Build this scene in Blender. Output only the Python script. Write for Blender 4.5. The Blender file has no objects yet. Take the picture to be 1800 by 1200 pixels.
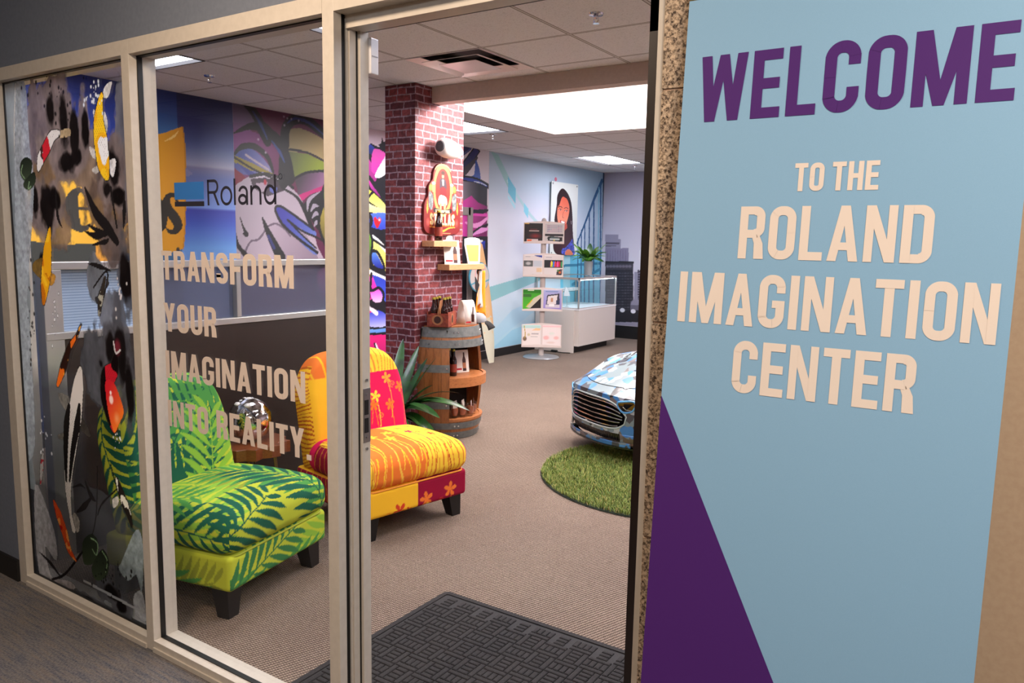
import bpy, math, random
import numpy as np
from mathutils import Vector, Matrix
from mathutils.geometry import tessellate_polygon

SC = bpy.context.scene
COL = SC.collection
PI = math.pi
random.seed(7)

# ---------------------------------------------------------------- camera
CAM_P = np.array([0.0, -1.5466, 1.5633])
CR = np.array([0.83484827, 0.55015933, 0.01879038])
CU = np.array([-0.08668501, 0.09767967, 0.99143552])
CF = np.array([-0.54361206, 0.82932708, -0.12923827])
FPX = 1347.14
cam_d = bpy.data.cameras.new('camera')
cam_d.sensor_width = 36.0
cam_d.lens = FPX / 1800.0 * 36.0
cam_d.clip_start = 0.02
cam = bpy.data.objects.new('camera', cam_d)
COL.objects.link(cam)
cam.matrix_world = Matrix(((CR[0], CU[0], -CF[0], CAM_P[0]), (CR[1], CU[1], -CF[1], CAM_P[1]),
                           (CR[2], CU[2], -CF[2], CAM_P[2]), (0, 0, 0, 1)))
SC.camera = cam

def at(px, py, ax, val):
    """point of the plane (axis ax = val) that is seen at photograph pixel px, py"""
    d = CF * FPX + (px - 900.0) * CR - (py - 600.0) * CU
    t = (val - CAM_P[ax]) / d[ax]
    return CAM_P + d * t

# ---------------------------------------------------------------- world, exposure
SC.view_settings.view_transform = 'Standard'
SC.view_settings.look = 'None'
SC.view_settings.gamma = 1.0
SC.view_settings.use_curve_mapping = False
SC.view_settings.exposure = 0.0
W = bpy.data.worlds.new('world')
SC.world = W
W.use_nodes = True
W.node_tree.nodes['Background'].inputs[0].default_value = (0.75, 0.8, 1.0, 1)
W.node_tree.nodes['Background'].inputs[1].default_value = 0.02

# ---------------------------------------------------------------- lights
ROOM_E = 14.0      # fluorescent diffusers in the showroom
SKY_E = 14.0       # daylight panel at the top of the skylight shaft
def area(name, loc, size, power, col, target=None, sy=None):
    l = bpy.data.lights.new(name, 'AREA')
    l.shape = 'RECTANGLE'; l.size = size; l.size_y = sy or size
    l.energy = power; l.color = col
    o = bpy.data.objects.new(name, l); COL.objects.link(o); o.location = loc
    if target is not None:
        o.rotation_euler = (Vector(target) - Vector(loc)).to_track_quat('-Z', 'Y').to_euler()
    return o
# recessed corridor lamps, warm, above the door side of the corridor
area('corridor_lamp', (0.55, -1.15, 2.70), 0.30, 34, (1.0, 0.79, 0.59), (0.3, -0.9, 0))
area('corridor_lamp', (-1.7, -1.05, 2.70), 0.30, 38, (1.0, 0.77, 0.57), (-1.7, -.8, 0))
area('corridor_lamp', (1.1, -2.3, 2.70), 0.5, 46, (0.88, 0.93, 1.0), (0.3, -0.6, 0.6))
area('corridor_lamp', (-3.6, -2.1, 2.70), 0.4, 8, (0.9, 0.95, 1.0), (-3.4, -1.2, 0))

# extra lamp added inside the skylight shaft to brighten the brick column
l_ = area('added_column_lamp', (-1.75, 4.45, 3.10), 1.0, 34, (1.0, 0.96, 0.95), (-3.85, 3.35, 2.45), .6)
l_.data.spread = math.radians(60)

# ---------------------------------------------------------------- colours and materials
def lin(c):
    c = np.asarray(c, float) / 255.0
    return np.where(c <= 0.04045, c / 12.92, ((c + 0.055) / 1.055) ** 2.4)
def L4(c):
    a = lin(c); return (float(a[0]), float(a[1]), float(a[2]), 1.0)
MATS = {}
def mat(name, rgb=(128, 128, 128), rough=0.6, metal=0.0, coat=0.0, emit=None, es=0.0, spec=0.5, vcol=False):
    if name in MATS: return MATS[name]
    m = bpy.data.materials.new(name); m.use_nodes = True
    nt = m.node_tree; b = nt.nodes['Principled BSDF']
    b.inputs['Base Color'].default_value = L4(rgb)
    b.inputs['Roughness'].default_value = rough
    b.inputs['Metallic'].default_value = metal
    b.inputs['Coat Weight'].default_value = coat
    b.inputs['Specular IOR Level'].default_value = spec
    if emit is not None:
        b.inputs['Emission Color'].default_value = L4(emit); b.inputs['Emission Strength'].default_value = es
    if vcol:
        a = nt.nodes.new('ShaderNodeAttribute'); a.attribute_name = 'Col'
        nt.links.new(a.outputs['Color'], b.inputs['Base Color'])
    MATS[name] = m
    return m
class NT:
    """small node-writing helper"""
    def __init__(s, m): s.nt = m.node_tree; s.b = s.nt.nodes['Principled BSDF']
    def n(s, kind, **kw):
        x = s.nt.nodes.new('ShaderNode' + kind)
        for k, v in kw.items():
            if k.startswith('_'): setattr(x, k[1:], v)
        return x
    def l(s, a, b): s.nt.links.new(a, b)
    def obj(s): return s.n('TexCoord').outputs['Object']
    def mp(s, vec, scale=(1, 1, 1), loc=(0, 0, 0), rot=(0, 0, 0)):
        x = s.n('Mapping'); s.l(vec, x.inputs[0])
        x.inputs['Scale'].default_value = scale; x.inputs['Location'].default_value = loc; x.inputs['Rotation'].default_value = rot
        return x.outputs[0]
    def noise(s, vec, sc, det=2.0, rough=0.5):
        x = s.n('TexNoise'); s.l(vec, x.inputs['Vector']); x.inputs['Scale'].default_value = sc
        x.inputs['Detail'].default_value = det; x.inputs['Roughness'].default_value = rough
        return x.outputs['Fac']
    def ramp(s, fac, stops, const=False):
        x = s.n('ValToRGB'); s.l(fac, x.inputs[0]); cr = x.color_ramp
        if const: cr.interpolation = 'CONSTANT'
        while len(cr.elements) < len(stops): cr.elements.new(0.5)
        for e, (p, c) in zip(cr.elements, stops): e.position = p; e.color = L4(c)
        return x.outputs[0]
    def mix(s, fac, a, b, mode='MIX'):
        x = s.n('MixRGB', _blend_type=mode)
        for i, v in enumerate((fac, a, b)):
            if hasattr(v, 'links'): s.l(v, x.inputs[i])
            else: x.inputs[i].default_value = v if i == 0 else L4(v)
        return x.outputs[0]
    def math(s, op, a, b=None):
        x = s.n('Math', _operation=op)
        for i, v in enumerate((a, b)):
            if v is None: continue
            if hasattr(v, 'links'): s.l(v, x.inputs[i])
            else: x.inputs[i].default_value = v
        return x.outputs[0]
    def base(s, out): s.l(out, s.b.inputs['Base Color'])
    def bump(s, h, strength=0.3, dist=0.002):
        x = s.n('Bump'); s.l(h, x.inputs['Height']); x.inputs['Strength'].default_value = strength; x.inputs['Distance'].default_value = dist
        s.l(x.outputs[0], s.b.inputs['Normal'])

def speck(name, rgb, rgb2, scale, rough=0.8, bump=0.0, det=3.0, p=(0.35, 0.65)):
    if name in MATS: return MATS[name]
    m = mat(name, rgb, rough); k = NT(m); f = k.noise(k.obj(), scale, det)
    k.base(k.ramp(f, [(p[0], rgb), (p[1], rgb2)]))
    if bump: k.bump(f, bump)
    return m
def wood(name, a, b, scale=(1, 1, 12), rough=0.45, coat=0.0):
    if name in MATS: return MATS[name]
    m = mat(name, a, rough, coat=coat); k = NT(m)
    v = k.mp(k.obj(), scale); f = k.noise(v, 6.0, 5.0, 0.65)
    k.base(k.ramp(f, [(0.25, a), (0.55, b), (0.75, a)])); k.bump(f, 0.15)
    return m

# vertex-coloured matt print / satin fabric
PRINT = mat('printed_wall_film', rough=0.55, vcol=True)
FABRIC = mat('woven_print_fabric', rough=0.85, vcol=True, spec=0.2)
PAPER = mat('printed_paper', rough=0.35, vcol=True)

def glass_mat(name, tint=(0.93, 0.96, 0.95), refl=1.0, rough=0.0):
    if name in MATS: return MATS[name]
    m = bpy.data.materials.new(name); m.use_nodes = True; nt = m.node_tree; nt.nodes.clear()
    o = nt.nodes.new('ShaderNodeOutputMaterial'); t = nt.nodes.new('ShaderNodeBsdfTransparent'); g = nt.nodes.new('ShaderNodeBsdfGlossy')
    # Schlick reflectance from the viewing angle, the same from both sides of the thin pane
    geo = nt.nodes.new('ShaderNodeNewGeometry'); dt = nt.nodes.new('ShaderNodeVectorMath'); dt.operation = 'DOT_PRODUCT'; x = nt.nodes.new('ShaderNodeMixShader')
    def mth(op, a, b_=None):
        q = nt.nodes.new('ShaderNodeMath'); q.operation = op
        for i, v in enumerate((a, b_)):
            if v is None: continue
            if hasattr(v, 'links'): nt.links.new(v, q.inputs[i])
            else: q.inputs[i].default_value = v
        return q.outputs[0]
    nt.links.new(geo.outputs['Incoming'], dt.inputs[0]); nt.links.new(geo.outputs['Normal'], dt.inputs[1])
    fr = mth('ADD', mth('MULTIPLY', mth('POWER', mth('SUBTRACT', 1.0, mth('ABSOLUTE', dt.outputs['Value'])), 5.0), 0.96), 0.04); fr = mth('MULTIPLY', fr, refl)
    t.inputs[0].default_value = (*tint, 1); g.inputs['Roughness'].default_value = rough; g.inputs[0].default_value = (1, 1, 1, 1)
    nt.links.new(fr, x.inputs[0])
    nt.links.new(t.outputs[0], x.inputs[1]); nt.links.new(g.outputs[0], x.inputs[2]); nt.links.new(x.outputs[0], o.inputs[0])
    MATS[name] = m; return m

# ---------------------------------------------------------------- objects
def tag(o, label=None, cat=None, group=None, kind=None):
    if label: o['label'] = label
    if cat: o['category'] = cat
    if group: o['group'] = group
    if kind: o['kind'] = kind
    return o
def thing(name, label, cat, loc=(0, 0, 0), rz=0.0, group=None):
    o = bpy.data.objects.new(name, None); COL.objects.link(o); o.empty_display_size = 0.1
    o.location = loc; o.rotation_euler = (0, 0, rz); tag(o, label, cat, group); return o
def structure(name, loc=(0, 0, 0)):
    o = bpy.data.objects.new(name, None); COL.objects.link(o); o.location = loc; o['kind'] = 'structure'; return o
def world_of(o):
    m = Matrix.Identity(4); ch = []
    while o: ch.append(o); o = o.parent
    for c in reversed(ch):
        m = m @ Matrix.LocRotScale(c.location, c.rotation_euler, c.scale)
    return m
def copy_tree(o, parent=None):
    c = o.copy(); COL.objects.link(c); c.parent = parent
    for ch in list(o.children): copy_tree(ch, c)
    return c

class MB:
    def __init__(s): s.v = []; s.f = []; s.c = []; s.col = None
    def add(s, verts, faces, col=None):
        k = len(s.v); s.v += [tuple(map(float, v)) for v in verts]; s.f += [tuple(i + k for i in f) for f in faces]
        if col is not None: s.col = True
        s.c += [col if col is not None else (255, 255, 255)] * len(verts)
        return s
    def box(s, a, b, col=None, M=None):
        x0, y0, z0 = a; x1, y1, z1 = b
        v = [(x0, y0, z0), (x1, y0, z0), (x1, y1, z0), (x0, y1, z0), (x0, y0, z1), (x1, y0, z1), (x1, y1, z1), (x0, y1, z1)]
        if M is not None: v = [tuple(M @ Vector(p)) for p in v]
        return s.add(v, [(0, 3, 2, 1), (4, 5, 6, 7), (0, 1, 5, 4), (1, 2, 6, 5), (2, 3, 7, 6), (3, 0, 4, 7)], col)
    def cbox(s, c, size, col=None, M=None):
        h = [q / 2 for q in size]
        return s.box([c[i] - h[i] for i in range(3)], [c[i] + h[i] for i in range(3)], col, M)
    def frustum(s, c0, s0, c1, s1, col=None):
        v = []
        for c, q in ((c0, s0), (c1, s1)):
            for dx, dy in ((-1, -1), (1, -1), (1, 1), (-1, 1)): v.append((c[0] + dx * q[0] / 2, c[1] + dy * q[1] / 2, c[2]))
        return s.add(v, [(0, 3, 2, 1), (4, 5, 6, 7), (0, 1, 5, 4), (1, 2, 6, 5), (2, 3, 7, 6), (3, 0, 4, 7)], col)
    def tube(s, pts, r, seg=10, col=None, cap=True, flat=1.0):
        pts = [Vector(p) for p in pts]; n = len(pts); r = [r] * n if np.isscalar(r) else list(r)
        d0 = (pts[1] - pts[0]).normalized(); up = Vector((0, 0, 1)) if abs(d0.z) < 0.9 else Vector((1, 0, 0))
        a = d0.cross(up).normalized(); V = []; prev = d0
        for i, p in enumerate(pts):
            d = (pts[min(i + 1, n - 1)] - pts[max(i - 1, 0)]).normalized()
            a = (a - d * a.dot(d)).normalized(); b = d.cross(a)
            for k in range(seg):
                t = 2 * PI * k / seg; V.append(p + a * (math.cos(t) * r[i]) + b * (math.sin(t) * r[i] * flat))
        F = [(i * seg + k, i * seg + (k + 1) % seg, (i + 1) * seg + (k + 1) % seg, (i + 1) * seg + k) for i in range(n - 1) for k in range(seg)]
        if cap: F += [tuple(range(seg - 1, -1, -1)), tuple((n - 1) * seg + k for k in range(seg))]
        return s.add(V, F, col)
    def lathe(s, c, prof, seg=32, a0=0.0, a1=2 * PI, col=None, M=None, closed=None):
        full = abs(a1 - a0 - 2 * PI) < 1e-6; m = seg if full else seg + 1; V = []
        for r, z in prof:
            for k in range(m):
                t = a0 + (a1 - a0) * k / seg; p = Vector((r * math.cos(t), r * math.sin(t), z))
                if M is not None: p = M @ p
                V.append((p[0] + c[0], p[1] + c[1], p[2] + c[2]))
        F = []
        for i in range(len(prof) - 1):
            for k in range(seg):
                k2 = (k + 1) % m if full else k + 1
                F.append((i * m + k, i * m + k2, (i + 1) * m + k2, (i + 1) * m + k))
        return s.add(V, F, col)
    def prism(s, pts, ext, col=None):
        """flat polygon pts (3-D) extruded by vector ext"""
        n = len(pts); e = Vector(ext); P = [Vector(p) for p in pts]
        V = P + [p + e for p in P]
        tri = tessellate_polygon([P]); F = [tuple(t) for t in tri] + [tuple(i + n for i in reversed(t)) for t in tri]
        F += [(i, (i + 1) % n, (i + 1) % n + n, i + n) for i in range(n)]
        return s.add(V, F, col)
    def grid(s, fn, nu, nv, col=None):
        V = [fn(i / nu, j / nv) for j in range(nv + 1) for i in range(nu + 1)]
        F = [(j * (nu + 1) + i, j * (nu + 1) + i + 1, (j + 1) * (nu + 1) + i + 1, (j + 1) * (nu + 1) + i) for j in range(nv) for i in range(nu)]
        return s.add(V, F, col)
    def pieces(s):
        p = list(range(len(s.v)))
        def r(i):
            while p[i] != i: p[i] = p[p[i]]; i = p[i]
            return i
        for f in s.f:
            a = r(f[0])
            for i in f[1:]: p[r(i)] = a
        g = {}
        for f in s.f: g.setdefault(r(f[0]), []).append(f)
        out = []
        for fs in g.values():
            b = MB(); ids = sorted({i for f in fs for i in f}); mp = {i: k for k, i in enumerate(ids)}
            b.v = [s.v[i] for i in ids]; b.c = [s.c[i] for i in ids]; b.col = s.col; b.f = [tuple(mp[i] for i in f) for f in fs]; out.append(b)
        return out
    def build_each(s, name, m, parent=None, **kw): return [b.build(name, m, parent, **kw) for b in s.pieces()]
    def build(s, name, m, parent=None, smooth=False, bevel=0.0, world=False, kind=None, solid=0.0, fix=True, bseg=2, sub=0):
        vs = s.v
        if world and parent is not None:
            inv = world_of(parent).inverted(); vs = [tuple(inv @ Vector(v)) for v in vs]
        me = bpy.data.meshes.new(name); me.from_pydata(vs, [], s.f); me.validate(); me.update()
        if s.col and len(me.vertices) == len(s.c):
            a = me.color_attributes.new('Col', 'FLOAT_COLOR', 'POINT')
            arr = np.ones((len(s.c), 4)); arr[:, :3] = lin(np.array(s.c, float)); a.data.foreach_set('color', arr.ravel())
        if fix:
            import bmesh
            bm = bmesh.new(); bm.from_mesh(me); bmesh.ops.recalc_face_normals(bm, faces=bm.faces); bm.to_mesh(me); bm.free()
        if smooth: me.polygons.foreach_set('use_smooth', [True] * len(me.polygons))
        for q in (m if isinstance(m, (list, tuple)) else [m]): me.materials.append(q)
        o = bpy.data.objects.new(name, me); COL.objects.link(o); o.parent = parent
        if solid: x = o.modifiers.new('s', 'SOLIDIFY'); x.thickness = solid; x.offset = 0
        if bevel:
            x = o.modifiers.new('b', 'BEVEL'); x.width = bevel; x.segments = bseg; x.limit_method = 'ANGLE'; x.angle_limit = 0.6
        if sub: x = o.modifiers.new('u', 'SUBSURF'); x.levels = sub; x.render_levels = sub
        if smooth and not sub:
            try: me.set_sharp_from_angle(angle=0.7)
            except Exception: pass
        if kind: o['kind'] = kind
        return o

def catmull(pts, n=8, closed=False):
    P = [np.array(p, float) for p in pts]; m = len(P); out = []
    for i in range(m if closed else m - 1):
        if closed: a, b, c, d = P[(i - 1) % m], P[i], P[(i + 1) % m], P[(i + 2) % m]
        else: a, b, c, d = P[max(i - 1, 0)], P[i], P[i + 1], P[min(i + 2, m - 1)]
        for k in range(n):
            t = k / n
            out.append(0.5 * (2 * b + (c - a) * t + (2 * a - 5 * b + 4 * c - d) * t * t + (3 * b - a - 3 * c + d) * t ** 3))
    if not closed: out.append(P[-1])
    return out

# ---------------------------------------------------------------- value noise for painted prints
def vnoise(x, y, seed=0):
    xi = np.floor(x).astype(np.int64); yi = np.floor(y).astype(np.int64); fx = x - xi; fy = y - yi
    fx = fx * fx * (3 - 2 * fx); fy = fy * fy * (3 - 2 * fy)
    def h(a, b):
        n = (a * 374761393 + b * 668265263 + seed * 982451653) & 0x7fffffff
        n = ((n ^ (n >> 13)) * 1274126177) & 0x7fffffff
        return ((n ^ (n >> 16)) & 0xffff) / 65535.0
    return (h(xi, yi) * (1 - fx) + h(xi + 1, yi) * fx) * (1 - fy) + (h(xi, yi + 1) * (1 - fx) + h(xi + 1, yi + 1) * fx) * fy
def fbm(x, y, seed=0, o=4):
    r = 0; a = 0.5; t = 0
    for i in range(o): r = r + a * vnoise(x, y, seed + i * 17); t += a; x = x * 2.03; y = y * 2.03; a *= 0.55
    return r / t

class Canvas:
    """a print: RGBA samples on a regular grid of a flat sheet, written out as vertex colours"""
    def __init__(s, org, ud, vd, w, h, res, base=(255, 255, 255), a=1.0, ax=None, val=None):
        s.o = np.array(org, float); s.ud = np.array(ud, float); s.vd = np.array(vd, float); s.w = w; s.h = h
        s.nu = int(w / res) + 1; s.nv = int(h / res) + 1
        s.U, s.V = np.meshgrid(np.linspace(0, w, s.nu), np.linspace(0, h, s.nv))
        s.C = np.ones(s.U.shape + (3,)) * np.array(base, float); s.A = np.ones(s.U.shape) * a; s.ax = ax; s.val = val
    def uv(s, p):
        if s.ax is None: return np.array(p, float)
        P = at(p[0], p[1], s.ax, s.val) - s.o; return np.array([P @ s.ud, P @ s.vd])
    def uvs(s, pts): return np.array([s.uv(p) for p in pts])
    def inside(s, P):
        m = np.zeros(s.U.shape, bool); lo = P.min(0); hi = P.max(0)
        sel = (s.U >= lo[0]) & (s.U <= hi[0]) & (s.V >= lo[1]) & (s.V <= hi[1])
        if not sel.any(): return m
        u = s.U[sel]; v = s.V[sel]; r = np.zeros(u.shape, bool); n = len(P)
        for i in range(n):
            x0, y0 = P[i]; x1, y1 = P[(i + 1) % n]
            c = ((y0 > v) != (y1 > v)); r ^= c & (u < (x1 - x0) * (v - y0) / ((y1 - y0) if y1 != y0 else 1e-9) + x0)
        m[sel] = r; return m
    def put(s, m, col, a=1.0, soft=None):
        col = np.array(col, float)
        if m.dtype == bool: m = m.astype(float)
        k = (m * a)[..., None]; s.C = s.C * (1 - k) + col * k; s.A = np.maximum(s.A, m * a) if s.alpha_max else s.A * (1 - m) + m * a
    alpha_max = True
    def fill(s, pts, col, col2=None, g=None, smooth=0, a=1.0, tex=0.0, wob=0.0):
        """g = (p, q): gradient from p (col) to q (col2) in input coordinates"""
        P = s.uvs(pts)
        if smooth: P = np.array(catmull(P, smooth, True))
        m = s.inside(P)
        if not m.any(): return
        c = np.array(col, float) * np.ones(s.U.shape + (3,))
        if col2 is not None:
            if g is None: a0, a1 = np.array([0, P[:, 1].max()]), np.array([0, P[:, 1].min()])
            else: a0, a1 = s.uv(g[0]), s.uv(g[1])
            d = a1 - a0; t = np.clip(((s.U - a0[0]) * d[0] + (s.V - a0[1]) * d[1]) / (d @ d), 0, 1)[..., None]
            c = c * (1 - t) + np.array(col2, float) * t
        if tex: c = c * (1 + tex * (fbm(s.U * 60, s.V * 60, 5, 3) - 0.5))[..., None]
        s.put(m, c, a)
    def seg(s, P, w):
        """coverage of a polyline with (varying) width"""
        out = np.zeros(s.U.shape); w = [w] * len(P) if np.isscalar(w) else w
        if len(w) != len(P): w = np.interp(np.linspace(0, 1, len(P)), np.linspace(0, 1, len(w)), w)
        for i in range(len(P) - 1):
            a, b = P[i], P[i + 1]; r = max(w[i], w[i + 1])
            sel = (s.U > min(a[0], b[0]) - r) & (s.U < max(a[0], b[0]) + r) & (s.V > min(a[1], b[1]) - r) & (s.V < max(a[1], b[1]) + r)
            if not sel.any(): continue
            d = b - a; t = np.clip(((s.U[sel] - a[0]) * d[0] + (s.V[sel] - a[1]) * d[1]) / max(d @ d, 1e-12), 0, 1)
            q = np.hypot(s.U[sel] - a[0] - t * d[0], s.V[sel] - a[1] - t * d[1]); ww = (w[i] * (1 - t) + w[i + 1] * t) / 2
            out[sel] = np.maximum(out[sel], q < ww)
        return out
    def stroke(s, pts, w, col, smooth=6, a=1.0):
        P = s.uvs(pts)
        if smooth: P = np.array(catmull(P, smooth))
        s.put(s.seg(P, w), col, a)
    def blob(s, p, ru, rv, col, a=1.0, soft=0.5, rot=0.0):
        c = s.uv(p); du = s.U - c[0]; dv = s.V - c[1]; cs, sn = math.cos(rot), math.sin(rot)
        r = np.hypot((du * cs + dv * sn) / ru, (-du * sn + dv * cs) / rv)
        s.put(np.clip((1 - r) / max(soft, 1e-3), 0, 1), col, a)
    def build(s, name, m, parent=None, world=True, lift=0.0, thick=0.0):
        P = s.o + s.U.ravel()[:, None] * s.ud + s.V.ravel()[:, None] * s.vd
        n = np.cross(s.ud, s.vd); P = P + n * lift
        if world and parent is not None:
            inv = np.array(world_of(parent).inverted()); P = P @ inv[:3, :3].T + inv[:3, 3]
        i = np.arange(s.nu * s.nv).reshape(s.nv, s.nu)
        F = np.stack([i[:-1, :-1], i[:-1, 1:], i[1:, 1:], i[1:, :-1]], -1).reshape(-1, 4)
        return raw_mesh(name, P, F, s.C.reshape(-1, 3), m, parent, s.A.ravel())
def raw_mesh(name, P, F, C=None, m=None, parent=None, A=None, smooth=False):
    me = bpy.data.meshes.new(name); nf = len(F); k = F.shape[1]
    me.vertices.add(len(P)); me.vertices.foreach_set('co', P.astype(np.float32).ravel())
    me.loops.add(nf * k); me.loops.foreach_set('vertex_index', F.astype(np.int32).ravel())
    me.polygons.add(nf); me.polygons.foreach_set('loop_start', np.arange(0, nf * k, k, dtype=np.int32))
    me.polygons.foreach_set('loop_total', np.full(nf, k, dtype=np.int32))
    if smooth: me.polygons.foreach_set('use_smooth', np.ones(nf, bool))
    me.update(calc_edges=True)
    if C is not None:
        a = me.color_attributes.new('Col', 'FLOAT_COLOR', 'POINT'); arr = np.ones((len(P), 4)); arr[:, :3] = lin(np.clip(C, 0, 255))
        if A is not None: arr[:, 3] = A
        a.data.foreach_set('color', arr.astype(np.float32).ravel())
    if m: me.materials.append(m)
    o = bpy.data.objects.new(name, me); COL.objects.link(o); o.parent = parent
    return o

# ---------------------------------------------------------------- condensed capitals drawn as polygons
def ringband(x0, y0, x1, y1, r, t, a0, a1, n=24):
    """band of width t along a rounded rectangle outline, from angle a0 to a1"""
    def pt(a, inset):
        cx, cy = (x0 + x1) / 2, (y0 + y1) / 2; hw, hh = (x1 - x0) / 2 - inset, (y1 - y0) / 2 - inset
        rr = max(min(r, (x1 - x0) / 2) - inset, 0.01); rx = min(rr, hw); ry = min(rr * 1.0, hh)
        return cx + (hw - rx) * sg(math.cos(a)) + rx * math.cos(a), cy + (hh - ry) * sg(math.sin(a)) + ry * math.sin(a)
    def sg(q): return max(-1.0, min(1.0, q * 1e4))
    A = [a0 + (a1 - a0) * i / n for i in range(n + 1)]
    return [[pt(A[i], 0), pt(A[i + 1], 0), pt(A[i + 1], t), pt(A[i], t)] for i in range(n)]
def glyph(ch, t=0.185):
    """list of polygons in a cell of height 1, and the advance width"""
    w = 0.50; R = lambda a, b, c, d: [(a, b), (c, b), (c, d), (a, d)]
    h2 = t * 0.92; o = []
    if ch == ' ': return [], 0.22
    if ch == '.': return [R(0, 0, t, t)], t
    if ch == 'I': return [R(0, 0, t, 1)], t
    if ch == 'L': w = 0.44; o = [R(0, 0, t, 1), R(t, 0, w, h2)]
    elif ch == 'E': w = 0.45; o = [R(0, 0, t, 1), R(t, 0, w, h2), R(t, 1 - h2, w, 1), R(t, 0.43, w * .94, 0.43 + h2)]
    elif ch == 'F': w = 0.44; o = [R(0, 0, t, 1), R(t, 1 - h2, w, 1), R(t, 0.41, w * .94, 0.41 + h2)]
    elif ch == 'T': w = 0.48; o = [R(0, 1 - h2, w, 1), R(w / 2 - t / 2, 0, w / 2 + t / 2, 1 - h2)]
    elif ch == 'H': w = 0.52; o = [R(0, 0, t, 1), R(w - t, 0, w, 1), R(t, 0.42, w - t, 0.42 + h2)]
    elif ch == 'O': w = 0.52; o = ringband(0, 0, w, 1, 0.24, t, 0, 2 * PI, 40)
    elif ch == 'C': w = 0.50; o = ringband(0, 0, w, 1, 0.24, t, 0, PI, 20) + ringband(0, 0, w, 1, 0.24, t, PI, 2 * PI, 20) ; o = [q for q in o if not (q[0][0] > w - t and q[1][0] > w - t and .28 < min(q[0][1], q[1][1]) + .25 and False)]
    elif ch == 'G': w = 0.51
    elif ch == 'S': w = 0.48
    elif ch == 'U': w = 0.51; o = ringband(0, 0, w, 1, 0.24, t, PI, 2 * PI, 20) + [R(0, 0.5, t, 1), R(w - t, 0.5, w, 1)]
    elif ch == 'D': w = 0.52; o = [R(0, 0, t, 1), R(t, 0, w - .2, h2), R(t, 1 - h2, w - .2, 1)] + ringband(w - .44, 0, w, 1, 0.22, t, -PI / 2, PI / 2, 24)
    elif ch in 'PR':
        w = 0.51; o = [R(0, 0, t, 1), R(t, 1 - h2, w - .2, 1), R(t, 0.40, w - .2, 0.40 + h2)] + ringband(w - .44, 0.40, w, 1, 0.2, t, -PI / 2, PI / 2, 24)
        if ch == 'R': o += [[(w - t - .02, 0.0), (w + .01, 0.0), (w - .02, 0.30), (w - .1, 0.46), (w - .26, .46), (w - t - .03, 0.3)]]
    elif ch == 'N': w = 0.54; o = [R(0, 0, t * .9, 1), R(w - t * .9, 0, w, 1), [(0, 1), (t, 1), (w, 0), (w - t, 0)]]
    elif ch == 'M': w = 0.70; o = [R(0, 0, t * .95, 1), R(w - t * .95, 0, w, 1), [(0, 1), (t * 1.25, 1), (w / 2 + t * .42, 0), (w / 2 - t * .42, 0)], [(w, 1), (w - t * 1.25, 1), (w / 2 - t * .42, 0), (w / 2 + t * .42, 0)]]
    elif ch == 'W': w = 0.76; o = [[(0, 1), (t, 1), (w * .25 + t * .52, 0), (w * .25 - t * .5, 0)], [(w, 1), (w - t, 1), (w * .75 - t * .52, 0), (w * .75 + t * .5, 0)],
                                   [(w * .25 - t * .4, 0), (w * .25 + t * .5, 0), (w / 2 + t * .4, 1), (w / 2 - t * .45, 1)], [(w * .75 + t * .4, 0), (w * .75 - t * .5, 0), (w / 2 - t * .4, 1), (w / 2 + t * .45, 1)]]
    elif ch == 'A': w = 0.56; o = [[(0, 0), (t, 0), (w / 2 + t * .38, 1), (w / 2 - t * .5, 1)], [(w, 0), (w - t, 0), (w / 2 - t * .38, 1), (w / 2 + t * .5, 1)], R(w * .22, 0.2, w * .78, 0.2 + h2 * .9)]
    elif ch == 'Y': w = 0.54; o = [R(w / 2 - t / 2, 0, w / 2 + t / 2, 0.45), [(0, 1), (t * 1.05, 1), (w / 2 + t / 2, .38), (w / 2 - t / 2, .38)], [(w, 1), (w - t * 1.05, 1), (w / 2 - t / 2, .38), (w / 2 + t / 2, .38)]]
    elif ch == 'K': w = 0.53; o = [R(0, 0, t, 1), [(t, .35), (t, .6), (w - t, 1), (w, 1)], [(t * .9, .5), (t * 1.6, .68), (w, 0), (w - t, 0)]]
    elif ch == 'J': w = 0.42; o = [R(w - t, .3, w, 1)] + ringband(0, 0, w, .6, 0.2, t, PI, 2 * PI, 16)
    if ch in 'CG':
        o = ringband(0, 0, w, 1, 0.24, t, 0, PI, 24)[0:] ; o = ringband(0, 0, w, 1, 0.24, t, 0.0, PI, 24) + ringband(0, 0, w, 1, 0.24, t, PI, 2 * PI, 24)
        # cut the right-hand side open by rebuilding it from two short stems
        o = [q for q in o if not (min(p[0] for p in q) > w - t - .02 and max(p[1] for p in q) - min(p[1] for p in q) > .2)]
        o += [R(0, .2, t, .8), R(w - t, 0.66, w, 0.80), R(w - t, 0.20, w, 0.35 if ch == 'C' else 0.52)]
        if ch == 'G': o += [R(w * .52, 0.38, w, 0.52)]
    if ch == 'S':
        o = ringband(0, 0.42, w, 1, 0.22, t, 0, PI, 20) + ringband(0, 0, w, 0.58, 0.22, t, PI, 2 * PI, 20)
        o += [R(0, .7, t, .8), R(w - t, .68, w, .8), R(0, .2, t, .33), R(w - t, .2, w, .3)]
        o += [[(0, .72), (t, .72), (t + .03, .66), (w, .36), (w, .25), (w - t, .25), (w - t - .02, .31), (.02, .6)]]
    return o, w
def text_polys(txt, t=0.185, gap=0.085, space=0.2):
    out = []; x = 0
    for ch in txt:
        if ch == ' ': x += space; continue
        P, w = glyph(ch, t)
        out += [[(x + a, b) for a, b in q] for q in P]; x += w + gap
    return out, x - gap

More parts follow.
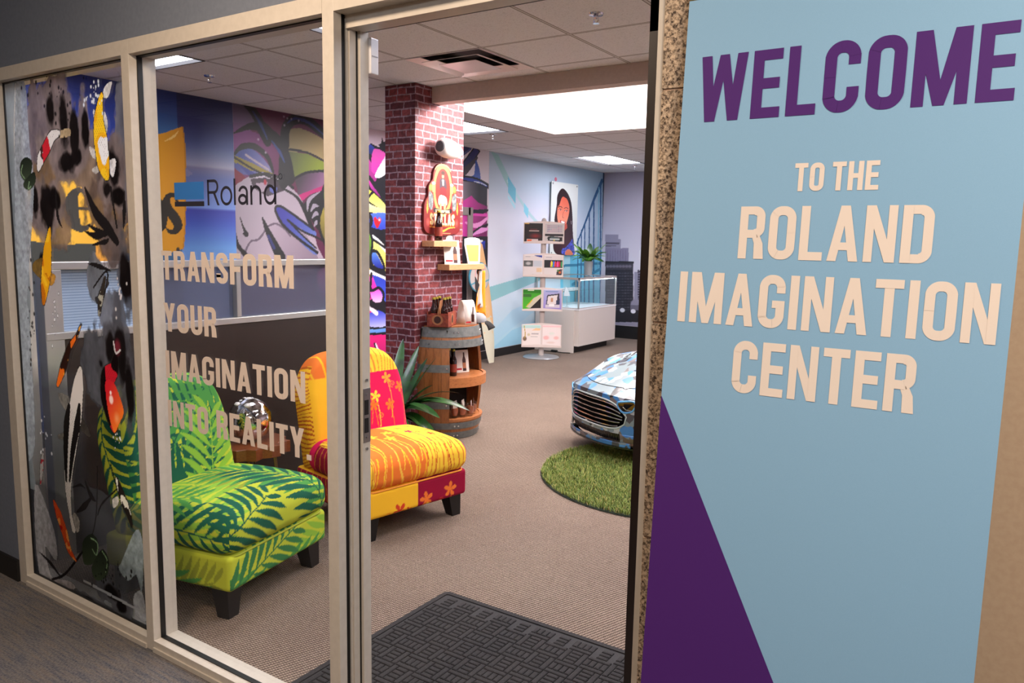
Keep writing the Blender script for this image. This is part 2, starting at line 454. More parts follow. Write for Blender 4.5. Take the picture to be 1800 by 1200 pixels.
# ================================================================ THE SETTING
X0, X1, X2, X3, X4, X5, X6, X7 = -3.646, -3.583, -2.6515, -2.6057, -1.6591, -1.6147, -0.6668, -0.6498
ZB, ZT0, ZT1, ZC = 0.043, 2.175, 2.224, 2.7208
XW, YB = -5.86, 10.09
G = 0.6096; GX, GY = -2.8253, 1.753
XR = 3.2   # right-hand wall of the showroom (out of sight)

# --- materials of the shell
m_frame = speck('champagne_aluminium', (204, 196, 184), (198, 190, 178), 40, 0.38)
m_gask = mat('black_gasket', (14, 13, 13), 0.5)
m_bronze = mat('dark_bronze', (30, 20, 20), 0.4)
m_corr = speck('grey_blue_paint', (112, 120, 134), (106, 114, 128), 60, 0.6)
m_beige = speck('beige_paint', (190, 165, 138), (184, 158, 132), 90, 0.7, 0.04)
m_white = speck('white_paint', (214, 208, 205), (208, 202, 200), 60, 0.7)
m_base = mat('black_vinyl_base', (22, 21, 22), 0.5)

# showroom carpet: beige loop pile with fine diagonal ribs
m_carpet = mat('beige_loop_carpet', (178, 150, 136), 0.95, spec=0.1); k = NT(m_carpet)
v = k.mp(k.obj(), (1, 1, 1), rot=(0, 0, 0.35))
w1 = k.n('TexWave', _wave_type='BANDS', _bands_direction='X'); k.l(v, w1.inputs[0]); w1.inputs['Scale'].default_value = 21; w1.inputs['Distortion'].default_value = 1.6; w1.inputs['Detail'].default_value = 2; w1.inputs['Detail Scale'].default_value = 6
w2 = k.n('TexWave', _wave_type='BANDS', _bands_direction='Y'); k.l(v, w2.inputs[0]); w2.inputs['Scale'].default_value = 34; w2.inputs['Distortion'].default_value = 1.2; w2.inputs['Detail Scale'].default_value = 6
ww = k.math('MULTIPLY', w1.outputs['Fac'], k.math('ADD', k.math('MULTIPLY', w2.outputs['Fac'], 0.5), 0.5))
c1 = k.ramp(ww, [(0.0, (44, 39, 38)), (0.42, (132, 118, 109)), (1.0, (206, 188, 172))])
c2 = k.ramp(k.noise(k.obj(), 160, 2), [(0.35, (118, 92, 88)), (0.65, (178, 164, 140))])
c3 = k.ramp(k.noise(k.obj(), 1.3, 2), [(0.3, (238, 232, 230)), (0.7, (255, 252, 248))])
k.base(k.mix(1.0, k.mix(0.28, c1, c2), c3, 'MULTIPLY')); k.bump(ww, 0.9, 0.006)

# corridor carpet tile: dark grey with linear blue-grey streaks
m_carp2 = mat('grey_carpet_tile', (80, 78, 78), 0.95, spec=0.1); k = NT(m_carp2)
f1 = k.noise(k.mp(k.obj(), (2.2, 26, 1)), 3.0, 3, 0.6); f2 = k.noise(k.obj(), 130, 2)
wv = k.n('TexWave', _wave_type='BANDS', _bands_direction='X'); k.l(k.obj(), wv.inputs[0]); wv.inputs['Scale'].default_value = 45
a1 = k.ramp(f1, [(0.35, (112, 101, 92)), (0.5, (98, 95, 96)), (0.62, (62, 70, 84))])
k.base(k.mix(0.45, a1, k.ramp(k.math('MULTIPLY', f2, k.math('ADD', wv.outputs['Fac'], 0.5)), [(0.25, (46, 46, 52)), (0.75, (156, 148, 140))])))
k.bump(k.math('MULTIPLY', f2, wv.outputs['Fac']), 0.5, 0.004)

# acoustic tile ceiling: off-white fissured tiles, T-bar lines on a 2 ft grid
m_ceil = mat('acoustic_tile', (200, 190, 186), 0.9, spec=0.1); k = NT(m_ceil)
sx = k.n('SeparateXYZ'); k.l(k.obj(), sx.inputs[0])
def gridline(o, off, wd):
    q = k.math('FRACT', k.math('DIVIDE', k.math('SUBTRACT', o, off), G))
    return k.math('LESS_THAN', k.math('MINIMUM', q, k.math('SUBTRACT', 1.0, q)), wd)
lnx = gridline(sx.outputs[0], GX, 0.012); lny = gridline(sx.outputs[1], GY, 0.012); ln = k.math('MAXIMUM', lnx, lny)
sp = k.noise(k.mp(k.obj(), (1, 2.2, 1)), 95, 3, 0.7)
tile = k.ramp(sp, [(0.30, (170, 166, 164)), (0.42, (224, 222, 222)), (0.7, (232, 230, 230))])
e1 = gridline(sx.outputs[0], GX, 0.020); e2 = gridline(sx.outputs[1], GY, 0.020); ee = k.math('SUBTRACT', k.math('MAXIMUM', e1, e2), ln)
k.base(k.mix(ee, k.mix(ln, tile, (200, 196, 192)), (112, 102, 98)))
k.bump(sp, 0.3, 0.003)

# brick-pattern wall film of the column
m_brick = mat('brick_print', (150, 80, 80), 0.65); k = NT(m_brick)
sx = k.n('SeparateXYZ'); k.l(k.obj(), sx.inputs[0]); cb = k.n('CombineXYZ')
k.l(k.math('ADD', sx.outputs[0], sx.outputs[1]), cb.inputs[0]); k.l(sx.outputs[2], cb.inputs[1])
nz = k.n('TexNoise'); k.l(cb.outputs[0], nz.inputs['Vector']); nz.inputs['Scale'].default_value = 9; nz.inputs['Detail'].default_value = 3
off = k.n('VectorMath', _operation='MULTIPLY_ADD'); k.l(nz.outputs['Color'], off.inputs[0]); off.inputs[1].default_value = (0.026, 0.020, 0); k.l(cb.outputs[0], off.inputs[2])
br = k.n('TexBrick'); k.l(off.outputs[0], br.inputs['Vector'])
br.inputs['Scale'].default_value = 1.0; br.inputs['Brick Width'].default_value = 0.142; br.inputs['Row Height'].default_value = 0.052
br.inputs['Mortar Size'].default_value = 0.006; br.inputs['Mortar Smooth'].default_value = 0.25; br.inputs['Bias'].default_value = -0.1
br.inputs['Color1'].default_value = L4((98, 36, 46)); br.inputs['Color2'].default_value = L4((160, 72, 72)); br.inputs['Mortar'].default_value = L4((168, 142, 152))
br.offset = 0.5; br.squash = 0.62; br.squash_frequency = 3
ns = k.ramp(k.noise(cb.outputs[0], 28, 5, 0.7), [(0.3, (150, 110, 118)), (0.6, (255, 250, 250))])
n2 = k.ramp(k.noise(cb.outputs[0], 55, 4, 0.7), [(0.6, (0, 0, 0)), (0.72, (255, 255, 255))])
k.base(k.mix(k.math('MULTIPLY', k.n('RGBToBW').outputs[0], 0.0), k.mix(1.0, br.outputs['Color'], ns, 'MULTIPLY'), (190, 160, 165)))
k.bump(br.outputs['Fac'], -0.35, 0.003)

# speckled granite
m_gran = mat('speckled_granite', (190, 160, 130), 0.25); k = NT(m_gran)
g1 = k.noise(k.obj(), 150, 3, 0.75); g2 = k.n('TexVoronoi'); k.l(k.obj(), g2.inputs['Vector']); g2.inputs['Scale'].default_value = 130
k.base(k.mix(0.35, k.ramp(g1, [(0.40, (30, 26, 26)), (0.47, (110, 94, 82)), (0.53, (196, 174, 150)), (0.7, (212, 194, 172))]), k.ramp(g2.outputs['Color'], [(0.3, (92, 78, 68)), (0.7, (216, 190, 160))])))

def plate(name, verts, m, parent=None, kind='structure', faces=None):
    b = MB(); b.add(verts, faces or [tuple(range(len(verts)))]); o = b.build(name, m, parent)
    if kind and parent is None: o['kind'] = kind
    return o

# floors: one mesh, two rooms' carpets (split at the storefront line)
b = MB(); b.box((XW - 0.1, 0.05, -0.1), (XR + 0.1, YB + 0.1, 0)); fl = b.build('floor', m_carpet); fl['kind'] = 'structure'
b = MB(); b.box((-7.0, -3.6, -0.1), (XR + 0.1, 0.05, 0)); fl = b.build('floor', m_carp2); fl['kind'] = 'structure'

# showroom ceiling with openings for lamps, the air diffuser and the skylight shaft
SKX0, SKX1, SKY0, SKY1 = -4.315, 0.35, 3.27, 5.80
def cell(i0, j0, i1, j1): return (GX + i0 * G, GY + j0 * G, GX + i1 * G, GY + j1 * G)
LIGHTS = [(-1, -2, 0, 0), (-4, -2, -3, 0), (-4, 4, -3, 6), (-4, 10, -3, 12), (2, -2, 3, 0), (5, -2, 6, 0), (5, 4, 6, 6), (5, 10, 6, 12), (1, 10, 2, 12), (-1, 10, 0, 12)]  # entries past the labelled ones are unseen, added to brighten the room
VENT = (-1, 1, 0, 2)
holes = [cell(*q) for q in LIGHTS] + [cell(*VENT), (SKX0, SKY0, SKX1, SKY1)]
xs = sorted(set([XW, XR] + [q[0] for q in holes] + [q[2] for q in holes])); ys = sorted(set([0.1, YB] + [q[1] for q in holes] + [q[3] for q in holes]))
xs = [q for q in xs if XW <= q <= XR]; ys = [q for q in ys if 0.1 <= q <= YB]
b = MB()
for i in range(len(xs) - 1):
    for j in range(len(ys) - 1):
        cx, cy = (xs[i] + xs[i + 1]) / 2, (ys[j] + ys[j + 1]) / 2
        if any(h[0] < cx < h[2] and h[1] < cy < h[3] for h in holes): continue
        b.add([(xs[i], ys[j], ZC), (xs[i + 1], ys[j], ZC), (xs[i + 1], ys[j + 1], ZC), (xs[i], ys[j + 1], ZC)], [(0, 3, 2, 1)])
o = b.build('ceiling', m_ceil, fix=False); o['kind'] = 'structure'
# slab above (keeps the plenum dark) and corridor ceiling
b = MB(); b.box((XW - .1, 0.0, 4.3), (XR + .1, YB + .1, 4.4)); o = b.build('ceiling', m_white); o['kind'] = 'structure'
b = MB(); b.box((-7.0, -3.6, 2.725), (XR + .1, 0.02, 2.78)); o = b.build('ceiling', m_ceil); o['kind'] = 'structure'
# skylight shaft: upright curb, then sloping sides up to the daylight panel
b = MB(); z1 = 2.90; ins = 0.30; z2 = 3.32
r0 = [(SKX0, SKY0), (SKX1, SKY0), (SKX1, SKY1), (SKX0, SKY1)]; r2 = [(SKX0 + ins, SKY0 + ins), (SKX1 - ins, SKY0 + ins), (SKX1 - ins, SKY1 - ins), (SKX0 + ins, SKY1 - ins)]
V = [(x, y, ZC) for x, y in r0] + [(x, y, z1) for x, y in r0] + [(x, y, z2) for x, y in r2]
b.add(V, [(i + o_, (i + 1) % 4 + o_, (i + 1) % 4 + o_ + 4, i + o_ + 4) for o_ in (0, 4) for i in range(4)])
m_shaft = mat('shaft_white', (240, 228, 222), 0.8)
o = b.build('trim_1', m_shaft, fix=False); o['kind'] = 'structure'
m_sky = mat('daylight_panel', (255, 255, 255), 0.8, emit=(255, 247, 245), es=SKY_E)
b = MB(); b.box((r2[0][0] - .02, r2[0][1] - .02, z2), (r2[2][0] + .02, r2[2][1] + .02, z2 + .04)); o = b.build('window_3', m_sky); o['kind'] = 'structure'
# beam (bulkhead) between column and the right side
b = MB(); b.box((-3.852, 3.15, 2.60), (XR, 3.262, 2.7200)); o = b.build('trim_2', speck('bulkhead_paint', (196, 176, 164), (190, 170, 158), 50, 0.7)); o['kind'] = 'structure'
# column with brick film, runs up through the shaft opening
b = MB(); b.box((-4.155, 2.96, 0.0), (-3.855, 3.56, 2.718)); b.box((-4.155, 3.275, 2.718), (-3.855, 3.56, 3.1)); o = b.build('wall_column', m_brick, fix=False); o['kind'] = 'structure'

# walls of the showroom
m_room = speck('pale_wall_paint', (206, 190, 196), (200, 186, 192), 50, 0.7)
DY0, DY1, DZ = 5.35, 6.36, 1.93
b = MB()
for a, c in (((XW - .12, 0.02, 0), (XW, DY0, ZC)), ((XW - .12, DY1, 0), (XW, YB + .12, ZC)), ((XW - .12, DY0, DZ), (XW, DY1, ZC))): b.box(a, c)
o = b.build('wall_left', m_room, fix=False); o['kind'] = 'structure'
b = MB(); b.box((XW, YB, 0), (-3.35, YB + .12, ZC)); b.box((-2.35, YB, 0), (XR, YB + .12, ZC)); b.box((-3.35, YB, 2.15), (-2.35, YB + .12, ZC)); b.box((-3.35, YB + .11, 0), (-2.35, YB + .12, 2.15)); o = b.build('wall_back', m_room, fix=False); o['kind'] = 'structure'
b = MB(); b.box((XR, 0.02, 0), (XR + .12, YB + .12, ZC)); o = b.build('wall_right', m_room); o['kind'] = 'structure'
# dark side room behind the doorway in the left wall
m_dark = mat('dim_room_paint', (70, 62, 58), 0.8)
b = MB(); b.box((XW - 1.5, DY0 - .5, 0), (XW - 1.42, DY1 + .7, 2.4)); b.box((XW - 1.5, DY0 - .58, 0), (XW - .12, DY0 - .5, 2.4)); b.box((XW - 1.5, DY1 + .7, 0), (XW - .12, DY1 + .78, 2.4)); b.box((XW - 1.5, DY0 - .58, 2.4), (XW - .12, DY1 + .78, 2.48))
b.box((XW - 1.5, DY0 - .58, -.08), (XW - .12, DY1 + .78, 0.0))
o = b.build('wall_side_room', m_dark, fix=False); o['kind'] = 'structure'
m_greyf = mat('grey_door_frame', (142, 132, 128), 0.5)
d2 = structure('door_2', (XW, (DY0 + DY1) / 2, 0))
b = MB()
for a, c in (((XW - .12, DY0 - .0, 0), (XW + .02, DY0 + .05, DZ)), ((XW - .12, DY1 - .05, 0), (XW + .02, DY1 + .05, DZ + .05)), ((XW - .12, DY0, DZ - .05), (XW + .02, DY1, DZ + .05))): b.box(a, c)
b.build('door_frame', m_greyf, d2, world=True, bevel=.004, fix=False)
# back door, its frame edge shows beside the skyline print
d3 = structure('door_3', (-2.85, YB, 0)); b = MB()
for a, c in (((-3.40, YB - .03, 0), (-3.33, YB + .1, 2.15)), ((-2.37, YB - .03, 0), (-2.30, YB + .1, 2.15)), ((-3.40, YB - .03, 2.12), (-2.30, YB + .1, 2.19))): b.box(a, c)
b.build('door_frame', mat('slate_frame', (70, 78, 78), 0.5), d3, world=True, fix=False)
b = MB(); b.box((-3.33, YB + .03, 0.01), (-2.37, YB + .07, 2.12)); b.build('door_leaf', mat('dark_door', (36, 26, 28), 0.4), d3, world=True)
b = MB(); b.cbox((-3.22, YB + .02, 1.0), (.02, .02, .16)); b.cbox((-3.16, YB - .01, 1.0), (.13, .02, .02)); b.build('door_handle', mat('satin_steel', (170, 170, 172), 0.3, 1.0), d3, world=True)
# baseboards
b = MB(); b.box((XW, 0.15, 0), (XW + .012, DY0, .11)); b.box((XW, DY1 + .05, 0), (XW + .012, YB, .11)); o = b.build('baseboard_left', m_base, fix=False); o['kind'] = 'structure'
b = MB(); b.box((XW, YB - .014, 0), (-3.40, YB, .21)); b.box((-2.30, YB - .014, 0), (XR, YB, .21)); o = b.build('baseboard_back', m_base, fix=False); o['kind'] = 'structure'

# corridor walls around the storefront
b = MB(); b.box((-7.0, 0.0, 0), (X0, 0.10, ZC)); b.box((X0, 0.0, ZT1), (XR, 0.10, 2.73)); b.box((XW - .12, 0.10, 0), (X0, 0.13, ZC)); o = b.build('wall_front', m_corr, fix=False); o['kind'] = 'structure'
b = MB(); b.box((-0.02, 0.0, 0), (XR, 0.12, ZT1)); o = b.build('wall_front', m_beige, fix=False); o['kind'] = 'structure'
b = MB(); b.box((-7.0, -3.7, 0), (XR + .1, -3.6, 2.73)); b.box((-7.1, -3.6, 0), (-7.0, 0.1, 2.73)); b.box((XR, -3.6, 0), (XR + .1, 0, 2.73)); o = b.build('wall_corridor', m_beige, fix=False); o['kind'] = 'structure'
b = MB(); b.box((-7.0, -0.012, 0), (X0, 0.0, .10)); o = b.build('baseboard_front', m_base); o['kind'] = 'structure'
b = MB(); b.box((0.0, -0.012, 0), (XR, 0.0, .10)); o = b.build('baseboard_front', m_base); o['kind'] = 'structure'
# granite pilaster, four slabs with mortar joints
gr = structure('wall_granite', (-.33, 0, 0)); zj = [0, .436, .916, 1.397, 1.88, 2.224]
for i in range(5):
    b = MB(); b.box((X7, -.008, zj[i] + .002), (-.02, .12, zj[i + 1] - .002)); b.build('granite_slab', m_gran, gr, world=True, bevel=.0015)
b = MB(); b.box((X7 + .003, -.004, 0), (-.022, .118, 2.22)); b.build('mortar', mat('mortar_beige', (196, 164, 138), .8), gr, world=True)

# ---------------------------------------------------------------- the storefront: two framed panes and the doorway
FD = 0.10   # frame depth
w1s = structure('window_1', ((X0 + X2) / 2, 0.05, 0)); w2s = structure('window_2', ((X2 + X4) / 2, 0.05, 0)); d1s = structure('door_1', ((X5 + X6) / 2, 0.05, 0))
GYP = 0.040  # glass plane
def pane(par, xa, xb, left_post, right_post):
    """posts, sill and head of one light, outer and inner reveals with the gasket and the glass between"""
    for nm, x_a, x_b in left_post + right_post:
        for ya, yb, q in ((0.0, .030, 0), (.048, FD, 0), (.030, .048, .006)):
            b = MB(); b.box((x_a + q, ya, 0), (x_b - q, yb, ZT1 if q == 0 else ZT1 - .01)); b.build(nm if q == 0 else 'post_core', m_frame if q == 0 else m_gask, par, world=True, bevel=.0012 if q == 0 else 0, fix=False)
    b = MB(); b.box((xa, 0, 0.016), (xb, .030, ZB)); b.box((xa, .048, 0), (xb, FD, ZB)); b.box((xa, -.006, 0), (xb, .030, .018)); b.build('sill', m_frame, par, world=True, fix=False)
    b = MB(); b.box((xa, 0, ZT0), (xb, .030, ZT1)); b.box((xa, .048, ZT0), (xb, FD, ZT1)); b.build('head', m_frame, par, world=True, fix=False)
    b = MB(); e = .010
    b.box((xa, .030, ZB - .012), (xb, .048, ZB + .004)); b.box((xa, .030, ZT0 - .004), (xb, .048, ZT0 + .012)); b.box((xa - .01, .030, ZB), (xa + .004, .048, ZT0)); b.box((xb - .004, .030, ZB), (xb + .01, .048, ZT0))
    b.build('gasket', m_gask, par, world=True, fix=False)
    b = MB(); b.add([(xa + .003, GYP, ZB + .003), (xb - .003, GYP, ZB + .003), (xb - .003, GYP, ZT0 - .003), (xa + .003, GYP, ZT0 - .003)], [(0, 1, 2, 3)]); b.build('glass_pane', glass_mat('storefront_glass', (0.93, 0.94, 0.935), 0.8), par, world=True)
pane(w1s, X1, X2, [('left_post', X0, X1)], [('middle_post', X2, X3)])
pane(w2s, X3, X4, [], [('door_post', X4, X5)])
# door frame: left jamb with stop and strike, head, right jamb with the open leaf's edge
b = MB(); b.box((X5, .055, 0), (X5 + .006, .078, ZT0 - .03)); b.box((X5, .086, 0), (X5 + .016, .118, ZT0 - .03)); b.build('strike_jamb', m_frame, d1s, world=True, fix=False)
b = MB(); b.box((X5, .078, 0), (X5 + .005, .086, ZT0 - .03)); b.build('weatherstrip', m_gask, d1s, world=True)
b = MB(); b.box((X5, 0, ZT0), (X6, .10, ZT1)); b.box((X5, .045, ZT0 - .035), (X6, .10, ZT0)); b.build('head', m_frame, d1s, world=True, fix=False)
b = MB(); b.box((X5, .10, ZT0 - .033), (X6, .112, ZT1)); b.build('head_seal', m_gask, d1s, world=True)
m_steel = mat('satin_steel', (170, 170, 172), 0.3, 1.0)
sp_ = MB(); xx = X5 + .016; sp_.box((xx, .088, .955), (xx + .003, .117, 1.120)); stp = sp_.build('strike_plate', m_steel, d1s, world=True, bevel=.001)
b = MB(); b.box((xx + .001, .092, 1.040), (xx + .0045, .107, 1.085)); b.box((xx + .001, .092, .985), (xx + .0045, .107, 1.030)); b.build_each('latch_hole', m_gask, stp, world=True, fix=False)
for zz in (1.145, 1.102, .972, .935):
    b = MB(); b.tube([(xx - .001, .101, zz), (xx + .0055, .101, zz)], .0042, 10); b.build('screw', m_steel, d1s, world=True)
b = MB(); b.box((X6, 0, 0), (X7, .10, ZT1)); b.build('hinge_jamb', m_frame, d1s, world=True, bevel=.001)
# the leaf stands open at a right angle against the inside of the jamb
lf = MB(); y0, y1 = .115, 1.03; xa, xb = -.736, -.675
for a, c in (((xa, y0, .01), (xb, y0 + .08, ZT0 - .04)), ((xa, y1 - .08, .01), (xb, y1, ZT0 - .04)), ((xa, y0, .01), (xb, y1, .22)), ((xa, y0, ZT0 - .14), (xb, y1, ZT0 - .04))): lf.box(a, c)
leaf = lf.build('door_leaf', m_bronze, d1s, world=True, fix=False)
b = MB(); b.box((-.702, y0 + .075, .20), (-.695, y1 - .075, ZT0 - .13)); b.build('leaf_glass', glass_mat('door_glass'), leaf, world=True)
b = MB()
for zz in (.25, 1.1, 1.9): b.tube([(-.674, .108, zz - .05), (-.674, .108, zz + .05)], .007, 10)
b.build_each('hinge', m_frame, d1s, world=True)
b = MB(); b.box((-.690, .10, 1.86), (-.668, .125, 2.0)); b.build('pivot_cover', m_frame, d1s, world=True)

# ---------------------------------------------------------------- lettering on the second pane
GF = GYP - .0036
def lettering(name, txt, x0, x1, z0, z1, m, par, t=.18, y=GF, gap=.085, space=.2):
    P, w = text_polys(txt, t, gap, space); b = MB(); h = z1 - z0
    for i, q in enumerate(P):
        yy = y - .0003 - .00004 * (i % 11); V = [(x0 + a / w * (x1 - x0), yy, z0 + c * h) for a, c in q]; b.add(V, [tuple(range(len(V)))])
    return b.build(name, m, par, world=True, fix=False)
m_vinyl = mat('matt_white_vinyl', (222, 206, 194), 0.6)
lettering('vinyl_line', 'TRANSFORM', -2.515, -1.833, 1.408, 1.509, m_vinyl, w2s)
lettering('vinyl_line', 'YOUR', -2.515, -2.218, 1.226, 1.327, m_vinyl, w2s)
lettering('vinyl_line', 'IMAGINATION', -2.514, -1.790, 1.058, 1.157, m_vinyl, w2s)
lettering('vinyl_line', 'INTO REALITY.', -2.512, -1.768, 0.882, 0.978, m_vinyl, w2s, space=.3)
m_navy = mat('dark_vinyl', (38, 38, 50), 0.5); m_blue = mat('blue_vinyl', (46, 112, 186), 0.5)
b = MB(); b.box((-2.424, GF - .0006, 1.683), (-2.262, GF, 1.740)); b.build('logo_block', m_blue, w2s, world=True)
b = MB(); b.box((-2.424, GF - .0006, 1.660), (-2.262, GF, 1.676)); b.build('logo_bar', m_navy, w2s, world=True)
def logo_word():
    b = MB(); x = -2.243; z0 = 1.662; H = .083; t = .0088; xh = H * .72
    def bar(x0, za, x1, zb): b.box((min(x0, x1), GF - .0006, min(za, zb)), (max(x0, x1), GF, max(za, zb)))
    def arc(cx, cz, rx, rz, a0, a1, n=28, tt=t):
        for i in range(n):
            A, B = a0 + (a1 - a0) * i / n, a0 + (a1 - a0) * (i + 1) / n
            V = [(cx + (rx - o_) * math.cos(q), GF, cz + (rz - o_) * math.sin(q)) for q, o_ in ((A, 0), (B, 0), (B, tt), (A, tt))]
            b.prism(V, (0, -.0006, 0))
    # R
    bar(x, z0, x + t, z0 + H); bar(x, z0 + H - t, x + .036, z0 + H); bar(x, z0 + H * .45, x + .036, z0 + H * .45 + t)
    arc(x + .036, z0 + H * .45 + (H * .55) / 2, .022, H * .275, -PI / 2, PI / 2); b.prism([(x + .030, GF, z0 + H * .47), (x + .041, GF, z0 + H * .47), (x + .062, GF, z0), (x + .051, GF, z0)], (0, -.0006, 0))
    x += .068; arc(x + .030, z0 + xh / 2, .030, xh / 2 + .001, 0, 2 * PI)                       # o
    x += .068; bar(x, z0, x + t, z0 + H)                                                        # l
    x += .021; arc(x + .022, z0 + xh * .29, .022, xh * .29, 0, 2 * PI); bar(x + .039, z0, x + .039 + t, z0 + xh * .66); arc(x + .025, z0 + xh * .66, .0228, xh * .34, 0, PI * .95, 18)   # a
    x += .060; bar(x, z0, x + t, z0 + xh); arc(x + .026, z0 + xh * .58, .0262, xh * .42, 0, PI, 20); bar(x + .0434, z0, x + .0434 + t, z0 + xh * .6)   # n
    x += .064; arc(x + .028, z0 + xh / 2, .028, xh / 2 + .001, 0, 2 * PI); bar(x + .048, z0, x + .048 + t, z0 + H * 1.08)   # d
    arc(x + .078, z0 + H * 1.0, .009, .009, 0, 2 * PI, 16, .002); return b
logo_word().build('logo_word', m_navy, w2s, world=True, fix=False)

# ---------------------------------------------------------------- koi print on the first pane (part see-through film)
kf = Canvas((X1 + .006, GF - .0012, ZB + .006), (1, 0, 0), (0, 0, 1), X2 - X1 - .012, ZT0 - ZB - .012, .0036, base=(120, 118, 118), a=0.0, ax=1, val=GF)
kf.alpha_max = True
U, V = kf.U, kf.V; Wd, Hh = kf.w, kf.h
def setA(mask, col, a): kf.C[...] = kf.C * (1 - mask[..., None]) + np.array(col, float) * mask[..., None]; kf.A[...] = np.maximum(kf.A, mask * a)
n1 = fbm(U * 3.2 + 4, V * 2.6, 3, 5); n2 = fbm(U * 7, V * 7 + 9, 11, 5); n3 = fbm(U * 2.2, V * 2.2 + 3, 21, 4)
sm = lambda x, a, b: np.clip((x - a) / (b - a), 0, 1) ** 1.0
vz = V / Hh; uz = U / Wd
# grey water wash: pale strip at the left edge, torn brown-grey clouds over the upper half, dark wash below, clear round the middle
wu = U + .05 * (n2 - .5) * 2 + .02 * (fbm(U * 30, V * 30, 6, 2) - .5); wv_ = V + .06 * (n1 - .5) * 2
def over(al, col):
    na = kf.A * (1 - al) + al; w0 = (kf.A * (1 - al) / np.maximum(na, 1e-4))[..., None]; kf.C[...] = kf.C * w0 + col * (1 - w0); kf.A[...] = na
def cl(px0, py0, ru, rv, col, a, edge=.18, rag=.42, sd=1):
    """one torn cloud of ink: ragged outline, streaky inside"""
    c = kf.uv((px0, py0)); q = np.hypot((U - c[0]) / ru, (V - c[1]) / rv) + rag * (fbm(U * 13, V * 9, sd, 3) - .5) * 2 + .35 * (fbm(U * 45, V * 35, sd + 1, 3) - .5)
    m = np.clip((1 - q) / edge, 0, 1); st = .72 + .5 * (fbm(U * 22, V * 12, sd + 3, 4) - .3); over(m * min(1.0, a * 1.12) * np.clip(st + .3, .8, 1), np.array(col, float) * np.clip(st, .5, 1.25)[..., None])
def wash_(m, c0, c1, a):
    g = np.clip(.5 + 1.8 * (fbm(U * 6, V * 5, 9, 5) - .5), 0, 1)[..., None]; kf.C[...] = np.where((m > .02)[..., None], np.array(c0, float) * (1 - g) + np.array(c1, float) * g, kf.C); kf.A[...] = np.maximum(kf.A, m * a)
# lower dark-grey wash, left of the seat and under it
lo = kf.uv((100, 640))[1]; m = np.clip((lo - wv_) / .10, 0, 1) * np.clip((.52 + .25 * (wv_ < kf.uv((150, 850))[1]) * 2 - wu) / .10, 0, 1); wash_(m, (56, 56, 60), (84, 84, 88), .62)
m = np.clip((kf.uv((150, 850))[1] - wv_) / .08, 0, 1) * np.clip((.80 - wu) / .05, 0, 1); wash_(m, (54, 54, 58), (78, 78, 80), .80)
cl(195, 560, .085, .13, (136, 136, 142), .80, sd=3); cl(168, 640, .10, .16, (92, 92, 96), .88, sd=4); cl(212, 600, .06, .24, (100, 100, 106), .80, sd=5)
cl(80, 235, .20, .24, (150, 132, 130), .86, sd=6); cl(105, 262, .18, .14, (164, 144, 136), .85, sd=7); cl(160, 292, .20, .14, (150, 128, 112), .86, sd=8); cl(195, 300, .12, .12, (120, 104, 100), .85, sd=9); cl(100, 400, .12, .10, (150, 126, 108), .8, sd=10)
cl(190, 372, .17, .14, (128, 106, 92), .80, sd=11); cl(200, 430, .10, .10, (120, 104, 98), .85, sd=12); cl(82, 330, .11, .12, (150, 118, 84), .78, sd=13); cl(170, 495, .07, .10, (132, 134, 138), .85, sd=14); cl(215, 250, .05, .30, (120, 118, 124), .82, sd=15)
# black ink
INK = ((88, 195, .045, .10), (112, 205, .050, .15), (130, 238, .05, .13), (150, 215, .035, .12), (118, 285, .09, .06), (135, 275, .07, .05), (82, 372, .10, .12), (62, 352, .05, .10), (98, 352, .06, .07), (200, 300, .05, .10), (205, 345, .07, .06), (190, 330, .05, .05),
        (214, 630, .06, .16), (228, 690, .04, .16), (196, 612, .05, .10), (222, 480, .05, .16), (196, 1040, .09, .05), (215, 1066, .06, .04), (150, 1052, .14, .03), (46, 690, .03, .10), (75, 460, .03, .05), (178, 640, .035, .04))
for i_, (px, py, ru, rv) in enumerate(INK):
    cl(px, py, ru * 1.35, rv * 1.2, (150, 132, 126) if py < 450 else (96, 94, 98), .80, edge=.3, rag=.5, sd=60 + i_)
for i_, (px, py, ru, rv) in enumerate(INK):
    cl(px, py, ru * .74, rv * .74, (30, 24, 23), .97, edge=.35, rag=.62, sd=40 + i_)
# pale strip down the left edge
xe = .085 + .03 * np.sin(V * 6) + .05 * (n1 - .5) - .05 * np.clip((kf.uv((40, 600))[1] - V) / .4, 0, 1); m = np.clip((xe - U) / .012, 0, 1); wash_(m * (V > kf.uv((60, 860))[1]), (118, 126, 128), (166, 174, 176), .93)
# pale torn patches at left and lower right
for P_, cc in (([(28, 150), (45, 150), (52, 250), (60, 340), (48, 520), (52, 560), (62, 780), (40, 780), (28, 500)], (168, 176, 180)),
               ([(62, 850), (95, 930), (100, 985), (80, 960), (90, 1010), (110, 1030), (70, 1010)], (170, 166, 164)), ([(215, 985), (240, 930), (252, 960), (250, 1040), (240, 1010), (226, 1020), (210, 1000)], (150, 160, 162)),
               ([(235, 1048), (250, 1040), (258, 1090), (240, 1080)], (176, 176, 176)), ([(70, 1015), (120, 1020), (130, 1035), (75, 1022)], (160, 150, 146))):
    kf.fill(P_, cc, a=.86, tex=.5, smooth=4)
kf.stroke([(148, 1020), (250, 1075)], .012, (160, 160, 160), 0); 
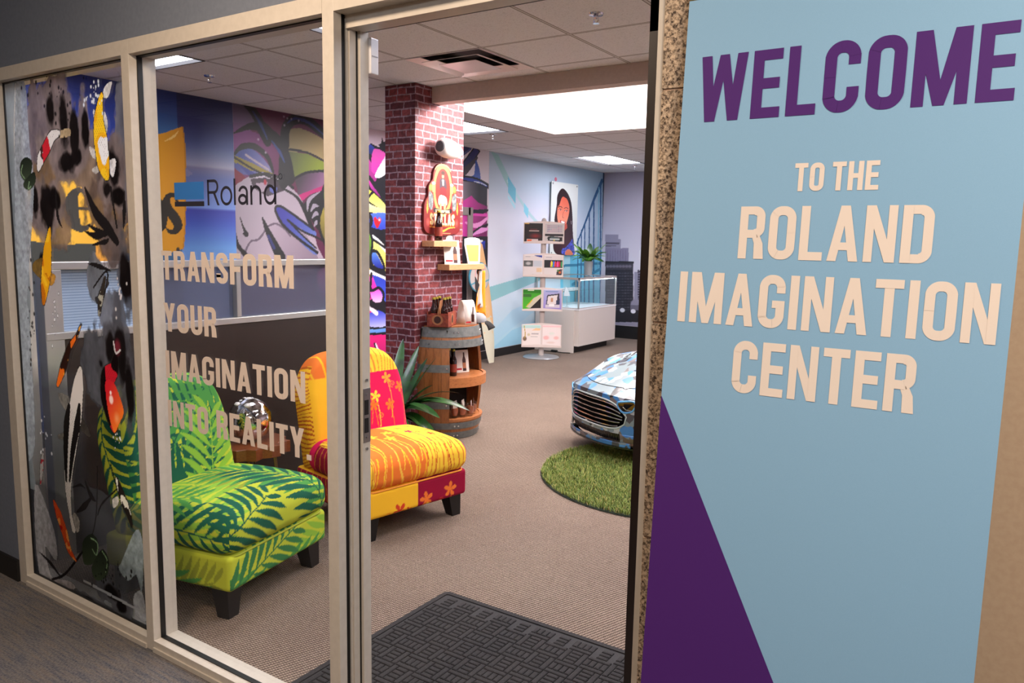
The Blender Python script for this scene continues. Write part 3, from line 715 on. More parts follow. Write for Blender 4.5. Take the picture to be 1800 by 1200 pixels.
# lily pads
for P_ in ([(37, 285), (47, 276), (57, 285), (54, 308), (44, 318), (36, 305)], [(44, 318), (60, 302), (63, 320), (52, 334), (42, 328)], [(147, 950), (160, 938), (172, 950), (168, 985), (150, 992), (145, 970)], [(163, 992), (180, 965), (192, 985), (188, 1012), (172, 1020), (163, 1008)]):
    kf.fill(P_, (34, 38, 30), (62, 72, 52), a=1.0, smooth=6)
for P_ in ([(160, 945), (172, 955), (170, 975), (163, 965)], [(180, 968), (189, 985), (186, 1005)], [(40, 290), (38, 304), (44, 314)], [(52, 320), (50, 332), (55, 328)]): kf.stroke(P_, .006, (122, 148, 108))
# bamboo and reeds
for P_, w_ in (([(150, 330), (168, 372), (188, 398), (206, 425)], [.01, .045, .05, .03]), ([(155, 395), (180, 410), (190, 412)], [.004, .03, .004]), ([(150, 407), (170, 415), (188, 412)], [.004, .03, .004]), ([(163, 430), (185, 425), (192, 420)], [.004, .022, .004]),
               ([(195, 330), (206, 400)], [.014, .01]), ([(219, 335), (219, 370), (218, 402)], [.004, .024, .004]), ([(155, 463), (175, 468), (195, 476)], [.004, .022, .004]), ([(98, 330), (102, 380), (110, 400)], [.004, .02, .004]), ([(165, 505), (185, 478), (190, 490), (178, 540)], .008),
               ([(172, 820), (170, 900), (163, 940)], .007), ([(150, 845), (160, 870), (168, 880)], [.01, .03, .01]), ([(135, 900), (148, 890), (160, 875)], [.006, .03, .01]), ([(128, 856), (142, 852), (150, 858)], [.004, .014, .004]), ([(205, 860), (180, 885), (172, 905)], [.006, .01, .004]), ([(92, 1018), (115, 1008), (145, 970)], .012), ([(70, 970), (90, 990), (106, 1012)], [.004, .02, .008]), ([(195, 815), (204, 850)], .006)):
    kf.stroke(P_, w_, (34, 30, 29))
def koi(body, cols, w_, tail=None, fins=()):
    P_ = kf.uvs(body); P_ = np.array(catmull(P_, 8)); n = len(P_); m = kf.seg(P_, np.interp(np.linspace(0, 1, n), np.linspace(0, 1, len(w_)), w_))
    for f_, c_ in fins: kf.fill(f_, c_, a=.95, smooth=4, tex=.6)
    if tail: kf.fill(tail[0], tail[1], a=.95, smooth=3, tex=.5)
    kf.put(kf.seg(P_, np.interp(np.linspace(0, 1, n), np.linspace(0, 1, len(w_)), w_) + .009), (40, 36, 32), .8); kf.put(m, cols[0], 1.0)
    for c_, th, sc, sd in cols[1]: kf.put(m * (fbm(U * sc, V * sc * .8, sd, 3) > th), c_, 1.0)
    sca = (np.sin(U * 420) * np.sin(V * 380) > .75) * m * (fbm(U * 9, V * 9, 2, 2) > .5); kf.put(sca, (60, 40, 20), .35)
koi([(179, 168), (176, 185), (174, 215), (178, 250), (182, 285), (188, 310)], ((236, 234, 228), [((242, 178, 32), .47, 11, 31), ((248, 200, 40), .62, 11, 31)]), [.02, .035, .065, .09, .08, .03], ([(180, 168), (186, 150), (197, 143), (195, 158), (190, 172), (182, 172)], (220, 214, 204)), [([(170, 222), (164, 200), (166, 192), (172, 215)], (214, 210, 204)), ([(184, 195), (190, 215), (188, 235), (183, 220)], (208, 204, 198)), ([(172, 268), (158, 258), (162, 275), (172, 280)], (216, 212, 206)), ([(182, 290), (170, 305), (162, 298), (174, 290)], (190, 186, 180)), ([(190, 285), (204, 280), (200, 310), (192, 300)], (220, 216, 210))])
koi([(104, 234), (92, 240), (83, 258), (72, 280), (68, 298)], ((226, 218, 208), [((198, 38, 48), .53, 16, 41), ((70, 40, 36), .68, 22, 43)]), [.02, .045, .055, .05, .015], ([(102, 232), (122, 226), (124, 238), (106, 242)], (186, 160, 120)))
koi([(88, 402), (84, 440), (82, 475), (79, 505), (77, 532)], ((240, 170, 26), [((250, 196, 40), .5, 14, 51), ((206, 116, 20), .68, 18, 53)]), [.012, .06, .075, .06, .02], None, [([(80, 455), (62, 458), (58, 475), (76, 490)], (120, 92, 40)), ([(86, 480), (98, 484), (94, 500), (84, 500)], (200, 140, 40))])
koi([(185, 488), (182, 505), (177, 525), (175, 552)], ((56, 48, 40), [((176, 170, 150), .56, 30, 61)]), [.01, .02, .034, .014], None, [([(179, 520), (168, 522), (170, 534), (178, 532)], (40, 34, 30)), ([(189, 485), (192, 500), (186, 506)], (50, 44, 40))])
koi([(143, 570), (135, 590), (122, 612), (112, 645), (102, 676)], ((236, 110, 30), [((44, 26, 20), .52, 20, 71), ((246, 170, 60), .63, 20, 73)]), [.006, .014, .026, .044, .018])
koi([(142, 648), (138, 680), (132, 730), (124, 790), (120, 850), (124, 900), (130, 930)], ((214, 204, 192), []), [.02, .075, .10, .085, .05, .02, .03], None, [([(122, 698), (104, 690), (104, 700), (112, 716), (120, 722)], (120, 114, 104)), ([(146, 735), (160, 762), (156, 768), (142, 752)], (60, 54, 48)), ([(118, 760), (102, 764), (106, 772), (118, 770)], (120, 112, 100)), ([(130, 900), (140, 915), (138, 935), (128, 925)], (150, 142, 132))])
for sgn in (-1, 1):
    kf.stroke([(131 + sgn * 9, 712), (127 + sgn * 9.5, 745), (122 + sgn * 6, 795), (120 + sgn * 3, 845)], [.02, .045, .035, .012], (30, 26, 24))
koi([(205, 622), (200, 650), (190, 665), (192, 700), (198, 730), (202, 757)], ((196, 30, 44), [((20, 12, 12), .50, 5, 81)]), [.02, .06, .09, .11, .09, .02])
kf.fill([(186, 670), (200, 672), (212, 700), (218, 725), (210, 745), (202, 760), (194, 738), (188, 705)], (206, 34, 42), (246, 120, 40), ((188, 690), (214, 730)), a=1, smooth=4); kf.blob((196, 702), .018, .022, (255, 214, 200), 1, .4); kf.blob((195, 690), .009, .01, (255, 230, 220), 1, .4); kf.blob((206, 735), .025, .03, (255, 170, 110), .8, .9)
kf.blob((207, 610), .028, .04, (120, 40, 50), .9, .5); kf.stroke([(200, 600), (204, 620), (212, 615)], .008, (208, 196, 190))
koi([(95, 880), (104, 905), (114, 935), (122, 965), (134, 985)], ((214, 78, 34), [((178, 28, 26), .52, 16, 91), ((240, 150, 70), .66, 26, 93)]), [.012, .05, .05, .036, .008])
koi([(206, 843), (212, 862), (220, 885), (228, 908), (232, 925)], ((36, 30, 26), [((226, 216, 196), .56, 26, 95)]), [.018, .036, .045, .032, .01], None, [([(208, 872), (198, 878), (200, 892), (208, 886)], (206, 196, 180))])
koi([(76, 797), (74, 820), (72, 850)], ((176, 168, 160), [((170, 40, 50), .6, 40, 97)]), [.012, .03, .01])
rs = np.random.RandomState(4)
for (cx, cy, n, sx_, sy_, c_) in ((165, 170, 26, 22, 22, (226, 230, 232)), (100, 180, 30, 60, 60, (30, 26, 26)), (76, 770, 14, 14, 50, (222, 220, 216)), (98, 560, 12, 8, 45, (226, 224, 220)), (210, 520, 12, 10, 40, (220, 212, 204)), (205, 770, 10, 14, 30, (226, 226, 220)), (190, 1010, 30, 30, 40, (26, 24, 24)), (56, 560, 24, 8, 90, (44, 38, 36))):
    for i in range(n):
        q = (cx + rs.normal() * sx_ * .5, cy + rs.normal() * sy_ * .5); r = rs.uniform(.003, .009)
        kf.blob(q, r, r * 1.25, c_, .95, .4)
m_film = bpy.data.materials.new('koi_print_film'); m_film.use_nodes = True; nt = m_film.node_tree; nt.nodes.clear()
o_ = nt.nodes.new('ShaderNodeOutputMaterial'); at_ = nt.nodes.new('ShaderNodeAttribute'); at_.attribute_name = 'Col'
tr = nt.nodes.new('ShaderNodeBsdfTransparent'); di = nt.nodes.new('ShaderNodeBsdfDiffuse'); tl = nt.nodes.new('ShaderNodeBsdfTranslucent'); mx = nt.nodes.new('ShaderNodeMixShader'); my = nt.nodes.new('ShaderNodeMixShader')
my.inputs[0].default_value = .6; nt.links.new(at_.outputs['Color'], di.inputs[0]); nt.links.new(at_.outputs['Color'], tl.inputs[0]); nt.links.new(di.outputs[0], my.inputs[1]); nt.links.new(tl.outputs[0], my.inputs[2])
nt.links.new(at_.outputs['Alpha'], mx.inputs[0]); nt.links.new(tr.outputs[0], mx.inputs[1]); nt.links.new(my.outputs[0], mx.inputs[2]); nt.links.new(mx.outputs[0], o_.inputs[0])
kf.build('koi_film', m_film, w1s)

# ================================================================ WALL PRINTS
# --- sky print with the big yellow sign, left part of the left wall
XP = XW + .0015
def mural(y0, y1, z0, z1, res, base):
    c = Canvas((XP, y0, z0), (0, 1, 0), (0, 0, 1), y1 - y0, z1 - z0, res, base=base, ax=0, val=XP); return c
c = mural(0.20, 2.865, .115, ZC - .004, .0075, (70, 100, 170))
def band(c, pts, ca, cb, g): c.fill(pts, ca, cb, g)
Z = c.V + .115; Yw = c.U + .20
def vgrad(c, sel, stops):
    z = (c.V + c.o[2]); zs = [s[0] for s in stops]
    for k_ in range(3):
        ch = np.interp(z, zs, [s[1][k_] for s in stops]); c.C[..., k_] = np.where(sel, ch, c.C[..., k_])
vgrad(c, Z > -1, [(.1, (130, 150, 190)), (.9, (140, 160, 200)), (1.46, (100, 150, 215)), (1.68, (58, 82, 178)), (1.78, (50, 60, 158)), (1.80, (112, 140, 205)), (2.05, (92, 106, 158)), (2.13, (120, 116, 148)), (2.15, (150, 150, 170)), (2.17, (142, 144, 170)), (2.32, (70, 84, 132)), (2.48, (30, 40, 96)), (2.72, (22, 28, 78))])
c.put((np.exp(-((Yw - 2.35) / .18) ** 2 - ((Z - 2.08) / .05) ** 2) * fbm(Yw * 9, Z * 14, 3, 4) > .32).astype(float), (150, 140, 160), .5)
vgrad(c, Yw < 2.33, [(.1, (40, 70, 110)), (1.5, (60, 110, 150)), (2.4, (56, 104, 156)), (2.55, (34, 68, 132)), (2.72, (18, 40, 110))])
vgrad(c, Yw < 1.82, [(.1, (40, 60, 110)), (1.5, (50, 52, 46)), (2.05, (52, 54, 48)), (2.06, (40, 78, 178)), (2.3, (34, 62, 152)), (2.72, (26, 44, 124))])
# yellow panel, its rim, dark base and letters
yp = [(30, 292), (70, 300), (164, 258), (212, 250), (262, 240), (290, 233), (321, 222), (325, 262), (326, 330), (325, 400), (322, 437), (300, 444), (215, 446), (60, 424), (30, 420)]
c.fill(yp, (226, 152, 28), (250, 186, 40), ((325, 330), (120, 330)))
c.fill([(30, 430), (215, 428), (215, 466), (30, 470)], (48, 50, 44)); c.fill([(168, 428), (196, 428), (195, 464), (168, 464)], (232, 156, 34))
c.stroke([(321, 224), (325, 262), (326, 330), (325, 400), (322, 437)], .012, (196, 128, 24)); c.stroke([(290, 248), (305, 240), (313, 231)], [.006, .02, .006], (255, 210, 120)); c.blob((313, 438), .018, .018, (60, 50, 44), 1, .3)
blk = (46, 42, 34)
# letter s (right), o beside it, e in the koi pane
c.stroke([(313, 360), (308, 345), (299, 343), (293, 352), (295, 366), (308, 384), (313, 396), (308, 406), (298, 407), (292, 400)], [.01, .035, .04, .06, .085, .09, .08, .05, .03, .01], blk, 8)
c.stroke([(262, 352), (278, 352), (286, 375), (284, 395), (272, 408), (258, 400), (252, 378), (262, 352)], [.03, .05, .085, .08, .04, .08, .09, .03], blk, 8)
c.stroke([(125, 366), (160, 367)], .026, blk, 0); c.stroke([(160, 366), (155, 345), (142, 334), (131, 340), (125, 360), (127, 385), (138, 400), (150, 401), (158, 394)], [.05, .05, .03, .06, .11, .11, .06, .04, .015], blk, 8)
c.stroke([(88, 345), (78, 332), (66, 350), (64, 380), (76, 402), (92, 395)], [.04, .04, .09, .10, .05, .02], blk, 8); c.stroke([(190, 330), (190, 415)], .06, blk, 0); c.stroke([(190, 345), (205, 334), (218, 350), (216, 385), (202, 400), (190, 392)], [.02, .04, .09, .09, .04, .02], blk, 8)
c.build('sky_and_yellow_sign_print', PRINT); o = bpy.context.scene.objects['sky_and_yellow_sign_print']; o.name = 'wall_mural'
tag(o, 'blue sky wall mural showing a yellow sign with black serif letters, behind the glass', 'mural')

# --- graffiti print
c = mural(2.866, 6.765, .115, ZC - .004, .008, (216, 206, 212))
Yw = c.U + 2.866; Z = c.V + .115
K = (16, 14, 22)
sel = Yw < 4.05; c.C[sel] = (112, 24, 76)
# part seen through the second pane
c.fill([(405, 178), (440, 188), (452, 220), (435, 232), (405, 236)], (120, 110, 130), (150, 100, 160), ((430, 188), (420, 232)))
c.fill([(405, 238), (440, 230), (475, 250), (498, 285), (505, 325), (405, 340)], (150, 70, 150), (110, 30, 80), ((415, 245), (490, 320)), 5)
c.fill([(408, 275), (425, 262), (450, 266), (478, 300), (465, 312), (410, 300)], (70, 90, 170), (150, 150, 200), ((425, 265), (470, 300)), 5)
c.fill([(405, 270), (440, 285), (480, 305), (440, 300), (405, 282)], (170, 160, 50)); c.stroke([(432, 272), (450, 284), (472, 298)], .02, (205, 195, 200))
c.fill([(405, 290), (425, 305), (440, 320), (410, 345)], (150, 24, 60)); c.fill([(415, 285), (450, 305), (440, 312)], (60, 70, 160))
c.fill([(503, 235), (520, 225), (545, 232), (572, 250), (572, 282), (540, 268), (503, 265)], (150, 140, 90), (220, 200, 120), ((505, 232), (560, 275)), 4)
c.fill([(503, 265), (540, 270), (572, 286), (572, 302), (540, 302), (518, 312), (508, 300)], (96, 110, 60), (176, 206, 40), ((508, 270), (560, 298)))
c.fill([(520, 310), (545, 302), (575, 300), (575, 330), (530, 345), (522, 330)], (70, 56, 70), (180, 130, 170), ((530, 305), (560, 330)), 4)
c.fill([(524, 344), (545, 335), (570, 326), (570, 334), (545, 342), (532, 352)], (232, 40, 140), smooth=4)
c.fill([(532, 360), (550, 340), (575, 332), (575, 420), (555, 400)], K)
for q in ([(540, 375), (543, 352), (562, 337)], [(546, 372), (552, 362), (560, 362)], [(548, 384), (555, 375), (560, 378)], [(552, 398), (556, 391), (560, 394)]): c.stroke(q, [.008, .045, .008], (200, 196, 204))
# pale character head
head = [(411, 335), (425, 318), (440, 310), (465, 307), (490, 312), (515, 332), (532, 355), (545, 390), (557, 430), (562, 470), (420, 470), (413, 430), (411, 400)]
c.fill(head, (206, 200, 206), (226, 214, 220), ((450, 320), (500, 450)), 6); c.fill([(475, 400), (500, 390), (530, 400), (562, 470), (500, 470)], (214, 202, 210), (176, 160, 172), ((480, 400), (550, 460)), 5)
c.stroke([(470, 398), (485, 393), (500, 402), (510, 414)], .02, (126, 112, 128)); c.stroke([(430, 445), (440, 425), (455, 420), (468, 402)], .02, (130, 118, 132))
c.fill([(440, 310), (462, 306), (485, 314), (470, 318)], (236, 232, 236)); c.fill([(440, 314), (465, 312), (490, 318), (500, 335), (470, 345), (445, 330)], (60, 40, 60)); c.fill([(450, 322), (470, 320), (468, 336), (456, 338)], (206, 190, 200)); c.blob((466, 320), .02, .03, (200, 30, 60), 1, .3)
c.fill([(474, 325), (488, 330), (484, 342), (474, 336)], (90, 110, 200)); c.stroke([(495, 330), (520, 345), (535, 368), (550, 405)], [.02, .03, .05, .05], K)
c.fill([(485, 365), (495, 364), (550, 402), (553, 416), (520, 398), (556, 440), (550, 446), (510, 408), (490, 384)], (56, 56, 180), (120, 150, 230), ((490, 370), (550, 420)), 3)
for q, w_ in (([(484, 370), (486, 363), (500, 366), (551, 403)], .026), ([(484, 370), (495, 392), (520, 416), (558, 444)], .03), ([(505, 386), (530, 405), (554, 416), (570, 424)], .022), ([(505, 386), (530, 412), (556, 436)], .018),
              ([(461, 382), (468, 400), (482, 430), (494, 452)], [.012, .05, .09, .11]), ([(422, 382), (428, 400), (433, 412), (427, 410)], [.006, .02, .05, .01]), ([(476, 416), (486, 434), (498, 448)], .02), ([(411, 400), (418, 430), (432, 448)], [.02, .04, .05])): c.stroke(q, w_, K)
c.stroke([(472, 415), (482, 436)], .03, (50, 56, 130))
for q, w_ in (([(428, 183), (448, 200), (462, 230), (470, 250)], [.02, .09, .11, .08]), ([(411, 234), (440, 222), (465, 225), (478, 240)], [.01, .06, .10, .08]), ([(460, 228), (485, 245), (503, 275), (512, 315)], [.10, .12, .10, .09]), ([(411, 272), (425, 258), (448, 258), (470, 276), (480, 302)], [.02, .05, .06, .05, .03]),
              ([(498, 320), (500, 255), (503, 225), (517, 210), (540, 212), (572, 238)], [.12, .11, .10, .10, .10, .09]), ([(503, 262), (540, 268), (572, 284)], .02), ([(515, 315), (540, 303), (574, 300)], .025), ([(411, 276), (450, 300), (490, 318)], .02), ([(440, 310), (465, 306), (490, 312), (515, 330)], .03)): c.stroke(q, w_, K)
for q in ([(444, 195), (458, 218), (470, 245)], [(478, 248), (492, 268), (500, 285)], [(505, 216), (520, 208), (545, 217), (570, 238)]): c.stroke(q, [.01, .034, .01], (48, 70, 140))
for q in ((505, 208), (512, 209), (525, 212), (500, 220), (499, 205), (454, 245), (467, 268)): c.blob(q, .014, .014, (222, 212, 220), .9, .5)
# part seen between the door post and the column (pixels 640-678)
Q = lambda u, v: (630 + u / 2.79, 230 + v / 2.79)
def q_(L_): return [Q(*p) for p in L_]
b0 = 4.05; sel = (Yw >= b0) & (Yw < 6.0); c.C[sel] = K
c.fill(q_([(0, 1005), (200, 995), (200, 1240), (0, 1240)]), (226, 20, 120), (150, 20, 96), (Q(60, 1000), Q(60, 1200)))
c.fill(q_([(0, -60), (300, -60), (300, 40), (130, 60), (100, 80), (60, 60), (20, 130), (0, 140)]), (216, 196, 204))
for P_, a_, b_, g_ in (([(20, 95), (60, 65), (95, 100), (70, 120)], (40, 70, 190), (20, 30, 90), None), ([(10, 110), (60, 150), (90, 230), (60, 250), (10, 160)], (226, 70, 180), (150, 30, 120), None), ([(75, 90), (134, 110), (134, 130), (105, 205), (65, 195)], (240, 90, 190), (232, 50, 170), None),
                    ([(110, 160), (140, 120), (140, 200), (105, 230), (80, 220)], (226, 220, 226), (250, 250, 250), None), ([(10, 225), (50, 255), (10, 275)], (236, 226, 90), (226, 216, 60), None), ([(40, 225), (90, 280), (110, 330), (60, 280)], (232, 60, 180), (120, 30, 110), None),
                    ([(10, 290), (45, 300), (30, 335), (10, 330)], (240, 236, 240), (200, 180, 210), None), ([(55, 290), (135, 365), (135, 395), (60, 350), (40, 320)], (230, 220, 70), (242, 238, 150), None), ([(30, 350), (80, 370), (134, 390), (134, 420), (70, 400), (20, 390)], (250, 246, 190), (236, 226, 120), None),
                    ([(25, 400), (60, 405), (134, 405), (134, 485), (95, 480), (60, 475), (30, 480)], (80, 120, 226), (44, 60, 180), None), ([(20, 420), (50, 440), (50, 500), (20, 520)], (60, 90, 210), (30, 40, 130), None), ([(20, 370), (45, 380), (40, 440), (20, 430)], (230, 50, 160), (200, 40, 140), None),
                    ([(45, 520), (135, 590), (135, 690), (60, 660), (45, 600)], (238, 232, 140), (226, 214, 80), None), ([(20, 640), (50, 650), (60, 700), (30, 750), (15, 740)], (226, 196, 60), (150, 120, 30), None), ([(62, 600), (85, 598), (110, 640), (122, 676), (85, 665), (65, 640)], (90, 140, 226), (20, 30, 140), None),
                    ([(40, 745), (70, 700), (90, 760), (60, 830), (40, 790)], (240, 60, 190), (210, 30, 150), None), ([(65, 700), (140, 730), (140, 850), (95, 780)], (40, 60, 180), (60, 90, 220), None), ([(60, 790), (95, 770), (118, 810), (110, 838), (75, 836)], (240, 70, 200), (250, 200, 240), None),
                    ([(35, 850), (70, 870), (60, 900), (35, 890)], (220, 20, 120), (226, 30, 130), None), ([(40, 905), (90, 880), (134, 900), (134, 955), (60, 960), (40, 935)], (50, 60, 200), (190, 190, 250), None), ([(40, 975), (140, 968), (140, 985), (40, 992)], (110, 160, 226), (90, 140, 220), None),
                    ([(20, 560), (50, 540), (52, 600), (20, 610)], (60, 130, 220), (40, 80, 180), None)):
    c.fill(q_(P_), a_, b_, g_, 4 if len(P_) > 4 else 0)
for q, w_, cc in (([(60, 515), (100, 545), (140, 590)], .05, (244, 244, 244)), ([(48, 690), (90, 700), (140, 722)], .05, (236, 236, 236)), ([(40, 850), (60, 870), (90, 895)], .05, (240, 226, 236)), ([(55, 230), (90, 280), (135, 340)], .05, K), ([(40, 510), (135, 575)], .03, K), ([(50, 600), (56, 660), (140, 705)], .06, K), ([(30, 760), (60, 850), (135, 868)], .05, K), ([(70, 300), (30, 350)], .03, K),
                  ([(60, 590), (90, 592), (118, 640), (126, 680), (90, 676), (64, 650), (60, 590)], .035, K), ([(64, 700), (62, 780), (100, 770), (124, 800), (116, 845)], .035, K), ([(45, 400), (64, 440), (44, 490)], .05, K), ([(60, 476), (90, 488), (134, 490)], .03, K), ([(85, 1045), (100, 1085), (140, 1110)], [.02, .06, .02], (230, 220, 226)), ([(78, 1040), (95, 1090), (140, 1120)], .02, K)):
    c.stroke(q_(q), w_, cc)
c.fill(q_([(75, 430), (84, 422), (93, 432), (102, 424), (112, 436), (104, 458), (92, 478), (80, 455)]), (226, 24, 44), (190, 10, 30), None, 4); c.blob(Q(103, 436), .025, .02, (255, 220, 220), .9, .6); c.fill(q_([(15, 570), (38, 578), (22, 600)]), (220, 30, 40))
c.fill(q_([(115, 30), (124, 55), (135, 50), (128, 72), (140, 80), (120, 82), (112, 98), (110, 78), (96, 70), (112, 60)]), (30, 26, 30))
# part right of the column (pixels 812-857)
Q = lambda u, v: (720 + u / 5.714, 230 + v / 5.714)
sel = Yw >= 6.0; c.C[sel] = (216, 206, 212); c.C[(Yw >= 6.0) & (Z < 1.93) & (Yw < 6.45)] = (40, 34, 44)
c.fill(q_([(440, 130), (630, 150), (620, 190), (440, 330)]), (44, 48, 96), (26, 28, 66)); c.fill(q_([(440, 400), (520, 340), (650, 160), (705, 205), (640, 300), (440, 480)]), (40, 44, 104), (28, 30, 72)); c.stroke(q_([(520, 250), (600, 190), (630, 152)]), .02, (70, 80, 140))
c.stroke(q_([(520, 340), (655, 160), (705, 205), (650, 290), (520, 410)]), .02, K, 0); c.stroke(q_([(440, 480), (560, 400), (680, 270)]), [.05, .1, .03], (60, 56, 66))
c.fill(q_([(665, 290), (695, 360), (710, 440), (705, 510), (600, 470), (645, 440), (655, 380)]), (44, 72, 150), (70, 100, 180), None, 4)
c.fill(q_([(440, 480), (600, 480), (700, 510), (780, 560), (780, 880), (440, 880)]), (150, 140, 150), (36, 32, 40), (Q(520, 520), Q(700, 560)))
c.stroke(q_([(430, 470), (560, 475), (680, 500), (790, 556)]), .07, K); c.stroke(q_([(470, 475), (600, 488), (700, 515), (775, 555)]), [.01, .04, .035, .02], (40, 60, 150)); c.stroke(q_([(650, 508), (720, 525), (770, 550)]), .012, (210, 216, 230))
c.fill(q_([(440, 760), (540, 700), (620, 650), (690, 720), (780, 760), (780, 1070), (440, 1070)]), (210, 60, 160), (120, 24, 90), (Q(560, 700), Q(760, 800)))
for q, cc in (([(600, 800), (700, 815), (785, 795)], K), ([(560, 920), (680, 950), (785, 870)], (232, 150, 206)), ([(620, 1030), (700, 990), (785, 940)], K), ([(640, 1040), (720, 1000), (785, 985)], (226, 150, 210))): c.stroke(q_(q), [.02, .07, .03], cc)
c.fill(q_([(440, 820), (560, 780), (640, 830), (785, 830), (785, 860), (600, 850)]), (220, 70, 170))
c.fill(q_([(440, 1060), (785, 1060), (790, 2300), (440, 2300)]), K); c.stroke(q_([(640, 1105), (728, 1107)]), .035, (216, 216, 226), 0); c.fill(q_([(720, 1120), (760, 1100), (760, 1190), (710, 1180)]), (40, 60, 190), (20, 26, 90)); c.fill(q_([(640, 1150), (665, 1150), (660, 1180)]), (200, 110, 220))
for q, cc in (([(690, 1490), (780, 1590)], (70, 60, 190)), ([(700, 1560), (780, 1700)], (190, 206, 60)), ([(690, 1600), (770, 1800)], (206, 60, 160)), ([(720, 1640), (780, 1780)], (200, 200, 70))): c.stroke(q_(q), .05, cc, 0)
# stretch between the two traced parts: loops and blades in the same palette
rs = np.random.RandomState(21); uvm = c.ax; c.ax = None
for i in range(26):
    a, b_ = rs.uniform(1.02, 1.62), rs.uniform(.3, 2.5); cc = [(226, 40, 150), (70, 90, 210), (226, 214, 80), (200, 196, 206), (130, 40, 120), (120, 180, 50)][i % 6]; r_ = rs.uniform(.08, .2); an = rs.uniform(0, 6.3)
    P_ = [(a + r_ * math.cos(an + q) * (1 if q < 3 else .5), b_ + 1.5 * r_ * math.sin(an + q)) for q in (0, 1.1, 2.3, 3.4, 4.6, 5.5)]
    c.fill(P_, cc, tuple(int(v_ * .55) for v_ in cc), ((a, b_ + r_), (a, b_ - r_)), 4); c.stroke(P_ + [P_[0]], .035, K, 4)
c.ax = uvm
c.C[(Yw < 4.5)] *= np.array([.70, .66, .70])  # near stretch of the print darkened in colour, offsetting light spill on it
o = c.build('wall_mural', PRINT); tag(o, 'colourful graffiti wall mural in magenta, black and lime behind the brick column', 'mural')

# --- pale blue staircase print
c = mural(6.77, YB - .004, .115, ZC - .004, .008, (206, 206, 220)); Yw = c.U + 6.77; Z = c.V + .115
vgrad(c, Z > 0, [(.1, (172, 218, 236)), (.5, (196, 222, 236)), (1.1, (222, 226, 236)), (1.9, (220, 222, 234)), (2.3, (186, 202, 216)), (2.72, (168, 186, 202))])
k2 = np.clip((Yw - 8.6) / 1.4, 0, 1)[..., None]; c.C = c.C * (1 - .45 * k2) + np.array([120, 176, 206.]) * .45 * k2
c.put(np.clip(1 - np.hypot((Yw - 8.0) / .9, (Z - 1.7) / .7), 0, 1) * 1.0, (226, 226, 240), .8)
c.fill([(862, 264), (876, 272), (895, 312), (893, 330)], (140, 190, 186), a=.8); c.stroke([(893, 318), (912, 348), (930, 375), (945, 392)], .05, (176, 214, 216), 0, .8)
c.fill([(893, 310), (907, 332), (906, 358), (893, 338)], (96, 180, 204), (120, 200, 220)); c.fill([(921, 356), (929, 367), (928, 384), (921, 372)], (140, 214, 232))
c.fill([(893, 342), (906, 362), (905, 368), (893, 348)], (176, 226, 236))
c.fill([(857, 505), (925, 485), (950, 478), (950, 492), (857, 532)], (134, 190, 194), a=.9); c.fill([(857, 620), (900, 580), (950, 560), (950, 600), (880, 625)], (150, 206, 230), a=.7); c.fill([(850, 600), (900, 545), (955, 520), (955, 535), (870, 600)], (176, 216, 236), a=.7)
c.fill([(985, 448), (1064, 440), (1064, 610), (985, 610)], (110, 206, 236), (150, 216, 236)); c.fill([(990, 450), (1002, 450), (1002, 600), (990, 600)], (186, 232, 246)); c.stroke([(950, 470), (1062, 462)], .04, (60, 140, 176), 0)
for i, (px, pt) in enumerate(((1016, 420), (1022, 405), (1028, 392), (1036, 372), (1044, 350), (1056, 322))): c.stroke([(px, pt), (px - 1, 560)], .03 + .004 * i, (42, 96, 146), 0)
c.stroke([(1014, 428), (1030, 388), (1045, 348), (1058, 318)], [.03, .05, .07, .08], (36, 92, 140), 4); c.stroke([(1064, 296), (1062, 420), (1060, 600)], .16, (18, 52, 84), 0); c.stroke([(1053, 330), (1051, 470)], .03, (120, 190, 214), 0)
c.stroke([(1006, 500), (1060, 470)], .05, (70, 150, 190), 0)
o = c.build('wall_mural', PRINT); tag(o, 'pale blue staircase wall mural beside the portrait poster', 'mural')

# --- grey skyline print on the back wall
YP = YB - .0015
c = Canvas((XW + .002, YP, .215), (1, 0, 0), (0, 0, 1), 2.44, ZC - .22, .008, base=(170, 166, 184), ax=1, val=YP)
vgrad(c, c.V > -1, [(.2, (166, 162, 176)), (1.2, (216, 214, 226)), (1.7, (196, 194, 210)), (2.72, (158, 154, 172))])
def blk_(x0, y0, x1, y1, a_, b_=None): c.fill([(x0, y0), (x1, y0), (x1, y1), (x0, y1)], a_, b_ or a_)
blk_(1064, 412, 1087, 590, (146, 142, 164)); blk_(1064, 420, 1091, 590, (146, 142, 164)); blk_(1064, 436, 1105, 590, (136, 130, 156)); blk_(1064, 426, 1089, 429, (92, 88, 104)); blk_(1064, 431, 1083, 433, (104, 98, 116))
for i in range(8): c.stroke([(1068 + i * 4.5, 440), (1068 + i * 4.5, 460)], .012, (120, 114, 140), 0)
blk_(1064, 460, 1113, 590, (66, 62, 72)); blk_(1064, 474, 1112, 590, (44, 42, 52)); blk_(1064, 459, 1114, 463, (40, 38, 46))
rs = np.random.RandomState(2)
for j in range(14):
    for i in range(9):
        v_ = rs.randint(56, 84); c.stroke([(1068 + i * 5, 480 + j * 5), (1070.4 + i * 5, 480 + j * 5)], .02, (v_, v_ - 3, v_ + 8), 0)
for i in range(8): c.blob((1068 + i * 5.6, 468), .04, .03, (130, 124, 140), .8, .5)
blk_(1115, 478, 1122, 540, (150, 148, 170)); blk_(1121, 474, 1136, 530, (70, 66, 84)); [c.stroke([(1121, 480 + j * 4.4), (1136, 480 + j * 4.4)], .014, (140, 136, 156), 0) for j in range(11)]
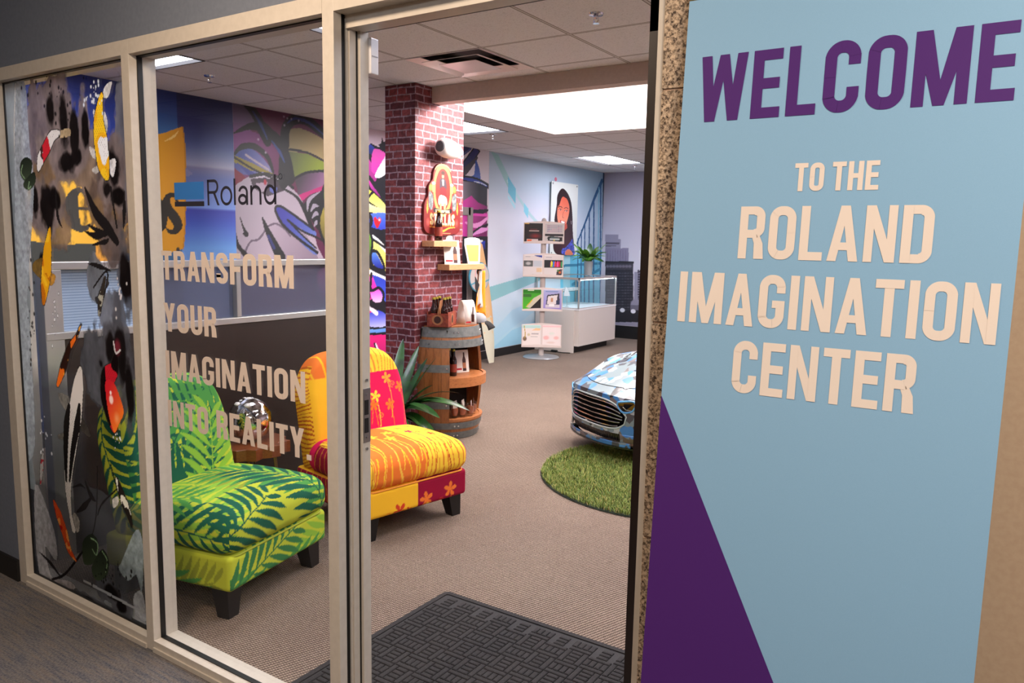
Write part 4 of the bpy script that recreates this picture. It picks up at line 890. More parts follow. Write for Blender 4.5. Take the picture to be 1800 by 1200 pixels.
blk_(1127, 414, 1140, 475, (140, 136, 158)); c.stroke([(1125, 440), (1124, 474)], .02, (220, 218, 228), 0); c.stroke([(1130, 436), (1129, 472)], .03, (216, 214, 224), 0)
blk_(1083, 545, 1127, 568, (36, 34, 40)); c.blob((1119, 535), .12, .10, (150, 146, 166), 1, .2); blk_(1108, 536, 1130, 545, (110, 106, 124)); c.blob((1094, 545), .05, .04, (232, 232, 240), 1, .2); c.blob((1113, 547), .05, .04, (232, 232, 240), 1, .2); blk_(1064, 566, 1136, 580, (150, 146, 166))
o = c.build('wall_mural', PRINT); tag(o, 'grey city skyline wall mural on the far wall', 'mural')

# ================================================================ CEILING FIXTURES
m_wmet = mat('white_enamel', (222, 220, 222), 0.35); m_dkedge = mat('dark_reveal', (40, 36, 36), 0.6)
m_diff = mat('prismatic_diffuser', (245, 246, 250), 0.4, emit=(238, 240, 255), es=ROOM_E)
lbl = {0: 'white fluorescent troffer light nearest the doorway, behind the open door head', 1: 'white fluorescent troffer light at the upper left through the lettered glass',
       2: 'white fluorescent troffer light just right of the brick column top', 3: 'white fluorescent troffer light near the far corner above the plant'}
for i, q in enumerate(LIGHTS):
    x0, y0, x1, y1 = cell(*q)
    t = thing('ceiling_light', lbl.get(i) or 'added, unseen fluorescent troffer light in the right half of the showroom, ' + ['nearest the doorway', 'front right', 'middle right', 'back right', 'back centre', 'back left'][i - 4], 'ceiling light', ((x0 + x1) / 2, (y0 + y1) / 2, ZC + .03), 0, 'fluorescent ceiling lights')
    b = MB(); f = .014
    for a, c_ in (((x0, y0, ZC - .004), (x0 + f, y1, ZC + .06)), ((x1 - f, y0, ZC - .004), (x1, y1, ZC + .06)), ((x0, y0, ZC - .004), (x1, y0 + f, ZC + .06)), ((x0, y1 - f, ZC - .004), (x1, y1, ZC + .06))): b.box(a, c_)
    b.build('frame', m_dkedge, t, world=True, fix=False)
    b = MB(); b.box((x0 + f, y0 + f, ZC + .020), (x1 - f, y1 - f, ZC + .028)); b.build('diffuser', m_diff, t, world=True)
    b = MB(); b.box((x0, y0, ZC + .06), (x1, y1, ZC + .10)); b.build('housing', m_wmet, t, world=True)
# square air diffuser
x0, y0, x1, y1 = cell(*VENT); cx, cy = (x0 + x1) / 2, (y0 + y1) / 2
t = thing('air_vent', 'square louvred metal air diffuser in the ceiling ahead of the column', 'vent', (cx, cy, ZC))
m_vent = mat('vent_metal', (226, 214, 214), 0.35, 0.15)
for n_, (ho, hi, zo, zi) in enumerate(((.304, .235, -.003, .016), (.226, .160, -.014, .006), (.146, .02, -.022, -.020))):
    b = MB(); V = [(cx + sx_ * h_, cy + sy_ * h_, ZC + z_) for h_, z_ in ((ho, zo), (hi, zi)) for sx_, sy_ in ((-1, -1), (1, -1), (1, 1), (-1, 1))]
    F = [(i, (i + 1) % 4, 4 + (i + 1) % 4, 4 + i) for i in range(4)] + ([(4, 5, 6, 7)] if n_ == 2 else [])
    b.add(V, F); b.build('louvre', m_vent, t, world=True, solid=.003, fix=False)
b = MB(); b.box((x0, y0, ZC + .09), (x1, y1, ZC + .1)); b.box((x0, y0, ZC), (x0 + .004, y1, ZC + .1)); b.box((x1 - .004, y0, ZC), (x1, y1, ZC + .1)); b.box((x0, y0, ZC), (x1, y0 + .004, ZC + .1)); b.box((x0, y1 - .004, ZC), (x1, y1, ZC + .1)); b.build('plenum_box', mat('dark_duct', (84, 76, 76), .6), t, world=True, fix=False)
# sprinklers
m_chrome = mat('chrome', (225, 222, 226), 0.12, 1.0)
def sprinkler():
    t = thing('fire_sprinkler', 'chrome fire sprinkler head in the ceiling at upper right of the doorway', 'sprinkler', (0, 0, 0), 0, 'fire sprinklers')
    b = MB(); b.lathe((0, 0, 0), [(.001, 0), (.040, 0), (.036, -.008), (.016, -.010), (.014, 0)], 24); b.build('escutcheon', m_chrome, t, smooth=True)
    b = MB(); b.lathe((0, 0, 0), [(.011, -.006), (.011, -.022), (.006, -.026)], 14); b.tube([(.011, 0, -.02), (.013, 0, -.034), (.004, 0, -.046)], .0025, 6); b.tube([(-.011, 0, -.02), (-.013, 0, -.034), (-.004, 0, -.046)], .0025, 6); b.build('frame_arms', m_chrome, t)
    b = MB(); b.lathe((0, 0, -.047), [(.001, 0), (.017, 0), (.017, -.002), (.001, -.002)], 16); b.build('deflector', m_chrome, t)
    return t
s0 = sprinkler()
for i, (p_, lb) in enumerate((((-1.907, 2.087), None), ((-4.921, 5.508), 'small fire sprinkler head in the ceiling between skylight and left mural wall'), ((-4.915, 9.206), 'small fire sprinkler head in the ceiling above the far corner'), ((-5.05, 2.065), 'fire sprinkler head in the ceiling seen through the lettered glass'))):
    s_ = s0 if i == 0 else copy_tree(s0)
    s_.location = (p_[0], p_[1], ZC)
    if lb: s_['label'] = lb
# door chime sensor on the head of the strike jamb
t = thing('door_sensor', 'small white door chime sensor at the top of the left door post', 'sensor', (X5 + .02, .135, 2.08))
b = MB(); b.box((X5 + .003, .118, 2.030), (X5 + .026, .150, 2.130)); b.build('case', m_wmet, t, world=True, bevel=.003)
b = MB(); b.box((X5 + .0255, .122, 2.078), (X5 + .0268, .146, 2.081)); b.build('seam', mat('grey_line', (150, 150, 155), .5), t, world=True)
b = MB(); b.box((X5 + .002, .114, 2.020), (X5 + .012, .120, 2.135)); b.build('mount', m_wmet, t, world=True)

# ================================================================ BANNER with the welcome lettering
TH = math.radians(4.0); BO = np.array([0, -.03, 2.07]); BUP = np.array([0, math.sin(TH), math.cos(TH)]); BN = np.array([0, -math.cos(TH), math.sin(TH)])
def BP(s_, t_, h=0.0): return tuple(BO + np.array([s_, 0, 0]) + BUP * t_ + BN * h)
bn = thing('banner_stand', 'tall light blue and purple welcome banner leaning against the wall', 'banner', (-.295, -.19, 0))
m_bblue = mat('banner_blue', (126, 170, 200), 0.62, spec=.25); k = NT(m_bblue)
cl = k.noise(k.obj(), 900, 1); k.base(k.mix(.05, (134, 178, 212), k.ramp(cl, [(0.3, (90, 120, 150)), (0.7, (170, 200, 225))])))
m_bpur = mat('banner_purple', (74, 34, 112), 0.6, spec=.25); m_bwht = mat('banner_white', (228, 216, 206), 0.62, spec=.2)
BS0, BS1, BT0, BT1 = -.5885, -.0025, -.030, -2.00
b = MB(); b.prism([BP(BS0, BT0), BP(BS1, BT0), BP(BS1, BT1), BP(BS0, BT1)], tuple(-BN * .0015)); b.build('banner_sheet', m_bblue, bn, world=True)
b = MB(); b.prism([BP(BS0, -.815, .0003), BP(-.322 + .0, -1.335, .0003), BP(-.0025, -1.96, .0003), BP(-.0025, BT1, .0003), BP(BS0, BT1, .0003)], tuple(BN * .0003)); b.build('purple_wedge', m_bpur, bn, world=True)
def banner_line(txt, s0, s1, t0, t1, m, **kw):
    P, w = text_polys(txt, kw.get('t', .2), kw.get('gap', .08), kw.get('space', .2)); b = MB()
    for i, q in enumerate(P): b.add([BP(s0 + a / w * (s1 - s0), t0 + c_ * (t1 - t0), .0007 + .00004 * (i % 11)) for a, c_ in q], [tuple(range(len(q)))])
    b.build('banner_line', m, bn, world=True, fix=False)
banner_line('WELCOME', -.553, -.030, -.268, -.142, m_bpur, t=.168, gap=.095)
banner_line('TO THE', -.360, -.217, -.406, -.355, m_bwht, t=.18)
banner_line('ROLAND', -.454, -.125, -.532, -.433, m_bwht, t=.168, gap=.09)
banner_line('IMAGINATION', -.566, -.021, -.661, -.561, m_bwht, t=.168, gap=.09)
banner_line('CENTER', -.447, -.131, -.790, -.689, m_bwht, t=.168, gap=.09)
m_rail = mat('yellow_glint_rail', (206, 176, 96), 0.35, 0.5)  # yellow in the rail colour stands in for a reflection
b = MB(); b.box((BS0, -.036, 2.041), (BS1, -.020, 2.062)); b.build('top_rail', m_rail, bn, world=True, bevel=.003)
b = MB(); b.frustum((-.295, -.175, 0), (.64, .16), (-.295, -.172, .075), (.60, .07)); b.build('base_cassette', m_frame, bn, world=True, bevel=.006)
b = MB(); b.tube([(-.295, -.155, .06), (-.295, -.020, 2.045)], .009, 12); b.build('support_pole', m_frame, bn, world=True)

# ================================================================ DOOR MAT: ribbed parquet relief
dm = thing('door_mat', 'charcoal rubber-edged door mat with raised parquet pattern inside the doorway', 'mat', (-1.27, .585, 0))
MX0, MX1, MY0, MY1 = -2.02, -.50, .13, 1.035
m_mat = speck('charcoal_mat_pile', (30, 28, 29), (50, 47, 48), 260, .95, .5); m_edge = speck('black_rubber_edge', (30, 29, 30), (42, 40, 42), 300, .8)
def rrect(x0, y0, x1, y1, r, z, n=6):
    P = []
    for cx, cy, a in ((x1 - r, y1 - r, 0), (x0 + r, y1 - r, 90), (x0 + r, y0 + r, 180), (x1 - r, y0 + r, 270)):
        P += [(cx + r * math.cos(math.radians(a + 90 * i / n)), cy + r * math.sin(math.radians(a + 90 * i / n)), z) for i in range(n + 1)]
    return P
b = MB(); b.prism(rrect(MX0, MY0, MX1, MY1, .03, .0), (0, 0, .005)); b.build('backing', m_edge, dm, world=True, bevel=.002)
b = MB(); o_ = rrect(MX0 + .006, MY0 + .006, MX1 - .006, MY1 - .006, .026, .009); i_ = rrect(MX0 + .028, MY0 + .028, MX1 - .028, MY1 - .028, .008, .009); n = len(o_)
b.add(o_ + i_ + [(p[0], p[1], .004) for p in o_] + [(p[0], p[1], .004) for p in i_], [(i, (i + 1) % n, n + (i + 1) % n, n + i) for i in range(n)] + [(i, (i + 1) % n, 2 * n + (i + 1) % n, 2 * n + i) for i in range(n)] + [(n + i, n + (i + 1) % n, 3 * n + (i + 1) % n, 3 * n + i) for i in range(n)])
b.build('border_rib', m_mat, dm, world=True)
b = MB(); S = .0235; nx = int((MX1 - MX0 - .07) / S); ny = int((MY1 - MY0 - .07) / S); ox, oy = MX0 + .035, MY0 + .035
def rib(i0, j0, i1, j1):
    x0, y0, x1, y1 = ox + i0 * S + .0016, oy + j0 * S + .0016, ox + i1 * S - .0016, oy + j1 * S - .0016
    if x1 > MX1 - .03 or y1 > MY1 - .03 or x0 < MX0 + .03 or y0 < MY0 + .03: return
    V = []; e = .004
    for z, q in ((.004, 0), (.0085, .0006), (.0105, e)): V += [(x0 + q, y0 + q, z), (x1 - q, y0 + q, z), (x1 - q, y1 - q, z), (x0 + q, y1 - q, z)]
    b.add(V, [(r * 4 + k_, r * 4 + (k_ + 1) % 4, r * 4 + 4 + (k_ + 1) % 4, r * 4 + 4 + k_) for r in (0, 1) for k_ in range(4)] + [(8, 9, 10, 11)])
# repeat: a long bar with a block of three short bars on either side, turned in a basket weave of 4 cells
T = 4
for I in range(-1, nx // T + 2):
    for J in range(-1, ny // T + 2):
        i, j = I * T, J * T
        if (I + J) % 2:
            rib(i, j, i + 4, j + 1)
            for q in range(4): rib(i + q, j + 1, i + q + 1, j + 3)
            rib(i, j + 3, i + 4, j + 4)
        else:
            rib(i, j, i + 1, j + 4)
            for q in range(4): rib(i + 1, j + q, i + 3, j + q + 1)
            rib(i + 3, j, i + 4, j + 4)
o = b.build('relief_ribs', m_mat, dm, world=True, fix=False)

# ================================================================ PARTITION behind the chairs
pt = thing('office_partition', 'dark wood office partition with aluminium rails and glass panes behind the chairs', 'partition', (-3.79, 1.15, 0))
m_dwood = wood('dark_espresso_wood', (34, 25, 22), (46, 33, 28), (14, 1.2, 8), .5); m_alu = mat('satin_aluminium', (196, 194, 190), .32, .6)
PX = -3.75; PY0, PY1 = .22, 2.10
b = MB(); b.box((PX - .07, PY0, 0.0), (PX, PY1, 1.06)); b.build('base_panel', m_dwood, pt, world=True)
b = MB(); b.box((PX - .075, PY0, 1.062), (PX + .004, PY1, 1.098)); b.build('lower_rail', m_alu, pt, world=True, bevel=.003)
b = MB(); b.box((PX - .075, PY0, 1.392), (PX + .004, PY1, 1.428)); b.build('top_rail', m_alu, pt, world=True, bevel=.003)
for y_, w_ in ((PY0 + .04, .085), (1.285, .03), (PY1, .03), (.80, .03)):
    b = MB(); b.box((PX - .07, y_ - w_ / 2, 0.0 if w_ > .05 else 1.10), (PX + .003, y_ + w_ / 2, 1.392)); b.build('post', m_alu, pt, world=True, bevel=.003)
for i, (a_, c_) in enumerate(((PY0 + .085, .785), (.815, 1.27), (1.30, PY1 - .015))):
    b = MB(); b.box((PX - .04, a_, 1.098), (PX - .034, c_, 1.392))
    if i == 0:
        m_rib = mat('ribbed_frosted_pane', (168, 190, 216), .35); k = NT(m_rib); sx = k.n('SeparateXYZ'); k.l(k.obj(), sx.inputs[0])
        f_ = k.math('FRACT', k.math('MULTIPLY', sx.outputs[2], 75.0)); k.base(k.mix(k.math('LESS_THAN', f_, .22), (176, 198, 224), (120, 142, 176))); b.build('ribbed_pane', m_rib, pt, world=True)
    else:
        if 'smoked_pane' not in MATS:
            m_sm = bpy.data.materials.new('smoked_pane'); m_sm.use_nodes = True; nt = m_sm.node_tree; b_ = nt.nodes['Principled BSDF']; b_.inputs['Base Color'].default_value = L4((104, 108, 128)); b_.inputs['Roughness'].default_value = .12
            tr_ = nt.nodes.new('ShaderNodeBsdfTransparent'); tr_.inputs[0].default_value = (.8, .82, .88, 1); mx_ = nt.nodes.new('ShaderNodeMixShader'); mx_.inputs[0].default_value = .62
            nt.links.new(tr_.outputs[0], mx_.inputs[1]); nt.links.new(b_.outputs[0], mx_.inputs[2]); nt.links.new(mx_.outputs[0], nt.nodes['Material Output'].inputs[0]); MATS['smoked_pane'] = m_sm
        b.build('smoked_pane', MATS['smoked_pane'], pt, world=True)

# ================================================================ SLIPPER CHAIRS
def rounded_box(hx, hy, hz, r, step=.0045, crown=0.0, c=(0, 0, 0), pinch=0.0):
    """dense rounded box; returns points, faces, and the unfolded print coordinates"""
    P = []; F = []; UVs = []; base = 0
    for ax in range(3):
        for sg in (-1, 1):
            h = [hx, hy, hz]; a, b_ = [(1, 2), (2, 0), (0, 1)][ax]
            na = max(2, int(2 * h[a] / step)); nb = max(2, int(2 * h[b_] / step))
            A, B = np.meshgrid(np.linspace(-1, 1, na + 1), np.linspace(-1, 1, nb + 1)); q = np.zeros(A.shape + (3,))
            q[..., ax] = sg * h[ax]; q[..., a] = A * h[a]; q[..., b_] = B * h[b_]
            P.append(q.reshape(-1, 3)); i = np.arange((na + 1) * (nb + 1)).reshape(nb + 1, na + 1) + base
            f = np.stack([i[:-1, :-1], i[:-1, 1:], i[1:, 1:], i[1:, :-1]], -1).reshape(-1, 4); F.append(f if sg > 0 else f[:, ::-1]); base += (na + 1) * (nb + 1)
            hX, hY, hZ = hx, hy, hz; z = q.reshape(-1, 3)
            if ax == 2: UVs.append(np.stack([z[:, 0], z[:, 1]], 1) if sg > 0 else np.stack([z[:, 0] + 9, z[:, 1]], 1))
            elif ax == 0: UVs.append(np.stack([sg * (hX + (hZ - z[:, 2])), z[:, 1]], 1))
            else: UVs.append(np.stack([z[:, 0], sg * (hY + (hZ - z[:, 2]))], 1))
    P = np.concatenate(P); F = np.concatenate(F); UV = np.concatenate(UVs)
    lim = np.array([hx, hy, hz]) - r; q = np.clip(P, -lim, lim); d = P - q; n = np.linalg.norm(d, axis=1, keepdims=True); P2 = np.where(n > 1e-9, q + d / np.maximum(n, 1e-9) * r, P)
    if crown:
        w = (1 - (P2[:, 0] / hx) ** 2).clip(0) * (1 - (P2[:, 1] / hy) ** 2).clip(0); P2[:, 2] += crown * w ** .6 * (P2[:, 2] > 0) * np.clip(P2[:, 2] / hz, 0, 1)
        w2 = (1 - (P2[:, 2] / hz) ** 2).clip(0); P2[:, 0] *= 1 + .02 * w2; P2[:, 1] *= 1 + .02 * w2
    if pinch:
        e = (np.abs(P2[:, 0]) / hx) ** 6 * (np.abs(P2[:, 1]) / hy) ** 6; P2[:, 2] *= 1 - pinch * e
    return P2 + np.array(c), F, UV
Y0 = np.array([192, 202, 58.])
def palm(uv, fronds, seed=0):
    C = np.ones((len(uv), 3)) * Y0; u, v = uv[:, 0], uv[:, 1]
    for (ox, oy, ang, Ln, ll, sp, wd, col, phi) in fronds:
        a = math.radians(ang); s = (u - ox) * math.cos(a) + (v - oy) * math.sin(a); t = -(u - ox) * math.sin(a) + (v - oy) * math.cos(a)
        s = s + .6 * t * t * 0; ab = np.abs(t); ph = math.radians(phi); l = ab / math.sin(ph); sp = sp * 1.15; wd = wd * .74; s0 = s - ab / math.tan(ph) + 1.6 * ab * ab
        sd = (t > 0) * .5; i = np.round(s0 / sp - sd); ds = (s0 - (i + sd) * sp) * math.sin(ph); x = i * sp / Ln
        lm = ll * 1.45 * np.sin(PI * np.clip(.22 + .74 * x, 0, 1)) ** .6 + 1e-6; w = wd * 1.12 * np.sin(PI * np.clip(l / lm, 0, 1) ** .85)
        m = (np.abs(ds) < w) & (l < lm) & (x >= 0) & (x <= 1); m |= (ab < .0035) & (s > 0) & (s < Ln)
        C[m] = col
    return C
DK, MD, LG, OL = (24, 92, 70), (78, 150, 70), (140, 188, 62), (150, 160, 50)
F_SEAT = [(.36, -.50, 140, .62, .22, .050, .017, LG, 42), (-.36, .36, -35, .60, .24, .048, .017, OL, 42), (-.26, .20, 20, .55, .20, .05, .016, LG, 40), (.46, .42, 212, .75, .24, .052, .018, MD, 44), (.52, .30, 196, .62, .21, .054, .019, DK, 46), (.44, -.54, 112, .52, .20, .050, .0185, DK, 46), (-.10, -.40, -4, .5, .18, .05, .017, DK, 48), (-.32, -.42, 30, .4, .14, .045, .015, MD, 46)]
F_BASE = [(-.40, -.66, 18, .70, .16, .045, .016, OL, 40), (.45, -.40, 60, .60, .16, .046, .016, MD, 40), (.40, .45, -70, .7, .16, .05, .017, LG, 40), (.50, .0, 75, .5, .14, .045, .016, MD, 42), (.52, -.36, 110, .5, .16, .05, .017, (58, 124, 70), 42), (-.1, -.42, -30, .5, .15, .05, .016, MD, 42)]
F_BACK = [(-.30, -.47, 8, .62, .14, .05, .018, DK, 44), (-.30, .47, -8, .62, .14, .05, .018, DK, 44), (-.1, .30, 190, .7, .24, .05, .019, LG, 42), (.26, -.34, 125, .70, .24, .052, .018, MD, 44), (-.30, -.24, 30, .62, .24, .05, .019, DK, 44), (-.28, .28, -50, .7, .22, .05, .019, DK, 44), (.05, .38, -120, .5, .2, .05, .018, MD, 44), (.40, .1, 170, .5, .2, .05, .018, LG, 44)]
YL, YD, OR, MG, CR_, RD = (250, 206, 62), (248, 190, 44), (238, 122, 48), (216, 22, 84), (150, 14, 52), (214, 64, 40)
def flower(C, u, v, fx, fy, R, col, rot=0.0, stem=None):
    du, dv = u - fx, v - fy; r = np.hypot(du, dv); th = np.arctan2(dv, du) + rot; m = r < R * np.abs(np.cos(2.5 * th)) ** .7; C[m] = col
    if stem is not None:
        L_, bend = stem; t = (du) / L_; m = (t > 0) & (t < 1) & (np.abs(dv - bend * np.sin(t * PI * .9)) < .0028); C[m] = col
def curl(C, u, v, cx, cy, R, col):
    du, dv = u - cx, v - cy; r = np.hypot(du, dv); th = np.arctan2(dv, du) % (2 * PI); m = (np.abs(r - R * (.3 + .7 * th / (2 * PI))) < .0028) & (r < R * 1.05) | (np.abs(r - R * (.3 + .7 * th / (2 * PI) - .0) + R * .55) < .0022) & (r < R * .6); C[m] = col
def stripes(C, sel, u, v, col, base=None, sp=.034, w=.22, seed=0):
    if base is not None: C[sel] = base
    q = v + .012 * np.sin(u * 14 + v * 20) + .02 * (fbm(u * 5, v * 9, seed, 2) - .5); ph = (q / sp) % 1.0; n = fbm(u * 3 + 7, np.floor(q / sp) * 3.1, seed + 3, 1); C[sel & (np.abs(ph - .5) < w * (.35 + .9 * n))] = col
def patch_seat(uv):
    u, v = uv[:, 0], uv[:, 1]; C = np.ones((len(uv), 3)) * YL; fr = u > .255
    a = (v < .045); C[a] = OR; s = a & (u > .10); stripes(C, s & fr, u, v, YD, None, .05, .09, 2); stripes(C, a & (u > .0), u, v, (250, 196, 76), None, .085, .05, 4)
    b_ = ~a; stripes(C, b_ & (u > .16), u, v, (226, 124, 44), None, .030, .13, 5); stripes(C, b_ & (u > .02), u, v, (200, 84, 36), None, .083, .035, 8)
    s = v < -.30; C[s] = YL; stripes(C, s, u, v, (196, 96, 30), None, .022, .2, 9); s = v < -.34; C[s] = CR_; stripes(C, s, v, u, (206, 120, 50), None, .04, .1, 9)
    s = u < -.19; C[s] = MG
    for fx, fy, col in ((-.10, -.22, YL), (0, -.12, YL), (.03, -.25, YL), (-.02, .0, YL), (.08, -.05, YL)): flower(C, u, v, fx, fy, .036, col, fx * 9, (.36, .03))
    for fx, fy, col in ((-.08, .12, (240, 160, 60)), (-.12, .22, (240, 160, 60)), (.0, .28, OR), (.02, .12, MG), (.1, .22, RD)): flower(C, u, v, fx, fy, .028, col, fx * 7, (.2, .02))
    curl(C, u, v, .0, -.17, .02, YL); curl(C, u, v, .05, .17, .02, OR); s = v > .335; C[s] = MG; return C
def patch_base(uv):
    u, v = uv[:, 0], uv[:, 1]; C = np.ones((len(uv), 3)) * YD; right = (v > -.01) & (v < .3505) & (u > 0); C[right] = CR_
    for fx, fy, col in ((.485, -.13, RD), (.46, .05, OR), (.44, .22, OR), (.47, -.24, YD)): flower(C, u, v, fx, fy, .046, col, fy * 9, (.2, .015))
    flower(C, u, v, .52, .07, .042, YL, .3); flower(C, u, v, .50, -.07, .026, RD, .3, (.14, .01)); flower(C, u, v, .55, -.31, .022, OR, .6); flower(C, u, v, .565, .30, .028, OR, .1, (.1, .01))
    curl(C, u, v, .50, -.20, .026, OR); curl(C, u, v, .49, .16, .022, RD)
    s = v < -.345; C[s] = CR_; stripes(C, s, v, u, (206, 120, 50), None, .05, .08, 9); return C
def patch_back(uv):
    # uv: u runs down the front face (0 top edge), v across
    u, v = uv[:, 0], uv[:, 1]; C = np.ones((len(uv), 3)) * YL; left = v < .0
    C[left] = YD; top = u < .155; stripes(C, top & ~left, u, v, (230, 140, 50), YL, .026, .16, 3); C[top & left] = OR; stripes(C, top & left, u, v, YD, None, .062, .07, 6)
    s = (~top) & (~left); C[s] = MG
    for fx, fy, col in ((.22, .05, OR), (.20, .20, (250, 160, 60)), (.30, .10, YL), (.36, .02, OR), (.36, .20, OR), (.35, .08, (240, 120, 40)), (.26, .29, OR)):
        m = s; Cc = C.copy(); flower(Cc, u, v, fx, fy, .036, col, fy * 9, (.24, .02)); C[m] = Cc[m]
    for fx, fy in ((.24, .24), (.42, .13)): curl(C, u, v, fx, fy, .024, (246, 130, 60))
    for fx, fy, col in ((.18, -.06, OR), (.32, -.10, OR), (.38, -.04, RD), (.24, -.12, (244, 170, 60))): flower(C, u, v, fx, fy, .028, col, fy * 9, (.2, -.02))
    s = v < -.315; C[s] = YD; stripes(C, s, v, u, (196, 96, 30), None, .022, .22, 9)
    s = v > .33; C[s] = YL; stripes(C, s, u, v, (226, 130, 40), None, .024, .2, 9); return C
m_black_leg = mat('black_tapered_leg', (14, 13, 14), .45); m_pipe = mat('seam_cord', (170, 180, 50), .8)
def slipper_chair(label, loc, rz, hy, seat_fn, base_fn, back_fn, cord):
    t = thing('slipper_chair', label, 'chair', loc, rz, 'armless lounge chairs')
    P, F, UV = rounded_box(.345, hy, .075, .022, c=(.015, 0, .200)); raw_mesh('base', P, F, base_fn(UV), FABRIC, t, smooth=True)
    P, F, UV = rounded_box(.285, hy + .006, .085, .062, crown=.045, c=(.085, 0, .352), pinch=.12); 
    dimp = .006 * np.sin(UV[:, 1] * 60) * np.clip((UV[:, 0] - .2) * 8, 0, 1); P[:, 2] += dimp * .3
    raw_mesh('seat_cushion', P, F, seat_fn(UV), FABRIC, t, smooth=True)
    # backrest: leans back, top edge rolled, corners rounded when seen from the front
    hz = .335; P, F, UV = rounded_box(.088, hy - .005, hz, .06, c=(0, 0, 0))
    y = P[:, 1]; z = P[:, 2]; kx = np.clip((z - (hz - .20)) / .20, 0, 1); P[:, 1] = y * (1 - .20 * kx ** 2.4); zz = np.clip((np.abs(y) - (hy - .24)) / .24, 0, 1); P[:, 2] = z - .115 * zz ** 2 * np.clip((z + .1) / .4, 0, 1)
    P[:, 0] += .02 * (1 - (y / hy) ** 2) * np.clip((.9 - np.abs(z) / hz), 0, 1) * (P[:, 0] > 0)
    a = math.radians(12); x_, z_ = P[:, 0].copy(), P[:, 2].copy(); P[:, 0] = x_ * math.cos(a) - z_ * math.sin(a) - .275; P[:, 2] = x_ * math.sin(a) + z_ * math.cos(a) + .585
    uv2 = UV.copy(); w_ = np.abs(UV[:, 0]) > 8; uv2 = np.stack([hz - z_, np.where(np.abs(UV[:, 1]) > hy, UV[:, 1] * .0 + np.sign(UV[:, 1]) * (hy + .09 - x_), y)], 1)
    raw_mesh('backrest', P, F, back_fn(uv2), FABRIC, t, smooth=True)
    for (cx, cz, hx_, hy_) in ((.085, .2705, .272, hy - .012),):
        b = MB(); pts = [(cx + p[0] - 0, p[1], cz) for p in rrect(-hx_, -hy_, hx_, hy_, .05, 0)]; b.tube(pts + [pts[0]], .005, 8); b.build('piping', cord, t, smooth=True)
    for sx_ in (-1, 1):
        for sy_ in (-1, 1):
            b = MB(); b.frustum((.015 + sx_ * .285, sy_ * (hy - .05), 0), (.060, .060), (.015 + sx_ * .270, sy_ * (hy - .062), .128), (.088, .088)); b.build('leg', m_black_leg, t, bevel=.002)
    return t
slipper_chair('green palm-leaf print armless chair behind the lettered glass', (-2.968, .548, 0), math.radians(11.5), .327, lambda q: palm(q, F_SEAT), lambda q: palm(q, F_BASE), lambda q: palm(np.stack([q[:, 0] - .3, q[:, 1]], 1), F_BACK), m_pipe)
slipper_chair('orange, yellow and magenta floral patchwork armless chair beside the door post', (-2.955, 1.607, 0), math.radians(-11.2), .345, patch_seat, patch_base, patch_back, mat('orange_cord', (236, 150, 50), .8))

# ================================================================ SIDE TABLE with silvered vase
st = thing('side_table', 'live-edge wooden side table on thin metal legs between the two chairs', 'table', (-3.40, 1.045, 0))
m_slab = wood('reddish_live_edge', (86, 44, 26), (132, 72, 40), (3, 9, 30), .3, .3)
b = MB(); P = [(-3.40 + r * math.cos(a), 1.045 + r * 1.0 * math.sin(a), .41) for a, r in [(i * 2 * PI / 28, .205 + .02 * math.sin(3 * i * .9) + .012 * math.sin(i * 2.3)) for i in range(28)]]
b.prism([(p[0], p[1], p[2]) for p in P], (0, 0, .062)); b.build('slab_top', m_slab, st, world=True, bevel=.012)
for i, (a, c_) in enumerate(((-1, -1), (1, -1), (1, 1), (-1, 1))):
    b = MB(); x_, y_ = -3.40 + a * .10, 1.045 + c_ * .10
    b.tube([(x_ - .02 * c_, y_ + .02 * a, .412), (x_ + a * .03, y_ + c_ * .03, .006), (x_ + .02 * c_, y_ - .02 * a, .412)], .006, 8); b.build('hairpin_leg', mat('brass_rod', (150, 128, 96), .35, .8), st, world=True, smooth=True)
vs = thing('silver_vase', 'mirror-silver globe vase filled with white shells on the side table', 'vase', (-3.40, 1.07, .474))
b = MB(); prof = [(.001, .002), (.055, .002), (.095, .035), (.118, .09), (.112, .15), (.08, .20), (.045, .222), (.03, .228), (.027, .224), (.07, .195), (.1, .15), (.104, .09), (.08, .04), (.001, .012)]
m_merc = mat('mercury_glass', (216, 214, 214), .08, 1.0); k = NT(m_merc); k.base(k.ramp(k.noise(k.obj(), 18, 4, .7), [(.38, (120, 110, 104)), (.55, (232, 230, 230))])); k.bump(k.noise(k.obj(), 14, 2), .5, .01)
b.lathe((0, 0, 0), prof, 40); b.build('vase_body', m_merc, vs, smooth=True)
rs = np.random.RandomState(8)
b = MB()
for i in range(20):
    a = rs.uniform(0, 2 * PI); r = rs.uniform(.0, .075); z_ = rs.uniform(.2, .225) - r * .3; q = rs.uniform(.014, .024); b.lathe((r * math.cos(a), r * math.sin(a), z_), [(.001, -q * .6), (q * .8, -q * .3), (q, .1 * q), (q * .6, q * .6), (.001, q * .7)], 8)
b.build('shells', speck('white_shell', (236, 230, 224), (200, 192, 186), 60, .5), vs, smooth=True)
